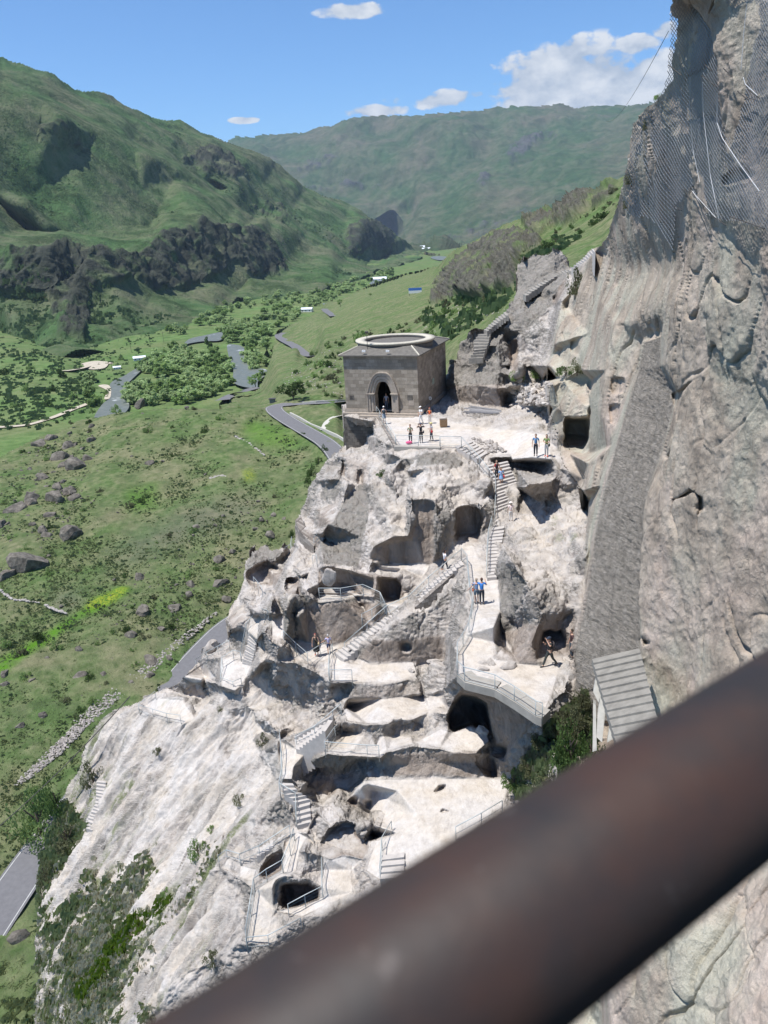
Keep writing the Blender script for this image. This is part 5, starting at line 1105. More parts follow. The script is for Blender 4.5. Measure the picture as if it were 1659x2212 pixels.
mb = MB(); mb.tube([(rcx-1.6, .9, HC+.4), (rcx-1.6, .9, HC+2.2)], .03, 5); mb.tube([(rcx-1.75, .9, HC+2.25), (rcx-1.45, .9, HC+2.25)], .12, 8); mb.build('roof_mast', MDRK, ch)
MWHITE = simple_mat('white_fitting', (.75, .75, .74), .5, .05)
for x in (rcx-1.65, rcx+.9):
    mb = MB(); mb.box((x-.13, -.28, HC+.42), (x+.05, -.12, HC+.62)); mb.box((x+.09, -.28, HC+.42), (x+.22, -.12, HC+.60)); mb.build('floodlight', MWHITE, ch)
# wall panel beside the boulder, and the round notice on the stone
mb = MB(); mb.box((W_+.003, 5.2, 1.9), (W_+.05, 5.9, 2.5)); mb.build('meter_box', simple_mat('grey_green_box', (.30, .36, .30)), ch)
# podium of dark blocks under the left part
pod = empty('church_podium', FL, -a_); tag(pod, 'dark squared block masonry base under the left side of the church', 'podium')
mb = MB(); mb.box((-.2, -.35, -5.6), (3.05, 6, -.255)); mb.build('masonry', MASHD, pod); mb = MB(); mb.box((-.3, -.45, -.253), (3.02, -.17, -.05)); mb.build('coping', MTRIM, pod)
# rubble retaining wall on the left of the terrace, and its front lip
def wall3(name, pts, zt, zb, th, mat, label, cat, batter=0):
    mb = MB()
    for i in range(len(pts)-1):
        a, c = np.array(pts[i]), np.array(pts[i+1]); d = c-a; d[2] = 0; d /= np.linalg.norm(d); s_ = np.array([d[1], -d[0], 0])
        o_ = s_*batter
        V = [(*a[:2], zt), (*c[:2], zt), (*(c-s_*th)[:2], zt), (*(a-s_*th)[:2], zt)]; zb0 = zb if not hasattr(zb, '__len__') else zb[i]; zb1 = zb if not hasattr(zb, '__len__') else zb[i+1]
        V += [(*(a+o_)[:2], zb0), (*(c+o_)[:2], zb1), (*(c-s_*th)[:2], zb1), (*(a-s_*th)[:2], zb0)]
        mb.add(V, [(0, 1, 2, 3), (7, 6, 5, 4), (0, 4, 5, 1), (1, 5, 6, 2), (2, 6, 7, 3), (3, 7, 4, 0)])
    o = mb.build(name, mat); tag(o, label, cat); return o
wp = [onz('A', 352, 712, -17.95), onz('A', 400, 790, -17.95), onz('A', 462, 893, -17.95)]
wall3('retaining_wall', wp, -17.93, [-22.5, -22.8, -22.0], .35, MRUB, 'sloping rubble stone wall carrying the diagonal railing beside the podium', 'wall', .5)
fp_ = [onz('A', *q, -17.95) for q in [(458, 893), (580, 897), (706, 899)]]
wall3('terrace_lip', fp_, -17.92, -18.75, .5, MCONC, 'shaded concrete lip along the front of the terrace', 'wall')
def rpatch(): pass
# rubble wall under the long flight
st = [onz('B', *q) for q in [(870, 548, -24.9), (940, 488, -24.3), (1020, 418, -23.7), (1080, 365, -23.3), (1128, 318, -22.9)]]
mb = MB()
for i in range(len(st)-1):
    a, c = st[i], st[i+1]; V = [a-[0, .05, .02], c-[0, .05, .02], c+[0, .5, -.02], a+[0, .5, -.02], a-[0, .35, 2.2], c-[0, .35, 2.2], c+[0, .5, -2.2], a+[0, .5, -2.2]]
    mb.add(V, [(0, 1, 2, 3), (7, 6, 5, 4), (0, 4, 5, 1), (1, 5, 6, 2), (2, 6, 7, 3), (3, 7, 4, 0)])
tag(mb.build('rubble_wall', MRUB), 'rough rubble stone wall under the upper part of the long straight flight', 'wall')
# curved masonry wall, far left of the big face
cw = [on('V', 322, 790), on('V', 350, 850), on('V', 400, 905), on('V', 455, 950)]
mb = MB(); zt = max(q[2] for q in cw)+.9
for i in range(len(cw)-1):
    a, c = cw[i], cw[i+1]; zt0 = zt-.25*i; zt1 = zt-.25*(i+1)
    V = [(a[0], a[1]-.3, zt0), (c[0], c[1]-.3, zt1), (c[0]+.4, c[1]+1, zt1), (a[0]+.4, a[1]+1, zt0), (a[0]-.1, a[1]-.5, zt-4), (c[0]-.1, c[1]-.5, zt-4), (c[0]+.4, c[1]+1, zt-4), (a[0]+.4, a[1]+1, zt-4)]
    mb.add(V, [(0, 1, 2, 3), (7, 6, 5, 4), (0, 4, 5, 1), (1, 5, 6, 2), (2, 6, 7, 3), (3, 7, 4, 0)])
tag(mb.build('masonry_wall', MRUB), 'curved wall of thin stone courses on the left shoulder above the chambers', 'wall')
# litter bin, notice, stacked poles
bin_ = empty('litter_bin', onz('A', 722, 781, -17.85)); tag(bin_, 'square brown slatted wooden litter bin on the sunny terrace', 'litter bin')
MWOOD = simple_mat('bin_wood', (.27, .17, .09), .8, .25, 12)
mb = MB()
for i in range(7):
    x = -.42+i*.14
    mb.box((x, -.42, 0), (x+.115, -.39, .85)); mb.box((x, .39, 0), (x+.115, .42, .85)); mb.box((-.45, x, 0), (-.42, x+.115, .85)); mb.box((.56, x, 0), (.59, x+.115, .85))
mb.build('slats', MWOOD, bin_); mb = MB(); mb.box((-.40, -.38, .02), (.545, .38, .8)); mb.build('liner', MDRK, bin_); bin_.scale = (.66, .66, .8)
mb = MB()
for i in range(14):
    q = onz('A', 860+random.uniform(-40, 30), 672+i*2.6, -17.5+.02*i); r_ = onz('A', 1010+random.uniform(-30, 30), 694+i*1.6, -17.6+.01*i); mb.tube([q, r_], .05, 5)
tag(mb.build('pole_stack', simple_mat('old_scaffold_poles', (.12, .12, .13), .5, .2, 4, metal=.3)), 'stack of dark metal poles in the shade under the big boulder', 'poles', kind='stuff')
sgn = empty('notice_sign', onz('Q', 1060, 776, -17.2), -a_); tag(sgn, 'small white rounded notice with a dark symbol near the church side wall', 'sign')
mb = MB(); mb.prism([(.16*cos(2*pi*k/14), .2*sin(2*pi*k/14)) for k in range(14)], 0, .03); o = mb.build('panel', MWHITE, sgn); o.rotation_euler = (radians(90), 0, 0); o.location = (0, 0, .35)
mb = MB(); mb.tube([(0, -.035, .24), (0, -.035, .40)], .035, 6); mb.tube([(0, -.035, .43), (0, -.035, .47)], .03, 6); mb.build('symbol', MDRK, sgn)
mb = MB(); mb.tube([(0, .02, -.6), (0, .02, .3)], .02, 5); mb.build('stake', MDRK, sgn)
# stepped concrete roof of the covered stairway at the foot of the cliff
TL, TR = aty(*cv('W', [(335, 312)])[0], 31.6), aty(*cv('W', [(690, 232)])[0], 30.6); BL, BR = aty(*cv('W', [(520, 960)])[0], 24.6), aty(*cv('W', [(860, 900)])[0], 23.4)
MROOF = simple_mat('roof_concrete', (.225, .21, .185), .9, .22, 2.5, bump=.3, bd=.02)
rs = empty('covered_stairway', BL); tag(rs, 'grey concrete stepped roof on pale legs at the cliff foot beside the pipe', 'shelter')
mb = MB(); nst = 12
for i in range(nst):
    a, c = i/nst, (i+1)/nst
    p = [TL+(BL-TL)*a, TR+(BR-TR)*a, TR+(BR-TR)*c, TL+(BL-TL)*c]; p = [q-BL for q in p]; bend = .35*sin(pi*a)*0
    p = [p[0], p[1], p[2]+[0, 0, .10], p[3]+[0, 0, .10]]; lo = [q-[0, 0, .32] for q in p]
    mb.add(p+lo, [(0, 1, 2, 3), (7, 6, 5, 4), (0, 4, 5, 1), (1, 5, 6, 2), (2, 6, 7, 3), (3, 7, 4, 0)])
mb.build('roof_slabs', MROOF, rs)
MLEG = simple_mat('pale_concrete_leg', (.34, .335, .31), .9, .12, 3)
for pl in ([(365, 450), (405, 575), (385, 640), (345, 560)], [(400, 585), (432, 600), (440, 680), (412, 940), (370, 900), (378, 720)], [(440, 600), (458, 720), (510, 905), (450, 940), (470, 820)], [(345, 640), (365, 660), (372, 1000), (340, 1010)]):
    q = [aty(*cv('W', [p_])[0], 27.4+(1000-p_[1])*.0060) for p_ in pl]; V = [x-BL for x in q]+[x-BL+np.array([.1, .35, -.05]) for x in q]; n_ = len(q)
    mesh_obj('leg', V, [tuple(range(n_)), tuple(range(n_, 2*n_))[::-1]]+[(i, (i+1) % n_+0, (i+1) % n_+n_, i+n_) for i in range(n_)], MLEG, rs)
# ------------------------------------------------------------------ rusty balustrade pipe close to the lens
def rn(a): return a/np.linalg.norm(a)
n1 = rn(np.cross(ray(307, 2214), ray(1659, 1400))); n2 = rn(np.cross(ray(1244, 2212), ray(1659, 1868)))
ax = rn(np.cross(n1, n2))
if ax[0] < 0: ax = -ax
m1 = rn(ray(1000, 1796)-ax*(ray(1000, 1796) @ ax)); m2 = rn(ray(1450, 2041)-ax*(ray(1450, 2041) @ ax)); md = rn(m1+m2); half = .5*math.acos(float(m1 @ m2)); rp_ = .030; dist = rp_/sin(half); c0 = md*dist
mb = MB(); mb.tube([c0-ax*1.6, c0+ax*2.6], rp_, 48); bar = mb.build('handrail_pipe', None, None, True)
m, nt, p = material('rusty_brown_paint'); b = NB(nt); n1_ = b.noise(b.pos(), 22, 4, .55); n2_ = b.noise(b.pos(), 60, 5, .6)
c = b.ramp(n1_, [(.35, (.022, .018, .017)), (.5, (.034, .022, .018)), (.65, (.046, .024, .017))]); c = b.mix(b.ramp(n2_, [(.66, 0), (.72, .4)]), c, (.12, .10, .09))
b.l(c, p.inputs['Base Color']); p.inputs['Roughness'].default_value = .58; p.inputs['Specular IOR Level'].default_value = .35; b.l(b.bump(n2_, .2, .002), p.inputs['Normal']); bar.data.materials.append(m)
tag(bar, 'thick brown rusty painted pipe handrail crossing the lower right, out of focus', 'handrail')
# ------------------------------------------------------------------ rockfall netting on the upper cliff
Gn = nanblur(np.where(okr & isc, K.Gs, np.nan), 6)
Kn = Sheet(); Kn.x0, Kn.y0, Kn.st, Kn.gx, Kn.gy, Kn.G = K.x0, K.y0, K.st, K.gx, K.gy, np.maximum(Gn, np.nan_to_num(nanblur(np.where(okr & isc, K.G, np.nan), 3)))
netpoly = cv('T', [(1118, -20), (1094, 100), (1102, 200), (1088, 330), (1082, 440), (1058, 520), (1010, 590), (925, 665), (882, 710), (872, 860), (838, 1000), (832, 1100), (850, 1230), (980, 1250), (1040, 1300), (1120, 1460), (1140, 1180), (1220, 1080), (1310, 1225), (1380, 1262), (1500, 1270), (1665, 1320), (1665, -20)])
def inpoly(x, y, pts):
    r = False
    for k in range(len(pts)):
        ax_, ay = pts[k]; bx, by = pts[(k+1) % len(pts)]
        if (ay > y) != (by > y) and x < (bx-ax_)*(y-ay)/(by-ay)+ax_: r = not r
    return r
NV = {}; V = []; F = []
sx_, sy_ = 6.2, 5.2; xs = np.arange(1335, 1700, sx_); ys = np.arange(-14, 905, sy_)
def npt(i, j):
    if (i, j) in NV: return NV[(i, j)]
    x = xs[i]+(sx_/2 if j % 2 else 0)+3*sin(ys[j]*.035+xs[i]*.02); y = ys[j]+4*sin(xs[i]*.05)+2*sin(xs[i]*.15+1)
    q = None
    if inpoly(x, y, netpoly):
        q = Kn.at(x, y)
        if np.all(np.isfinite(q)):
            sag = 1-.011-.006*sin(x*.045+y*.012)
            q = q*sag
        else: q = None
    NV[(i, j)] = q; return q
mb = MB()
def wire(a, b_, r):
    d = b_-a; l = np.linalg.norm(d)
    if l > 1.6 or l < 1e-4: return
    d = d/l; s_ = np.cross(d, -a/np.linalg.norm(a)); s_ /= max(np.linalg.norm(s_), 1e-6); t_ = np.cross(d, s_)
    mb.add([a+s_*r, a-s_*r*.5+t_*r*.87, a-s_*r*.5-t_*r*.87, b_+s_*r, b_-s_*r*.5+t_*r*.87, b_-s_*r*.5-t_*r*.87], [(0, 1, 4, 3), (1, 2, 5, 4), (2, 0, 3, 5)])
for j in range(len(ys)-1):
    for i in range(len(xs)-1):
        a = npt(i, j)
        if a is None: continue
        for b_ in ((npt(i, j+1), npt(i-1, j+1)) if j % 2 == 0 else (npt(i, j+1), npt(i+1, j+1))):
            if b_ is not None: wire(a, b_, .0085*np.linalg.norm(a)/25)
MNET = simple_mat('zinc_wire', (.27, .27, .275), .5, .1, 3, metal=.0)
net = empty('rockfall_net', (0, 0, 0)); tag(net, 'grey wire rockfall netting draped over the upper right cliff', 'netting')
mb.build('wire_mesh', MNET, net)
def dr(t, pts, f=.985): return [Kn.at(*q)*f for q in cv(t, pts)]
MCAB = simple_mat('pale_cable', (.62, .63, .64), .5, .05)
for pl in ([(1540, 0), (1520, 200), (1505, 400)], [(1518, 440), (1530, 480), (1600, 545)], [(1215, 440), (1212, 600), (1230, 850), (1270, 1040)], [(1285, 470), (1290, 640), (1330, 1000), (1380, 1250)], [(1370, 530), (1368, 700), (1400, 790), (1500, 940), (1610, 1090)], [(985, 960), (970, 1070), (992, 1210)], [(1000, 1000), (1022, 1120)], [(1380, 1262), (1220, 1085)], [(1230, 1090), (1310, 1225)]):
    q = []
    for i in range(len(pl)-1):
        for k in range(5): q.append((pl[i][0]+(pl[i+1][0]-pl[i][0])*k/5, pl[i][1]+(pl[i+1][1]-pl[i][1])*k/5))
    mb = MB(); mb.tube(dr('T', q+[pl[-1]], .98), .009, 5); mb.build('cable', MCAB, net)
for a, c in (((1090, 370), (1165, 430)), ((1300, 370), (1338, 405)), ((1405, 390), (1455, 440)), ((1280, 430), (1365, 495)), ((1485, 520), (1545, 570)), ((1545, 510), (1610, 560)), ((1215, 1080), (1310, 1220)), ((1118, 1170), (1165, 1200)), ((1340, 1230), (1420, 1285)), ((1440, 1235), (1640, 1305)), ((1175, 1070), (1215, 1135)), ((1015, 885), (1060, 935))):
    q = dr('T', [a, c], .97); mb = MB(); mb.tube(q, .016, 6); mb.build('anchor_rod', MDRK, net)
# thin wires in the air
def cable(a, c, sag, r, label):
    n = 14; P_1 = [a+(c-a)*k/n-np.array([0, 0, sag*4*(k/n)*(1-k/n)]) for k in range(n+1)]; mb = MB(); mb.tube(P_1, r, 4); tag(mb.build('cable', MDRK), label, 'cable')
cable(aty(*cv('T', [(1092, 178)])[0], 32), aty(*cv('T', [(735, 690)])[0], 120), 1.0, .012, 'thin dark wire slanting down across the sky from the netted cliff')
cable(aty(*cv('M', [(640, 112)])[0], 66), aty(*cv('M', [(-60, 800)])[0], 62), .5, .05, 'dark cable hanging over the scree strip at the lower left')
cable(on('X', 330, 1610)+[0, -.2, .1], on('X', 500, 1960)+[0, -.3, .3], .3, .03, 'dark hose hanging out of the square cave room')
# ------------------------------------------------------------------ people
MSKIN = simple_mat('skin', (.50, .30, .21), .6, .08, 6)
_cm = {}
def cmat(c, nm='cloth'):
    if c not in _cm: _cm[c] = simple_mat(nm, c, .85, .12, 14)
    return _cm[c]
def skin_mesh(chains, sub=1):
    """chains: list of [(point, radius)...]; first point of a chain may coincide with an existing one"""
    V = []; Ed = []; Rd = []
    def vid(p, r):
        for i, q in enumerate(V):
            if (q[0]-p[0])**2+(q[1]-p[1])**2+(q[2]-p[2])**2 < 1e-8: return i
        V.append(p); Rd.append(r); return len(V)-1
    for ch_ in chains:
        pv = None
        for p, r in ch_:
            i = vid(p, r)
            if pv is not None and pv != i: Ed.append((pv, i))
            pv = i
    me = bpy.data.meshes.new('t'); me.from_pydata(V, Ed, []); o = bpy.data.objects.new('t', me); COL.objects.link(o)
    o.modifiers.new('s', 'SKIN'); sk = me.skin_vertices[0].data
    for i, r in enumerate(Rd): sk[i].radius = (r, r) if not hasattr(r, '__len__') else r; sk[i].use_root = (i == 0)
    if sub: sm_ = o.modifiers.new('b', 'SUBSURF'); sm_.levels = sub; sm_.render_levels = sub
    dg = bpy.context.evaluated_depsgraph_get(); me2 = bpy.data.meshes.new_from_object(o.evaluated_get(dg))
    bpy.data.objects.remove(o); bpy.data.meshes.remove(me); return me2
def ellip(c, r, n=12, m_=8, top=None):
    V = []; F = []
    for j in range(m_+1):
        t = pi*j/m_
        for k in range(n): V.append((c[0]+r[0]*sin(t)*cos(2*pi*k/n), c[1]+r[1]*sin(t)*sin(2*pi*k/n), c[2]+r[2]*cos(t)))
    for j in range(m_):
        for k in range(n): F.append((j*n+k, (j+1)*n+k, (j+1)*n+(k+1) % n, j*n+(k+1) % n))
    return V, F
def person(foot, face, label, shirt, legs, shoes=(.05, .05, .05), hair=(.04, .03, .02), hat=None, H=1.7, sleeves='short', skirt=None, shorts=False, armL=None, armR=None, bag=None, stride=.0, lean=0., lk=(0, 0), group=None, sidebag=None, brim=False):
    """local frame: +y is where the figure faces, z up, unit height 1.7 m"""
    root = empty('person', foot, face); k = H/1.7; root.scale = (k, k, k); tag(root, label, 'person', group)
    s = stride; L = lean
    hip = .90; P = (0, 0, hip); ch_ = (0, L*.5, 1.22); nk = (0, L*.75+.0, 1.44); hd = (0, L*.85+.02, 1.585)
    hips = {}; knees = {}; ank = {}
    for sd in (-1, 1):
        f = sd*s
        hips[sd] = (sd*.085, 0, hip-.05); knees[sd] = (sd*.09, f*.45+.03, .48+abs(s)*.04); ank[sd] = (sd*.095, f-.02, .075+(.08 if f < -.1 else 0))
    aL = armL or ((-.24, .0, 1.12), (-.25, .08, .86)); aR = armR or ((.24, .0, 1.12), (.25, .08, .86))
    sh = {-1: (-.17, L*.7, 1.38), 1: (.17, L*.7, 1.38)}; el = {-1: aL[0], 1: aR[0]}; ha = {-1: aL[1], 1: aR[1]}
    ch = [[(P, .105), ((0, L*.2, 1.04), .095), (ch_, .115), ((0, L*.7, 1.37), .085), (nk, .05), (hd, .055)]]
    for sd in (-1, 1):
        ch.append([(P, .105), (hips[sd], .082), (knees[sd], .052), (ank[sd], .036), ((ank[sd][0], ank[sd][1]+.14, max(.03, ank[sd][2]-.045)), .03)])
        e, h_ = np.array(el[sd]), np.array(ha[sd]); d = h_-e; d = d/max(np.linalg.norm(d), 1e-6); pl = h_+d*.07
        ch.append([((0, L*.7, 1.37), .085), (sh[sd], .052), (tuple(e), .038), (tuple(h_), .025), (tuple(pl), (.030, .018))])
        side = np.cross(d, [0, 1, 0]); side = side/max(np.linalg.norm(side), 1e-6); fw = np.cross(side, d)
        for q in range(4):
            b0 = pl+side*(.024-.016*q); ln = (.036, .042, .039, .030)[q]
            ch.append([(tuple(pl), (.030, .018)), (tuple(b0+d*.03), .0088), (tuple(b0+d*(.03+ln)+fw*.012), .008), (tuple(b0+d*(.03+ln*1.7)+fw*.034), .007)])
        ch.append([(tuple(h_), .025), (tuple(h_+d*.03+side*.035+fw*.01), .011), (tuple(h_+d*.065+side*.05+fw*.02), .009)])
    me = skin_mesh(ch, 1)
    bm = bmesh.new(); bm.from_mesh(me)
    def addp(V, F):
        vs = [bm.verts.new(v) for v in V]
        for f in F:
            try: bm.faces.new([vs[i] for i in f])
            except Exception: pass
    hc = (hd[0], hd[1], hd[2]+.02)
    V, F = ellip(hc, (.074, .094, .115), 14, 10)
    V = [(v[0]*(1-.25*max(0, (hc[2]-v[2])/.115)), v[1]+(.02*max(0, (hc[2]-v[2])/.115)), v[2]) for v in V]; addp(V, F)
    addp(*ellip((hc[0], hc[1]+.096, hc[2]-.01), (.013, .02, .024), 6, 4))
    for sd in (-1, 1): addp(*ellip((hc[0]+sd*.076, hc[1], hc[2]-.005), (.010, .018, .030), 6, 4))
    bmesh.ops.remove_doubles(bm, verts=bm.verts, dist=1e-5); bm.to_mesh(me); bm.free(); me.materials.clear(); me.materials.append(MSKIN)
    me.polygons.foreach_set('use_smooth', [True]*len(me.polygons)); me.name = 'body'; link(bpy.data.objects.new('body', me), root)
    mb = MB()
    for sd in (-1, 1): mb.add(*ellip((hc[0]+sd*.03, hc[1]+.083, hc[2]+.012), (.010, .008, .007), 6, 4))
    mb.build('eyes', cmat((.02, .02, .02)), root); mb = MB(); mb.add(*ellip((hc[0], hc[1]+.088, hc[2]-.05), (.022, .010, .006), 6, 4)); mb.build('mouth', cmat((.35, .12, .1)), root)
    # hair, hat
    V, F = ellip((hc[0], hc[1]-.016, hc[2]+.022), (.084, .096, .112), 14, 8); V = [v for v in V]
    hm = MB(); hm.add(V, [f for f in F if np.mean([V[i][2] for i in f]) > hc[2]-.03 or np.mean([V[i][1] for i in f]) < hc[1]-.03]); 
    lm_ = .0 if lk[0] == 0 else lk[0]
    if lm_: hm.add(*ellip((hc[0], hc[1]-.065, hc[2]-.10), (.075, .05, .13), 8, 6))
    hm.build('hair', cmat(hair), root, True)
    if hat:
        m_ = MB(); V, F = ellip((hc[0], hc[1]-.01, hc[2]+.05), (.094, .108, .092), 14, 8); m_.add(V, [f for f in F if np.mean([V[i][2] for i in f]) > hc[2]+.045])
        if brim: m_.prism([(hc[0]+.17*cos(2*pi*q/16), hc[1]+.17*sin(2*pi*q/16)) for q in range(16)], hc[2]+.045, hc[2]+.058)
        else: m_.prism([(hc[0]+.08*cos(pi*q/8), hc[1]+.05+.13*sin(pi*q/8)) for q in range(9)], hc[2]+.048, hc[2]+.06)
        m_.build('hat', cmat(hat), root, True)
    # clothing
    if shirt:
        c_ = [[((0, L*.15, .93), .125), ((0, L*.2, 1.05), .112), (ch_, .135), ((0, L*.7, 1.375), .098), ((0, L*.72, 1.42), .062)]]
        for sd in (-1, 1):
            e = np.array(el[sd]); a = np.array(sh[sd]); h_ = np.array(ha[sd])
            if sleeves == 'none': c_.append([((0, L*.7, 1.375), .098), (tuple(a), .062)])
            elif sleeves == 'short': c_.append([((0, L*.7, 1.375), .098), (tuple(a), .068), (tuple(a+(e-a)*.7), .056)])
            else: c_.append([((0, L*.7, 1.375), .098), (tuple(a), .068), (tuple(e), .054), (tuple(e+(h_-e)*.9), .038)])
        m2 = skin_mesh(c_, 1); m2.materials.clear(); m2.materials.append(cmat(shirt)); m2.polygons.foreach_set('use_smooth', [True]*len(m2.polygons)); m2.name = 'shirt'; link(bpy.data.objects.new('shirt', m2), root)
    if skirt:
        z1 = skirt[1]; m_ = MB(); V = []; n = 18; F = []
        for j, (z, r_) in enumerate(((1.02, .125), (.88, .165), (.6, .20+.02*(z1 < .5)), (z1, .23 if z1 < .5 else .20))):
            if z < z1: z = z1+.01
            for q in range(n): rr = r_*(1+.05*sin(q*2.6)*(j > 1)); V.append((rr*cos(2*pi*q/n), rr*.85*sin(2*pi*q/n), z))
        for j in range(3):
            for q in range(n): F.append((j*n+q, j*n+(q+1) % n, (j+1)*n+(q+1) % n, (j+1)*n+q))
        m_.add(V, F); m_.build('skirt', cmat(skirt[0]), root, True)
    if legs:
        c_ = [[((0, 0, 1.0), .112), (P, .125)]]
        for sd in (-1, 1):
            kn, an = np.array(knees[sd]), np.array(ank[sd])
            if shorts: c_.append([(P, .125), (hips[sd], .100), (tuple(np.array(hips[sd])*.15+kn*.85), .078)])
            else: c_.append([(P, .125), (hips[sd], .100), (tuple(kn), .068), (tuple(an+[0, 0, .03]), .052)])
        m2 = skin_mesh(c_, 1); m2.materials.clear(); m2.materials.append(cmat(legs)); m2.polygons.foreach_set('use_smooth', [True]*len(m2.polygons)); m2.name = 'shorts' if shorts else 'trousers'; link(bpy.data.objects.new(m2.name, m2), root)
    for sd in (-1, 1):
        m_ = MB(); an = ank[sd]; m_.add(*ellip((an[0], an[1]+.06, max(.04, an[2]-.03)), (.048, .135, .048), 10, 6)); m_.build('shoe', cmat(shoes), root, True)
    if bag:
        m_ = MB(); V, F = ellip((0, L*.5-.19, 1.2), (.15, .10, .22), 12, 8); m_.add(V, F); m_.tube([(-.1, L*.6-.12, 1.36), (-.11, L*.7+.05, 1.42), (-.11, L*.5+.12, 1.2), (-.12, -.08, 1.05)], .016, 5); m_.tube([(.1, L*.6-.12, 1.36), (.11, L*.7+.05, 1.42), (.11, L*.5+.12, 1.2), (.12, -.08, 1.05)], .016, 5); m_.build('backpack', cmat(bag), root, True)
    if sidebag:
        m_ = MB(); m_.add(*ellip((-.22, .06, .92), (.07, .12, .13), 10, 6)); m_.tube([(-.2, .06, 1.03), (0, .12, 1.3), (.12, 0, 1.44)], .01, 4); m_.build('shoulder_bag', cmat(sidebag), root, True)
    return root
def pz(t, x, y, z): return onz(t, x, y, z)
TO = radians  # heading 0 faces away from us (+y); 180 faces us
up2 = ((-.30, .16, 1.36), (-.12, .20, 1.56)); up2r = ((.30, .16, 1.36), (.12, .20, 1.56))
fold = ((-.25, .02, 1.13), (-.06, .22, 1.15)); foldr = ((.25, .02, 1.13), (.06, .22, 1.15))
person(pz('Q', 607, 992, -17.95), TO(5), 'person in white cap, dark backpack and denim skirt standing before the church steps', (.75, .73, .7), None, hat=(.8, .8, .78), bag=(.04, .05, .06), skirt=((.16, .22, .30), .55), sleeves='none')
person(pz('Q', 968, 1000, -17.95), TO(120), 'person all in white with white cap walking in front of the church corner', (.8, .78, .76), (.66, .64, .62), hat=(.85, .84, .82), H=1.75, stride=.16, bag=(.5, .47, .44), armL=fold)
person(pz('Q', 1056, 990, -17.9), TO(160), 'person in bright orange vest with hand on hip near the pale rocks', (.85, .16, .05), (.55, .5, .46), hair=(.3, .05, .03), H=1.55, sleeves='none', armR=((.33, .03, 1.15), (.16, .10, .98)), bag=(.08, .07, .07))
person(pz('Q', 866, 1186, -17.95), TO(172), 'person in olive green top and dark trousers by the terrace railing, arms folded', (.24, .25, .16), (.03, .03, .035), hair=(.10, .06, .04), armL=fold, armR=foldr, sleeves='short')
person(pz('Q', 970, 1178, -17.95), TO(178), 'person in black with dark cap photographing with both arms raised at the terrace railing', (.025, .028, .035), (.02, .02, .025), hat=(.05, .07, .12), armL=((-.36, .1, 1.36), (-.17, .17, 1.55)), armR=((.36, .1, 1.36), (.17, .17, 1.55)), sidebag=(.05, .05, .06), H=1.76)
person(pz('Q', 1073, 1162, -17.95), TO(110), 'person with yellowish sun hat, red bag and dark trousers at the right of the trio', (.40, .40, .42), (.035, .04, .06), hat=(.62, .55, .25), brim=True, sidebag=(.5, .05, .05), H=1.66, stride=.08, armL=fold)
pk = MB(); pk.add(*ellip((0, 0, .13), (.30, .16, .15), 12, 6)); o = pk.build('pink_bag', cmat((.80, .10, .25)), None, True); o.location = tuple(pz('Q', 850, 1192, -17.95)); tag(o, 'bright pink bag lying on the ground at the feet of the person in olive', 'bag')
person(pz('Q', 600, 888, -17.72)+np.array([.35, 1.6, 0]), TO(180), 'person in shade standing inside the church doorway', (.32, .34, .42), (.10, .11, .14), H=1.7)
person(pz('A', 1219, 942, -17.45), TO(165), 'person in blue short sleeved shirt and dark trousers at the right edge of the terrace', (.08, .20, .38), (.02, .025, .04), H=1.78)
person(pz('A', 1277, 944, -17.3), TO(150), 'person with green top, grey trousers and red shoes next to the man in blue', (.16, .24, .08), (.42, .42, .42), shoes=(.6, .05, .03), H=1.75, lk=(1, 0), armL=fold, armR=foldr, sidebag=(.04, .05, .04))
sP = [onz('A', *q) for q in [(1010, 1078, -19.75), (1034, 1113, -20.15)]]
person(sP[0]+[0, 0, .1], TO(175), 'person in black and red coming down the wide stairs', (.03, .02, .025), (.03, .03, .035), H=1.7, bag=(.6, .03, .04), stride=.12, sleeves='none')
person(sP[1]+[0, 0, .1], TO(185), 'person in light blue dress with red bag on the wide stairs', (.28, .45, .70), None, skirt=((.25, .42, .68), .72), H=1.62, sidebag=(.6, .03, .04), stride=.1, lk=(1, 0))
person(onz('A', 1076, 1300, -21.4)+[0.15, 0, .1], TO(0), 'person with pale pink hat low down on the wide stairs', (.75, .60, .58), (.6, .56, .52), hat=(.8, .72, .68), brim=True, H=1.55)
person(pz('K', 470, 352, -22.7), TO(8), 'person in pale blue shirt and denim shorts hugged by the one in bright blue', (.20, .34, .58), (.10, .15, .20), H=1.72, shorts=True, hair=(.35, .28, .22), sidebag=(.55, .18, .10), armL=((-.32, .02, 1.18), (-.46, .10, .98)))
person(pz('K', 514, 358, -22.7), TO(-4), 'person in bright blue shirt, an arm round a companion on the path', (.05, .22, .62), (.02, .028, .045), H=1.78, armL=((-.32, .04, 1.30), (-.46, .02, 1.33)), armR=((.30, .10, 1.20), (.24, .24, 1.38)), hair=(.08, .04, .03))
person(pz('K', 1085, 888, -23), TO(110), 'person in black cap and black clothes striding past the black cave mouth', (.015, .017, .018), (.03, .035, .032), H=1.82, hat=(.02, .03, .05), stride=.34, armL=((-.30, .18, 1.34), (-.06, .22, 1.58)), armR=((.27, .1, 1.16), (.14, .25, 1.35)), bag=(.06, .05, .05), lean=.04)
person(pz('K', 1262, 835, -23)+[.12, .3, 0], TO(95), 'person mostly hidden behind the edge of the chiselled recess by the cave', (.06, .03, .03), (.05, .07, .09), H=1.75)
person(pz('C', 1185, 1196, -28.5), TO(175), 'person in long black dress with straw bag on the lower platform', (.02, .02, .022), None, skirt=((.015, .015, .017), .32), H=1.70, hair=(.22, .06, .05), sidebag=(.50, .38, .22), sleeves='none', lk=(1, 0), shoes=(.5, .15, .1))
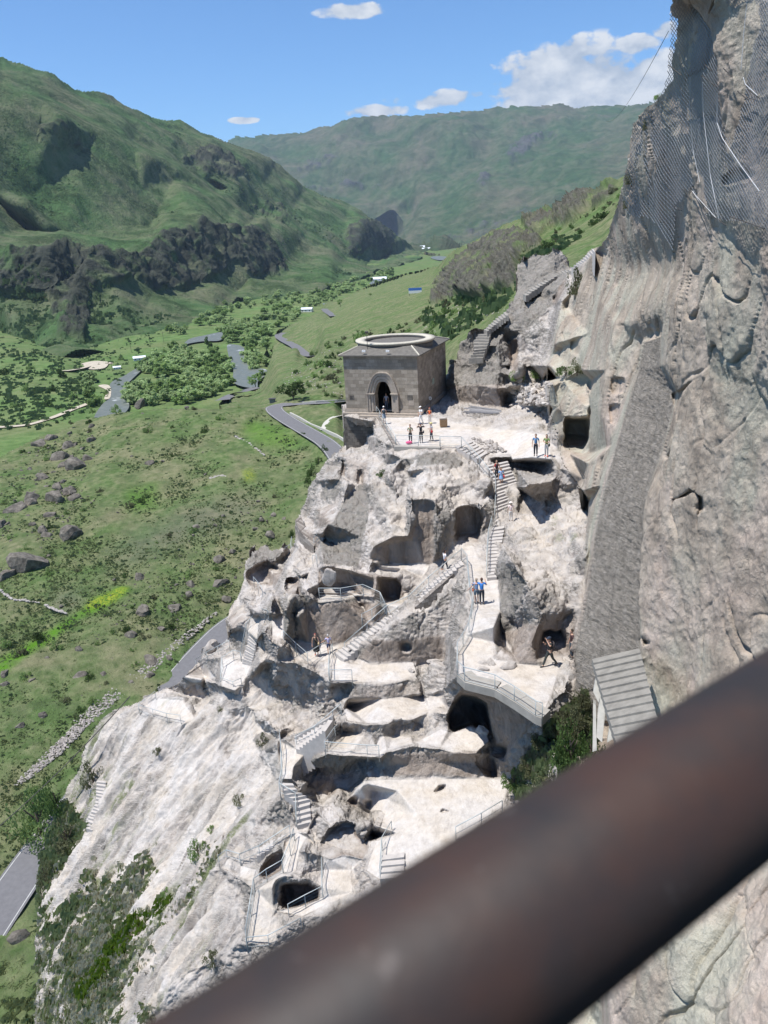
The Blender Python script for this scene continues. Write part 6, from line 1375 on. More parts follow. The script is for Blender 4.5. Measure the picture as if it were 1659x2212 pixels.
person(pz('C', 1308, 1185, -28.6), TO(10), 'grey haired person in lilac shirt and dark blue shorts stepping down by the railing', (.45, .42, .60), (.05, .07, .14), H=1.55, hair=(.45, .43, .42), shorts=True, stride=.2, armL=((-.30, .05, 1.16), (-.55, .05, 1.05)))
person(pz('B', 1034, 362, -23.75)+[0, 0, .15], TO(-70), 'person in white shirt and dark trousers walking down the long flight', (.76, .74, .76), (.03, .035, .055), H=1.64, hair=(.03, .02, .02), stride=.22, lk=(1, 0), shoes=(.6, .3, .2))
# ------------------------------------------------------------------ vegetation
def foliage_mat(name, c, var=.5):
    m, nt, p = material(name); b = NB(nt); oi = b.n('ShaderNodeObjectInfo'); n = b.noise(b.obj(), 1.2, 3, .6)
    f = b.math('ADD', b.math('MULTIPLY', oi.outputs['Random'], .4), b.math('MULTIPLY', n, .6))
    b.l(b.ramp(f, [(.2, tuple(x*(1-var) for x in c)), (.5, c), (.85, tuple(x*(1+var) for x in c))]), p.inputs['Base Color'])
    p.inputs['Roughness'].default_value = .7; p.inputs['Specular IOR Level'].default_value = .2
    tr = nt.nodes.new('ShaderNodeBsdfTranslucent'); ms = nt.nodes.new('ShaderNodeMixShader'); ms.inputs[0].default_value = .5
    nt.links.new(p.inputs['Base Color'].links[0].from_socket, tr.inputs['Color']); nt.links.new(p.outputs[0], ms.inputs[1]); nt.links.new(tr.outputs[0], ms.inputs[2]); nt.links.new(ms.outputs[0], nt.nodes['Material Output'].inputs['Surface'])
    return m
MF_dark = foliage_mat('leaves_dark_green', (.085, .14, .042)); MF_mid = foliage_mat('leaves_green', (.23, .33, .115), .35); MF_light = foliage_mat('leaves_willow_green', (.40, .51, .24), .22); MF_olive = foliage_mat('leaves_olive', (.16, .17, .09), .4); MF_fir = foliage_mat('leaves_conifer', (.022, .045, .02))
MBARK = simple_mat('bark', (.10, .075, .055), .95, .3, 6)
def leaf_cloud(n, shape, leaf, seed, hole=.25):
    rs = np.random.RandomState(seed); pts = []
    cl = [(rs.normal(size=3)*.42, rs.uniform(.25, .5)) for _ in range(9)]
    while len(pts) < n:
        c, r = cl[rs.randint(len(cl))]; d = rs.normal(size=3); d /= np.linalg.norm(d); p = c+d*r*rs.uniform(.6, 1.05)
        if np.linalg.norm(p) > 1.05: continue
        pts.append(p)
    pts = np.array(pts); pts[:, 2] = np.abs(pts[:, 2]+.25)*.9 if shape == 'bush' else pts[:, 2]
    if shape == 'cone': pts[:, :2] *= np.clip(1-(pts[:, 2:3]+1)/2.1, .06, 1)*1.3
    V = []; F = []
    for p in pts:
        a = rs.normal(size=3); a /= np.linalg.norm(a); b_ = np.cross(a, rs.normal(size=3)); b_ /= np.linalg.norm(b_); s = leaf*rs.uniform(.6, 1.4); n_ = len(V)
        V += [p-a*s-b_*s*.5, p+a*s*.2-b_*s*.8, p+a*s, p+b_*s*.8]; F.append((n_, n_+1, n_+2, n_+3))
    return np.array(V), F
_proto = {}
def proto_me(kind, seed, n, leaf, mat):
    k = (kind, seed, n, leaf, mat.name)
    if k not in _proto:
        V, F = leaf_cloud(n, kind, leaf, seed); me = bpy.data.meshes.new('foliage'); me.from_pydata([tuple(v) for v in V], [], F); me.materials.append(mat); _proto[k] = me
    return _proto[k]
def trunk_me():
    if 'tr' not in _proto:
        mb = MB(); mb.tube([(0, 0, -.3), (.02, 0, .5), (-.03, .02, 1.0)], [.07, .05, .03], 6); mb.tube([(.02, 0, .5), (.25, .1, .95)], [.035, .015], 5); mb.tube([(.01, 0, .45), (-.25, -.12, .9)], [.035, .015], 5); mb.tube([(-.02, .01, .8), (.05, -.25, 1.2)], [.03, .012], 5)
        me = bpy.data.meshes.new('trunk'); me.from_pydata(mb.v, [], mb.f); me.materials.append(MBARK); _proto['tr'] = me
    return _proto['tr']
def bush(p, w, h, mat, label, group, name='shrub', n=700, leaf=.075, sub=True):
    r = empty(name, p); tag(r, label, 'shrub', group)
    o = link(bpy.data.objects.new('foliage', proto_me('bush', random.randint(1, 5), n, leaf, mat)), r); o.scale = (w/2, w/2, h/1.1); o.rotation_euler = (0, 0, random.uniform(0, 6.28))
    if sub: t_ = link(bpy.data.objects.new('stem', trunk_me()), r); t_.scale = (w*.6, w*.6, h*.6)
    return r
def tree(p, w, h, mat, label, group, n=900, leaf=.09, trunk=.25, shape='ball', name='tree'):
    r = empty(name, p); tag(r, label, 'tree', group)
    o = link(bpy.data.objects.new('crown', proto_me(shape, random.randint(1, 5), n, leaf, mat)), r); ch = h*(1-trunk); o.scale = (w/2, w/2, ch/2); o.location = (0, 0, h*trunk+ch/2*.95); o.rotation_euler = (0, 0, random.uniform(0, 6.28))
    t_ = link(bpy.data.objects.new('trunk', trunk_me()), r); t_.scale = (h*.5, h*.5, h*trunk+ch*.35)
    return r
def cells(pts, n, mn, rs, dens=None):
    xs = [q[0] for q in pts]; ys = [q[1] for q in pts]; out = []; tr = 0
    while len(out) < n and tr < n*60:
        tr += 1; x = rs.uniform(min(xs), max(xs)); y = rs.uniform(min(ys), max(ys))
        if not inpoly(x, y, pts): continue
        if any((x-a)**2+((y-b_)*1.8)**2 < mn*mn for a, b_ in out): continue
        out.append((x, y))
    return out
rs = np.random.RandomState(5)
# riverside woods
wood = [('J', [(530, 1590), (540, 1520), (590, 1440), (660, 1400), (730, 1350), (850, 1350), (930, 1360), (975, 1440), (985, 1500), (900, 1560), (800, 1590), (650, 1600)], 95, 12, 'riverside trees on the island'),
 ('J', [(1040, 1440), (1040, 1350), (1100, 1290), (1170, 1300), (1190, 1400), (1200, 1480), (1120, 1500)], 22, 12, 'trees on the right river bank'),
 ('J', [(920, 1330), (930, 1260), (1020, 1220), (1180, 1180), (1280, 1170), (1300, 1200), (1200, 1260), (1160, 1300), (1040, 1340)], 60, 10, 'trees along the upper river bend'),
 ('J', [(830, 1270), (860, 1210), (960, 1170), (1000, 1200), (930, 1250)], 14, 12, 'trees along the upper river bend'),
 ('J', [(1290, 1180), (1300, 1130), (1500, 1060), (1659, 1000), (1659, 1060), (1500, 1120), (1400, 1170)], 60, 7, 'distant trees up the valley'),
 ('J', [(380, 1600), (380, 1560), (420, 1570), (430, 1600)], 3, 10, 'trees by the left bank'), ('J', [(340, 1480), (380, 1490), (380, 1520), (340, 1500)], 2, 10, 'trees by the left bank'),
 ('J', [(700, 1290), (840, 1240), (960, 1160), (1180, 1130), (1290, 1125), (1280, 1165), (1000, 1190), (860, 1230), (760, 1300)], 40, 9, 'trees along the upper river bend')]
lab = ['pale green rounded tree', 'mid green bushy tree', 'willow green loose tree']
desc = {'riverside trees on the island': 'in the dense grove between the two river arms', 'trees on the right river bank': 'on the bank right of the wide river pool', 'trees along the upper river bend': 'lining the river above the wide pool', 'distant trees up the valley': 'far up the valley near the white roofs', 'trees by the left bank': 'beside the dirt track left of the river'}
for t, pl, n, mn, g in wood:
    for (x, y) in cells(cv(t, pl), n, mn*.8, rs):
        p = VF.at(x, y) if not np.isfinite(NH.at(x, y)).all() or NH.at(x, y)[1] > VF.at(x, y)[1]+50 or True else None
        k = rs.randint(3); D = p[1]; h = rs.uniform(7.5, 12)*(1.2 if D > 1500 else 1)
        mt = (MF_light, MF_mid, MF_light)[k]
        tree(p, h*rs.uniform(.9, 1.35), h*.9, mt, lab[k]+' '+desc[g], g, 800, .16, .04)
for (t, x, y, w, h, mt, l) in (('J', 885, 1370, 9, 16, MF_dark, 'tall pointed dark green poplar at the head of the river pool'), ('J', 750, 1390, 6, 9, MF_dark, 'dark green tree standing in the island grove near its top'),):
    tree(VF.on(t, x, y), w, h, mt, l, None, 700, .1, .1)
for i, (x, y) in enumerate([(1130, 1405), (1150, 1400), (1172, 1408), (1190, 1412), (1155, 1420)]):
    tree(VF.on('J', x, y), 8, 11, MF_fir, 'dark conifer in the clump right of the river pool', 'dark conifers right of the river pool', 700, .1, .08, 'cone', 'conifer')
# lone valley trees and bushes at the left
for x, y, w in ((15, 1465, 9), (130, 1440, 7), (360, 1480, 10), (260, 1475, 9), (510, 1400, 7), (630, 1400, 6), (580, 1400, 5), (400, 1590, 11), (500, 1430, 7), (450, 1550, 5), (230, 1530, 9), (110, 1530, 7), (60, 1600, 6), (200, 1600, 8), (310, 1560, 6), (690, 1370, 7), (260, 1350, 6), (700, 1210, 8), (800, 1230, 8)):
    bush(VF.on('J', x, y), w, w*.8, MF_dark if w > 7 else MF_mid, 'round dark bush on the left valley meadow', 'bushes on the left valley meadow', n=500, leaf=.09)
# near hill
nb_ = [(730, 195, 55), (1010, 190, 50), (500, 485, 45), (410, 580, 30), (330, 595, 30), (240, 665, 50), (830, 705, 32), (950, 685, 42), (770, 740, 22), (620, 905, 30), (380, 875, 26), (245, 890, 40), (125, 780, 50), (180, 1210, 70), (100, 1295, 70), (280, 1260, 60), (550, 1180, 40), (620, 1165, 48), (710, 1210, 60), (650, 1275, 45), (130, 1410, 55), (440, 1410, 60), (320, 1525, 50), (460, 1530, 55), (670, 1345, 38), (840, 1155, 55), (920, 1015, 28), (930, 905, 45), (1160, 875, 24), (855, 175, 35), (955, 85, 32), (1175, 78, 30), (570, 90, 50), (440, 150, 40), (350, 150, 25), (455, 95, 30), (1140, 440, 30), (1410, 460, 28), (1350, 515, 25), (95, 500, 30), (225, 330, 40), (110, 290, 30), (440, 190, 26), (60, 720, 45), (20, 540, 30), (850, 310, 28), (230, 400, 24), (480, 1240, 30), (310, 1370, 26), (400, 1560, 40), (520, 1440, 34), (250, 1440, 26), (30, 1250, 60), (860, 1220, 30), (760, 1010, 30), (1060, 870, 36), (1180, 700, 26), (650, 1060, 24), (900, 330, 18), (560, 300, 20), (1080, 130, 46), (690, 540, 50), (640, 560, 40), (720, 510, 40)]
sh_l = ['small bush', 'round shrub', 'spreading shrub']
def where(x, y):
    a = 'upper' if y < 450 else ('middle' if y < 1000 else 'lower'); b_ = 'left' if x < 450 else ('centre' if x < 900 else 'right'); return a+' '+b_
for i, (x, y, w) in enumerate(nb_):
    p = NH.on('N', x, y); sc = np.linalg.norm(p)/FP; w_ = w/1.3825/1.6493*sc; k = i % 4
    mt = (MF_mid, MF_dark, MF_olive, MF_mid)[k]; big = w > 42
    bush(p-np.array([0, 0, .1*w_]), w_*1.05, w_*rs.uniform(.6, .95), mt, ('large ' if big else 'small ')+('dark green', 'deep green', 'olive green', 'green')[k]+' shrub on the grassy slope, '+where(x, y)+' part', 'shrubs scattered on the near grassy slope', n=900 if big else 600, leaf=.06 if big else .08)
p = NH.on('.', 634, 868); tree(p, 9.5, 8, MF_dark, 'broad dark green tree beside the curve of the asphalt road', None, 1800, .06, .12)
p = NH.on('M', 205, 800); bush(p, 8.5, 9.5, MF_mid, 'large bright green tree-like bush at the road edge, lower left', None, n=2600, leaf=.035)
for t, x, y, w in (('V', 540, 240, 75), ('V', 490, 310, 60), ('V', 430, 400, 90), ('V', 400, 460, 70), ('V', 285, 860, 55), ('N', 1440, 700, 30), ('V', 375, 110, 40)):
    p = NH.on(t, x, y); bush(p, w/CR[t][2]/1.6493*np.linalg.norm(p)/FP, w/CR[t][2]/1.6493*np.linalg.norm(p)/FP, MF_dark, 'dark bush showing beside the outer edge of the carved rock, '+('upper' if y < 500 else 'lower')+' left', 'bushes behind the rock edge', n=1000, leaf=.05)
# hillside right of and behind the church
pl = cv('.', [(610, 800), (735, 700), (850, 720), (905, 690), (990, 640), (1060, 600), (1200, 480), (1300, 430), (1340, 400), (1340, 450), (1180, 560), (1090, 620), (1000, 680), (970, 740), (740, 760), (735, 860), (600, 860)])
pl = [(610, 800), (735, 720), (850, 715), (905, 680), (990, 640), (1060, 600), (1200, 500), (1300, 440), (1340, 400), (1340, 450), (1180, 570), (1090, 640), (1000, 690), (970, 735), (740, 750), (735, 860), (600, 860)]
for i, (x, y) in enumerate(cells(pl, 150, 9, rs)):
    p = NH.at(x, y)
    if not np.isfinite(p).all(): continue
    w = rs.uniform(8, 26)*(1.2 if rs.rand() < .2 else .8)*np.linalg.norm(p)/FP; k = rs.randint(3)
    side = 'left of the church' if x < 745 else ('just behind the church roof' if x < 980 else 'between the crags and the rock blade')
    bush(p, w, w*rs.uniform(.55, .9), (MF_dark, MF_mid, MF_olive)[k], ('dark', 'green', 'olive')[k]+' rounded shrub on the slope '+side, 'shrubs on the hillside behind the church', n=420, leaf=.1, sub=False)
for x, y, w, h in ((716, 620, 6, 6), (800, 640, 4, 4), (735, 662, 7, 10), (552, 838, 9, 9), (690, 640, 5, 5), (1050, 640, 6, 5)):
    p = NH.at(x, y); 
    if np.isfinite(p).all(): tree(p, w, h, MF_mid, 'lone small tree on the pale slope by the far road', 'lone trees on the slope by the road', 500, .1, .15)
# plants growing on the rock itself
def plant(t, x, y, w, h, mt, l, n=900, leaf=.05, base=None):
    p = on(t, x, y) if base is None else base; sc = np.linalg.norm(p)/FP/CR[t][2]/1.6493; bush(p, w*sc, h*sc, mt, l, None, 'plant', n, leaf)
plant('Y', 760, 1120, 130, 110, MF_mid, 'bright green bush at the foot of the rock blade, left one of two'); plant('Y', 940, 1100, 150, 110, MF_mid, 'bright green bush above the white rubble, right one of two')
plant('Y', 1215, 440, 150, 210, MF_olive, 'tall grey green shrub rooted where the steps meet the cliff', 1600, .04); plant('Y', 1140, 1070, 170, 90, MF_dark, 'dark green shrub on top of the square cave block, left part'); plant('Y', 1230, 1060, 110, 120, MF_olive, 'dry grey shrub on top of the square cave block, right part')
plant('T', 1030, 572, 45, 40, MF_mid, 'small green tuft on the skyline at the cliff edge'); plant('T', 880, 1050, 70, 80, MF_olive, 'olive shrub in the cliff just below the net edge'); plant('T', 860, 1190, 60, 60, MF_olive, 'olive shrub on the cliff under the lower net corner'); plant('T', 980, 740, 60, 90, MF_olive, 'olive tuft behind the netting on the cliff shoulder'); plant('T', 1010, 1440, 0.1, .1, MF_olive, 'tiny tuft on the cliff') if False else None
plant('V', 950, 405, 90, 50, MF_dark, 'dark green plant in the niche below the retaining wall'); plant('M', 240, 700, 10, 10, MF_dark, 'x') if False else None
plant('M', 1090, 190, 45, 40, MF_olive, 'round grey green cushion plant high on the white slope'); plant('M', 775, 395, 45, 45, MF_olive, 'small dark cushion plant in the middle of the white slope'); plant('M', 1295, 350, 60, 70, MF_olive, 'pale green plant in a cleft under the stair landing'); plant('M', 980, 910, 90, 120, MF_mid, 'bright green plant on the lower white slope'); plant('M', 1040, 780, 40, 50, MF_mid, 'small green plant just above the bright green one'); plant('M', 1180, 640, 60, 60, MF_olive, 'grey green plant near the lower stairs'); plant('M', 830, 1100, 60, 70, MF_mid, 'green plant lower down on the slope'); plant('M', 1045, 1430, 80, 90, MF_olive, 'grey green bush just above the brown pipe'); plant('M', 460, 540, 110, 130, MF_olive, 'dark shrub on the outer left shoulder beside the eroded footholds'); plant('M', 340, 860, 150, 150, MF_olive, 'large dark bush on the left flank below the footholds'); plant('M', 290, 700, 110, 200, MF_dark, 'dark green bush at the left rock rim above the road'); plant('M', 230, 1040, 90, 150, MF_olive, 'dark bush overhanging the road on the left rim')
plant('A', 1380, 540, 170, 100, MF_olive, 'dry shrub hanging over the square cave block')if False else None
# rough vegetated ledge right of the pit
for i, (x, y, w, h, mt) in enumerate([(1232, 1660, 95, 110, MF_dark), (1250, 1590, 80, 80, MF_olive), (1180, 1715, 70, 60, MF_olive), (1140, 1670, 44, 40, MF_olive), (1195, 1585, 40, 36, MF_olive), (1110, 1700, 50, 50, MF_mid), (1255, 1525, 50, 45, MF_olive), (1160, 1610, 45, 40, MF_olive), (1275, 1640, 60, 90, MF_dark)]):
    p = K.at(x, y)*.985; sc = np.linalg.norm(p)/FP
    bush(p, w*sc, h*sc, mt, ['big dark green bush in the shade above the pipe', 'dark green bush against the stairway roof', 'dark bush lowest beside the pipe', 'grey green shrub at the edge of the pit', 'grey shrub under the deck end', 'green shrub nearest the white floor', 'dry shrub at the corner of the recess', 'small grey shrub in the middle of the ledge', 'dark bush touching the pale concrete leg'][i], None, n=1800, leaf=.045)
# grass tufts, scrub: uncountable
def scatter(name, sh, polys, n, size, mat, seed, k=3, hs=1., minz=None, label=None, size_px=None, cat=None, gmask=None):
    r_ = np.random.RandomState(seed); V = []; F = []; P_all = []
    polys = [cv(t, p_) for t, p_ in polys]; ar_ = [abs(sum(p_[i][0]*p_[(i+1) % len(p_)][1]-p_[(i+1) % len(p_)][0]*p_[i][1] for i in range(len(p_))))/2 for p_ in polys]; tot = sum(ar_)
    for pl_, a in zip(polys, ar_):
        m_ = int(n*a/tot); xs_ = [q[0] for q in pl_]; ys_ = [q[1] for q in pl_]; c = 0; tr = 0
        while c < m_ and tr < m_*8:
            tr += 1; x = r_.uniform(min(xs_), max(xs_)); y = r_.uniform(min(ys_), max(ys_))
            if perlin(np.array([[x*.03, y*.05, seed]]))[0]+r_.uniform(-.35, .35) < 0: continue
            if not inpoly(x, y, pl_): continue
            i = int((x-sh.x0)/sh.st); j = int((y-sh.y0)/sh.st)
            if not (0 <= i < len(sh.gx) and 0 <= j < len(sh.gy)) or not np.isfinite(sh.G[j, i]): continue
            if gmask is not None and gmask[j, i] < r_.uniform(.05, 1.0): continue
            p = ray(x, y)/sh.G[j, i]; c += 1; s = size*r_.uniform(.4, 1.3) if size_px is None else size_px*r_.uniform(.4, 1.4)*np.linalg.norm(p)/FP
            for q in range(k):
                a_1 = r_.uniform(0, pi); dx, dy = cos(a_1)*s, sin(a_1)*s; n0_ = len(V); ox, oy = r_.uniform(-.4, .4, 2)*s
                V += [(p[0]-dx*.5+ox, p[1]-dy*.5+oy, p[2]-.1*s), (p[0]+dx*.5+ox, p[1]+dy*.5+oy, p[2]-.1*s), (p[0]+dx*.35+ox, p[1]+dy*.35+oy, p[2]+s*hs*r_.uniform(.5, 1)), (p[0]-dx*.3+ox, p[1]-dy*.3+oy, p[2]+s*hs*r_.uniform(.5, 1))]; F.append((n0_, n0_+1, n0_+2, n0_+3))
    o = mesh_obj(name, V, F, mat); tag(o, label, cat, kind='stuff'); return o
MSCR = foliage_mat('scrub', (.11, .165, .07), .4)
scatter('mountain_scrub', LM, [('J', [(0, 300), (300, 400), (700, 570), (1000, 780), (1200, 1040), (700, 900), (420, 950), (0, 880)]), ('J', [(0, 1000), (1250, 1040), (1600, 980), (1500, 1050), (1000, 1140), (700, 1240), (250, 1370), (0, 1290)]), ('J', [(700, 400), (1100, 540), (1400, 720), (1659, 880), (1500, 1000), (1200, 900), (1000, 760), (800, 560)]), ('J', [(0, 1020), (600, 960), (1200, 900), (1250, 1060), (600, 1150), (0, 1150)])], 9000, 5, MSCR, 3, 2, .7, label='low dark scrub scattered over the left mountain', cat='scrub')
scatter('valley_scrub', VF, [('.', [(0, 730), (200, 740), (380, 700), (300, 780), (230, 870), (100, 930), (0, 930)]), ('.', [(0, 700), (180, 700), (250, 760), (120, 900), (0, 930)])], 1500, 3.0, MSCR, 4, 3, .7, label='low scrub on the knoll at the left of the valley', cat='scrub')
scatter('hillside_scrub', NH, [('Y', [(60, 500), (300, 180), (530, 30), (900, -20), (1300, 0), (1100, 100), (750, 400), (660, 560), (400, 700), (250, 800), (0, 650)])], 1300, 2.4, MSCR, 6, 3, .8, label='dark scrub among the brown crags behind the church', cat='scrub')
MTUFT = foliage_mat('grass_tufts', (.23, .27, .12), .4); MTUFD = foliage_mat('dark_tufts', (.19, .24, .11), .4)
hp = [('.', [(0, 1000), (250, 900), (560, 890), (700, 990), (640, 1130), (500, 1320), (330, 1520), (150, 1720), (0, 1930)])]
scatter('grass_tufts', NH, hp, 22000, 1, MTUFT, 7, 2, .6, label='tufts of green grass covering the near slope', size_px=3.6, cat='grass')
scatter('herb_tufts', NH, hp, 2600, 1, MTUFD, 8, 3, .7, label='darker low herbs between the grass tufts', size_px=5.5, cat='grass')
scatter('road_verge_herbs', NH, [('.', [(0, 2080), (90, 1960), (90, 2212), (0, 2212)])], 900, 1, MTUFT, 12, 3, .8, label='green herbs below the road at the picture corner', size_px=8, cat='grass')
GM = gblur(allA['green'].astype(float), 7)
slopeP = [('M', [(330, 640), (460, 760), (470, 1080), (620, 860), (900, 820), (1080, 700), (1080, 900), (900, 1150), (760, 1300), (760, 1725), (180, 1725), (190, 1000)])]
scatter('slope_herbs', K, slopeP, 5000, 1, foliage_mat('dry_herbs', (.46, .45, .33), .35), 9, 3, .8, label='grey green herbs growing down the lower white slope', size_px=8, cat='grass', gmask=GM)
scatter('slope_herbs', K, slopeP, 1600, 1, MTUFT, 14, 3, .8, label='greener tufts growing down the lower white slope', size_px=10, cat='grass', gmask=GM)
scatter('slope_herbs', K, [('M', [(380, 1560), (560, 1300), (660, 1180), (880, 1060), (840, 1140), (680, 1300), (420, 1600)])], 1500, 1, foliage_mat('bright_herbs', (.17, .26, .03), .3), 15, 4, .8, label='bright yellow green band of herbs at the bottom left of the slope', size_px=11, cat='grass', gmask=GM)
scatter('slope_herbs', K, [('M', [(180, 880), (330, 640), (480, 800), (420, 1000), (360, 1300), (200, 1300)])], 1500, 1, MTUFD, 16, 3, .9, label='dark herbs on the left rim above the road', size_px=12, cat='grass', gmask=GM)
scatter('ledge_herbs', K, [('.', [(1100, 1700), (1190, 1560), (1270, 1490), (1280, 1620), (1150, 1760)])], 1800, 1, MTUFD, 17, 3, .9, label='dense dark herbs on the ledge beside the pit', size_px=11, cat='grass')
scatter('ledge_herbs', K, [('.', [(1100, 1700), (1190, 1560), (1270, 1490), (1240, 1580), (1150, 1680)])], 900, 1, foliage_mat('grey_herbs', (.2, .21, .13), .4), 18, 3, .9, label='grey herbs along the upper rim of the ledge', size_px=10, cat='grass')
# ------------------------------------------------------------------ boulders, scree, dry stone walls
def boulder_me(seed, seg=3):
    k = ('b', seed)
    if k in _proto: return _proto[k]
    bm = bmesh.new(); bmesh.ops.create_icosphere(bm, subdivisions=seg, radius=1); V = np.array([v.co for v in bm.verts]); rs_ = np.random.RandomState(seed)
    for q in range(9):
        d = rs_.normal(size=3); d /= np.linalg.norm(d); o_ = rs_.uniform(.45, .8); t = V @ d; V = V-np.maximum(t-o_, 0)[:, None]*d*.92
    V += .13*V*fbm(V+seed*3, 1.6, 4)[:, None]
    for v, c in zip(bm.verts, V): v.co = c
    me = bpy.data.meshes.new('boulder'); bm.to_mesh(me); bm.free(); me.materials.append(MBOUL); _proto[k] = me; return me
m, nt, p = material('boulder_rock'); b = NB(nt); n_1 = b.noise(b.pos(), .9, 7, .65); n_2 = b.noise(b.pos(), 5, 6, .65)
c = b.ramp(n_1, [(.3, (.07, .062, .05)), (.5, (.15, .132, .11)), (.7, (.26, .235, .195))]); b.l(b.mix(.4, c, b.ramp(n_2, [(.3, .35), (.7, 1)]), 'MULTIPLY'), p.inputs['Base Color']); p.inputs['Roughness'].default_value = .95; b.l(b.bump(n_2, .8, .15), p.inputs['Normal']); MBOUL = m
bl_ = [(735, 345, 60), (195, 250, 62), (290, 325, 70), (375, 355, 100), (370, 255, 40), (280, 525, 85), (155, 520, 80), (65, 575, 85), (250, 600, 48), (340, 700, 90), (235, 700, 50), (130, 840, 170), (40, 900, 60), (690, 910, 85), (965, 660, 50), (1085, 935, 95), (1075, 825, 80), (1120, 1012, 66), (940, 945, 66), (930, 990, 56), (700, 1075, 100), (855, 1055, 80), (800, 1160, 50), (645, 1200, 70), (390, 1265, 72), (235, 1310, 40), (25, 1385, 62), (30, 1435, 60), (400, 1395, 95), (750, 1325, 105), (830, 1310, 58), (735, 1390, 70), (510, 1395, 60), (205, 1590, 56), (105, 1640, 60), (640, 1430, 60), (1255, 670, 55), (1335, 700, 80), (1290, 625, 50), (1012, 400, 24), (160, 1420, 46), (345, 200, 36), (480, 300, 30), (230, 460, 34), (310, 440, 40), (150, 380, 40), (400, 520, 30), (8, 650, 50), (700, 105, 30), (920, 70, 30), (845, 80, 24), (870, 945, 26), (1150, 780, 50), (1160, 910, 30), (1270, 535, 30), (1345, 600, 46), (1400, 620, 40), (800, 335, 26), (650, 315, 22), (480, 385, 20), (580, 590, 22), (950, 700, 22), (1000, 295, 20), (240, 800, 26), (1060, 650, 26), (1100, 605, 24), (560, 920, 26), (690, 50, 70), (40, 1240, 30), (300, 1050, 26)]
_r = np.random.RandomState(21)
for q in range(60):
    x, y = _r.uniform(20, 470), _r.uniform(140, 900)
    if 40 < y-(420-x*.75)+_r.uniform(-90, 90) < 420: bl_.append((x, y, _r.uniform(18, 58)))
for i, (x, y, w) in enumerate(bl_):
    p = NH.on('N', x, y); s = (1.25 if (x < 450 and y < 950 and w > 44) else .8)*w/1.3825/1.6493*np.linalg.norm(p)/FP/2
    o = link(bpy.data.objects.new('boulder', boulder_me(i % 7))); o.location = tuple(p+np.array([0, 0, -s*.05])); o.scale = (s*1.15, s*rs.uniform(.8, 1.1), s*rs.uniform(.75, 1)); o.rotation_euler = (rs.uniform(-.3, .3), rs.uniform(-.3, .3), rs.uniform(0, 6))
    tag(o, ('big' if w > 75 else ('medium' if w > 44 else 'small'))+' grey brown boulder lying in the grass, '+where(x, y)+' part of the slope', 'boulder', 'boulders on the near grassy slope')
o = link(bpy.data.objects.new('boulder', boulder_me(2))); p = NH.on('M', 110, 1310); o.location = tuple(p+np.array([0, 0, .3])); o.scale = (.9, 2.1, 1.0); o.rotation_euler = (.3, .2, 2.2); tag(o, 'pale upright boulder below the road in the bottom left corner', 'boulder')
for (t, x, y, w, h, l) in (('Q', 1275, 400, 0, 0, ''),)[:0]: pass
def loose(t, x, y, w, sc3, l, z=None, rot=0, sd=1, group=None, fw=1.):
    p = on(t, x, y)*fw if z is None else onz(t, x, y, z); s = w/CR[t][2]/1.6493*np.linalg.norm(p)/FP/2
    o = link(bpy.data.objects.new('rock_block', boulder_me(sd))); o.location = tuple(p+np.array([0, 0, s*sc3[2]*.3])); o.scale = tuple(s*q for q in sc3); o.rotation_euler = (0, .1, rot); o.data = o.data.copy(); o.data.materials.clear(); o.data.materials.append(MPALE); tag(o, l, 'rock', group)
MPALE = simple_mat('pale_block_stone', (.38, .345, .315), .95, .25, 2.5, bump=.6, bd=.08)
loose('G', 860, 80, 220, (1, .6, .5), 'long pale block lying on the path in front of the cave', -23, .2, 3); loose('G', 690, 40, 110, (1, .9, .8), 'rounded pale block against the dwelling rock corner', -23, .4, 4); loose('G', 620, 105, 130, (1, .6, .45), 'flat pale slab on the path edge beside the deck railing', -23, .1, 5); loose('G', 620, 40, 110, (1, .6, .4), 'flat slab lying near the path corner', -23, -.1, 2)
loose('G', 590, 715, 150, (1, .7, .7), 'split ochre stained block lying under the arch', None, -.5, 6); loose('D', 965, 1270, 160, (1, .4, .3), 'low whitish slab at the foot of the brown rock face', -28.4, 0, 2); loose('E', 1430, 120, 75, (1, .8, .9), 'rounded stone at the right end of the upper roofless room', None, 0, 1)
loose('C', 250, 1300, 10, (1, 1, 1), 'x') if False else None
loose('V', 575, 1188, 140, (.8, .3, 1.35), 'pale rock added at the cave room wall to stand for a sunlit window opening', None, 0, 5, None, .968)  # added pale rock stands for the bright opening; no window is cut
loose('C', 140, 1140, 190, (1, .8, .8), 'tilted brown block perched at the rim above the road', None, .5, 3)
loose('C', 445, 1560, 75, (.8, .8, 1.3), 'upright stone at the lower corner of the pale platform', None, .3, 4)
for i, (x, y, w) in enumerate([(740, 1210, 70), (800, 1180, 60), (790, 1260, 80), (850, 1200, 60), (880, 1270, 90), (930, 1170, 60), (970, 1230, 70), (1000, 1150, 50), (830, 1310, 50), (930, 1310, 60)]):
    loose('Y', x, y, w, (1, .8, .8), 'pale rubble block in the heap between big boulder and square cave', None, i, i % 6, 'rubble blocks in the terrace heap')
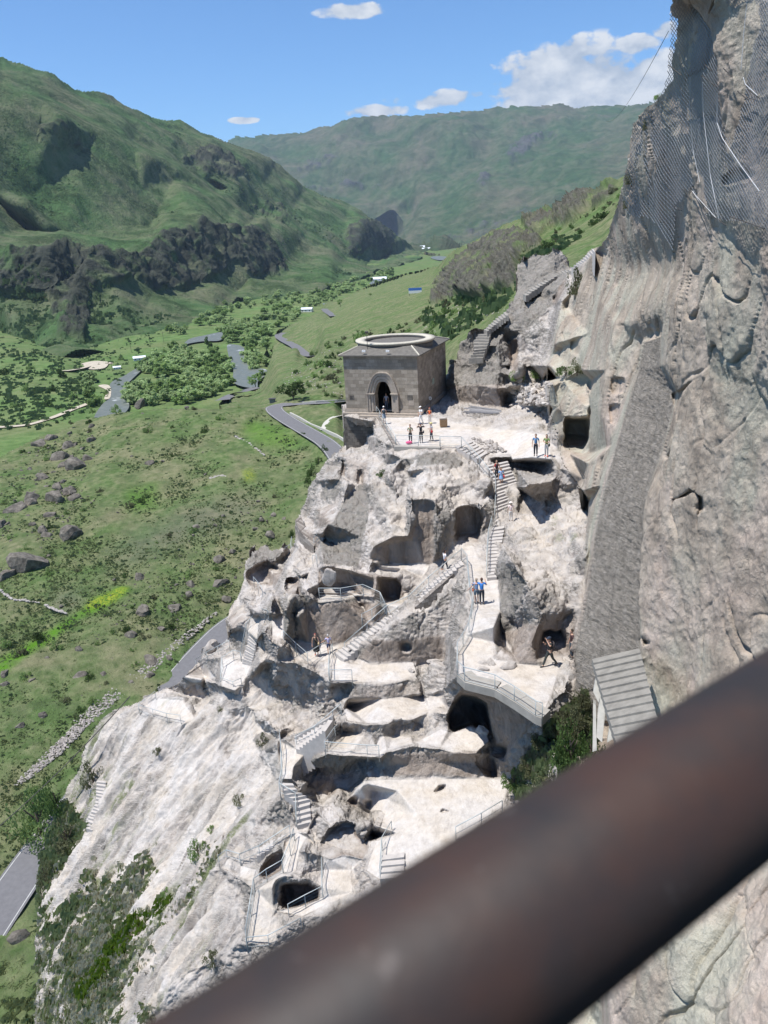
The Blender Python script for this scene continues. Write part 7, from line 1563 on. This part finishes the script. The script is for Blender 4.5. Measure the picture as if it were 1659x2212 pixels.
def scree(name, sh, polys, n, spx, mat, seed, label):
    r_ = np.random.RandomState(seed); mb = MB(); polys = [cv(t, p_) for t, p_ in polys]
    base = np.array([(1, 0, 0), (-1, 0, 0), (0, 1, 0), (0, -1, 0), (0, 0, 1), (0, 0, -1)], float); FF = [(0, 2, 4), (2, 1, 4), (1, 3, 4), (3, 0, 4), (2, 0, 5), (1, 2, 5), (3, 1, 5), (0, 3, 5)]
    for pl_ in polys:
        xs_ = [q[0] for q in pl_]; ys_ = [q[1] for q in pl_]; c = 0; tr = 0
        while c < n/len(polys) and tr < n*20:
            tr += 1; x = r_.uniform(min(xs_), max(xs_)); y = r_.uniform(min(ys_), max(ys_))
            if not inpoly(x, y, pl_): continue
            p = sh.at(x, y)
            if not np.isfinite(p).all(): continue
            c += 1; s = spx*r_.uniform(.25, 1)**1.5*np.linalg.norm(p)/FP; V = base*s*r_.uniform(.5, 1.1, (6, 3)); a = r_.uniform(0, 6); V = V @ np.array([[cos(a), -sin(a), 0], [sin(a), cos(a), .3], [0, -.3, 1]]); mb.add(V*np.array([1, 1, .8])+p+[0, 0, s*.2], FF)
    o = mb.build(name, mat); tag(o, label, 'stones', kind='stuff')
scree('scree', NH, [('N', [(360, 1620), (560, 1450), (700, 1340), (820, 1260), (1040, 1090), (1080, 1080), (900, 1240), (760, 1370), (600, 1500), (460, 1620)]), ('N', [(380, 1620), (470, 1600), (300, 1780), (120, 1920), (60, 1940)])], 1500, 5.0, MPALE, 3, 'pale loose stones in a strip above the asphalt road')
scree('slope_stones', NH, [('N', [(0, 350), (450, 150), (500, 500), (300, 700), (0, 900)]), ('N', [(500, 1000), (1200, 500), (1450, 500), (1200, 900), (800, 1300), (400, 1500)])], 700, 4.0, MBOUL, 4, 'scattered small stones in the grass of the near slope')
scree('hill_stones', NH, [('.', [(620, 800), (740, 740), (740, 860), (600, 850)]), ('Y', [(0, 600), (400, 480), (700, 560), (400, 700), (0, 800)])], 500, 3.2, MPALE, 6, 'scattered pale stones on the slope around the church')
scree('path_rubble', K, [('Y', [(710, 1150), (830, 1120), (1030, 1110), (1020, 1180), (1000, 1320), (705, 1320)]), ('A', [(880, 850), (1000, 870), (1060, 920), (960, 930)])], 260, 9, MPALE, 9, 'pale rubble on the terrace by the big boulder')
for t, pts, l in (('N', [(1160, 218), (1210, 240), (1260, 275), (1305, 312)], 'low dry stone wall on the slope below the road bend'), ('N', [(0, 975), (60, 1020), (200, 1035)], 'ruined dry stone wall at the left edge, upper stretch'), ('N', [(225, 1050), (280, 1075), (330, 1088)], 'ruined dry stone wall, lower stretch above the bright grass'), ('N', [(1035, 425), (1080, 412), (1115, 412)], 'short dry stone wall in the middle of the slope')):
    q = cv(t, pts); mb = MB(); r_ = np.random.RandomState(2)
    for i in range(len(q)-1):
        for k in range(16):
            a = (k+r_.uniform(-.3, .3))/16; x = q[i][0]*(1-a)+q[i+1][0]*a; y = q[i][1]*(1-a)+q[i+1][1]*a+r_.uniform(-1.2, 1.2); p = NH.at(x, y); s = .42*r_.uniform(.5, 1.2); V, F = ellip((0, 0, 0), (s, s*.7, s*.6), 6, 4); mb.add([np.array(v)*r_.uniform(.85, 1.1)+p+[0, 0, s*.4] for v in V], F)
    tag(mb.build('dry_stone_wall', MPALE), l, 'wall')
# road furniture near the bend: kerb wall, footpath, small hut
MKERB = simple_mat('kerb_stone', (.45, .43, .38), .9, .15)
def ribbon(name, pts, h, th, mat, label, cat):
    P3 = [NH.at(*q) for q in pts]; mb = MB()
    for i in range(len(P3)-1):
        a, c = P3[i], P3[i+1]; d = c-a; d[2] = 0; d /= max(np.linalg.norm(d), 1e-6); s_ = np.array([-d[1], d[0], 0])*th/2
        V = [a-s_, c-s_, c+s_, a+s_]; mb.add([v-np.array([0, 0, .3]) for v in V]+[v+np.array([0, 0, h]) for v in V], [(3, 2, 1, 0), (4, 5, 6, 7), (0, 1, 5, 4), (1, 2, 6, 5), (2, 3, 7, 6), (3, 0, 4, 7)])
    tag(mb.build(name, mat), label, cat)
ribbon('kerb_wall', cv('N', [(1430, 105), (1480, 130), (1530, 160), (1585, 182), (1659, 215), (1700, 240)]), .7, .4, MKERB, 'low pale kerb wall along the inner side of the road bend', 'wall')
ribbon('kerb_wall', cv('N', [(1490, 58), (1560, 52), (1659, 46), (1700, 44)]), .9, .4, MKERB, 'pale wall running level behind the broad tree to the church', 'wall')
strip('footpath', NH, 'N', [(1590, 185), (1605, 150), (1640, 122), (1690, 112)], 1.6, .3, MKERB)
hut = empty('kiosk', NH.on('N', 1343, 50)); tag(hut, 'small dark kiosk with flat roof by the road beside the broad tree', 'kiosk'); mb = MB(); mb.box((-1, -.8, 0), (1, .8, 1.6)); mb.build('walls', simple_mat('kiosk_grey', (.16, .18, .17)), hut); mb = MB(); mb.box((-1.3, -1.1, 1.6), (1.3, 1.1, 1.75)); mb.build('roof', MDRK, hut)
# far buildings, notice board, masts
MBLUE = simple_mat('blue_board', (.05, .16, .50), .5, .05)
def house(p, w, d, h, rot, label, roofm, wm=MWHITE):
    r = empty('house', p, rot); tag(r, label, 'house'); mb = MB(); mb.box((-w/2, -d/2, -1), (w/2, d/2, h)); mb.build('walls', wm, r)
    mb = MB(); mb.add([(-w/2-.5, -d/2-.5, h), (w/2+.5, -d/2-.5, h), (w/2+.5, d/2+.5, h), (-w/2-.5, d/2+.5, h), (-w/2-.5, 0, h+w*.14), (w/2+.5, 0, h+w*.14)], [(0, 1, 5, 4), (2, 3, 4, 5), (0, 4, 3), (1, 2, 5)]); mb.build('roof', roofm, r)
    mb = MB()
    for q in range(3): mb.box((-w/2+w*(q+.3)/3, -d/2-.08, h*.35), (-w/2+w*(q+.55)/3, -d/2-.01, h*.75))
    mb.build('window', MDRK, r)
MRW = simple_mat('pale_sheet_roof', (.72, .76, .82), .5, .06); MRB = simple_mat('blue_sheet_roof', (.25, .42, .62), .5, .06)
for (x, y, w, l, rm) in ((905, 538, 60, 'long white roofed building far up the valley, leftmost', MRW), (921, 540, 42, 'white building far up the valley beside the longest one', MRW), (938, 537, 32, 'small white building far up the valley, rightmost of the row', MRW), (820, 606, 30, 'white roof among trees by the far river', MRW), (812, 604, 22, 'smaller white roof left of another one by the far river', MRW)):
    house(VF.at(x, y), w, w*.4, w*.12, .1, l, rm)
house(VF.on('J', 1297, 1198), 16, 10, 4, -.2, 'pale roofed house among the trees left of the far road', MRW); house(VF.on('J', 590, 1402), 11, 6, 2.5, .3, 'small white shed on the meadow left of the island', MRW); house(VF.on('Y', 290, 140), 26, 14, 6, .2, 'lone pale house beside the distant water', MRW)
house(VF.on('J', 495, 1440), 6, 5, 2, .3, 'tiny pale hut on the left river bank', MRW)
sb = empty('notice_board', NH.at(897, 634), 0); tag(sb, 'blue and white board standing on the far pale slope', 'notice board'); mb = MB(); mb.box((-5, 0, 2.2), (5, .3, 4.2)); mb.build('blue_panel', MBLUE, sb); mb = MB(); mb.box((-5, 0, .2), (5, .3, 2.197)); mb.build('white_panel', MWHITE, sb); mb = MB(); mb.box((-4.6, .31, -1.5), (-4.3, .6, 3)); mb.box((4.3, .31, -1.5), (4.6, .6, 3)); mb.build('legs', MDRK, sb)
for (t, x, y, h) in (('J', 336, 1610, 12), ('J', 475, 1450, 12), ('J', 555, 1370, 12), ('J', 635, 1340, 12), ('J', 692, 1330, 12)):
    p = VF.on(t, x, y); mb = MB(); mb.tube([(0, 0, -.5), (0, 0, h)], .16, 5); mb.box((-1.1, -.1, h-1), (1.1, .1, h-.8)); o = mb.build('power_pole', MBARK); o.location = tuple(p); tag(o, 'wooden power pole with crossarm on the valley meadow', 'power pole', 'power poles across the meadow')
HAZE = 0.000033
# ------------------------------------------------------------------ daylight, sky with a few clouds, haze, camera
w = bpy.data.worlds.new('World'); S.world = w; w.use_nodes = True
SUN = Vector((-.377, -.142, 1.0)).normalized()
_b = NB(w.node_tree); bg = w.node_tree.nodes['Background']
sky = _b.n('ShaderNodeTexSky', sky_type='NISHITA'); sky.sun_disc = False; sky.sun_elevation = math.asin(SUN.z)
sky.sun_rotation = math.atan2(SUN.x, SUN.y); sky.altitude = 1300; sky.air_density = 1.0; sky.dust_density = .3; sky.ozone_density = 2.0
gn = _b.n('ShaderNodeNewGeometry'); inc = gn.outputs['Incoming']; vm = _b.n('ShaderNodeVectorMath', operation='SCALE'); _b.l(inc, vm.inputs[0]); vm.inputs['Scale'].default_value = -1
dirv = vm.outputs[0]
tc = _b.n('ShaderNodeTexCoord'); dirv = tc.outputs['Generated']
mp = _b.n('ShaderNodeMapping'); _b.l(dirv, mp.inputs[0]); mp.inputs['Scale'].default_value = (1, 1, 1.7)
cn = _b.noise(mp.outputs[0], 24, 9, .55, .1); cn2 = _b.noise(mp.outputs[0], 6, 3, .5)
tot = None
for (x, y, rx, ry, st) in ((1235, 178, .12, .05, 1), (1310, 190, .10, .038, 1), (1240, 128, .032, .028, 1), (1375, 98, .034, .014, .85), (1150, 178, .06, .016, .8), (960, 215, .05, .012, .85), (810, 241, .05, .009, .8), (1075, 180, .03, .011, .7), (765, 24, .052, .010, .8), (527, 260, .022, .0045, .9), (1440, 65, .02, .012, .8), (1400, 165, .05, .03, .9), (850, 217, .018, .007, .6), (1020, 205, .05, .008, .7)):
    d = ray(x, y); d = d/np.linalg.norm(d); rr = np.cross(d, [0, 0, 1]); rr /= np.linalg.norm(rr); u_ = np.cross(rr, d)
    def dot(v):
        o = _b.n('ShaderNodeVectorMath', operation='DOT_PRODUCT'); _b.l(dirv, o.inputs[0]); o.inputs[1].default_value = tuple(float(q) for q in v); return o.outputs['Value']
    f = _b.math('ADD', _b.math('POWER', _b.math('ABSOLUTE', _b.math('DIVIDE', dot(rr), rx)), 2), _b.math('POWER', _b.math('ABSOLUTE', _b.math('DIVIDE', dot(u_), ry)), 2))
    f = _b.math('MULTIPLY', _b.math('SUBTRACT', 1, f, clamp=True), st); f = _b.math('MULTIPLY', f, _b.math('GREATER_THAN', dot(d), .5))
    tot = f if tot is None else _b.math('MAXIMUM', tot, f)
cl = _b.math('MULTIPLY', _b.math('SUBTRACT', _b.math('ADD', _b.math('MULTIPLY', tot, .85), _b.math('MULTIPLY', _b.math('SUBTRACT', cn, .5), 2.1)), .30), 5.0, clamp=True); cl = _b.math('MULTIPLY', cl, _b.math('MULTIPLY', tot, 5, clamp=True))
blue = _b.mix(1, sky.outputs[0], (.64, .90, 1.14), 'MULTIPLY')
cc = _b.ramp(cn, [(.4, (.52, .60, .72)), (.62, (.9, .93, .97))])
sc_ = _b.n('ShaderNodeVectorMath', operation='SCALE'); _b.l(cc, sc_.inputs[0]); sc_.inputs['Scale'].default_value = 6.4
_b.l(_b.mix(_b.math('MULTIPLY', cl, .96), blue, sc_.outputs[0]), bg.inputs[0]); bg.inputs[1].default_value = .11
sl = bpy.data.lights.new('sun', 'SUN'); sl.energy = 5.0; sl.angle = radians(.53); sl.color = (1, .965, .91)
so = link(bpy.data.objects.new('sun', sl)); so.rotation_euler = SUN.to_track_quat('Z', 'Y').to_euler(); so.location = (0, 0, 50)
mb = MB(); mb.box((-2600, -400, -420), (4200, 12500, 1250)); hz = mb.build('haze', None); m = bpy.data.materials.new('thin_air'); m.use_nodes = True; nt = m.node_tree; nt.nodes.remove(nt.nodes['Principled BSDF']); pv = nt.nodes.new('ShaderNodeVolumePrincipled'); pv.inputs['Color'].default_value = (.62, .78, 1, 1); pv.inputs['Density'].default_value = HAZE; pv.inputs['Anisotropy'].default_value = .2; nt.links.new(pv.outputs[0], nt.nodes['Material Output'].inputs['Volume']); hz.data.materials.append(m); tag(hz, kind='stuff')
cd = bpy.data.cameras.new('camera'); co = link(bpy.data.objects.new('camera', cd)); S.camera = co
cd.sensor_fit = 'VERTICAL'; cd.sensor_height = 36; cd.lens = 36*FP/2212; cd.clip_end = 60000; cd.clip_start = .02
co.matrix_world = Matrix((RR, UU, -Fw)).transposed().to_4x4()
cd.dof.use_dof = True; cd.dof.focus_distance = 55; cd.dof.aperture_fstop = (cd.lens/1000)/.0036
S.view_settings.view_transform = 'Standard'; S.view_settings.look = 'None'; S.view_settings.gamma = 1; S.view_settings.exposure = .4
S.cycles.max_bounces = 8; S.cycles.volume_bounces = 0
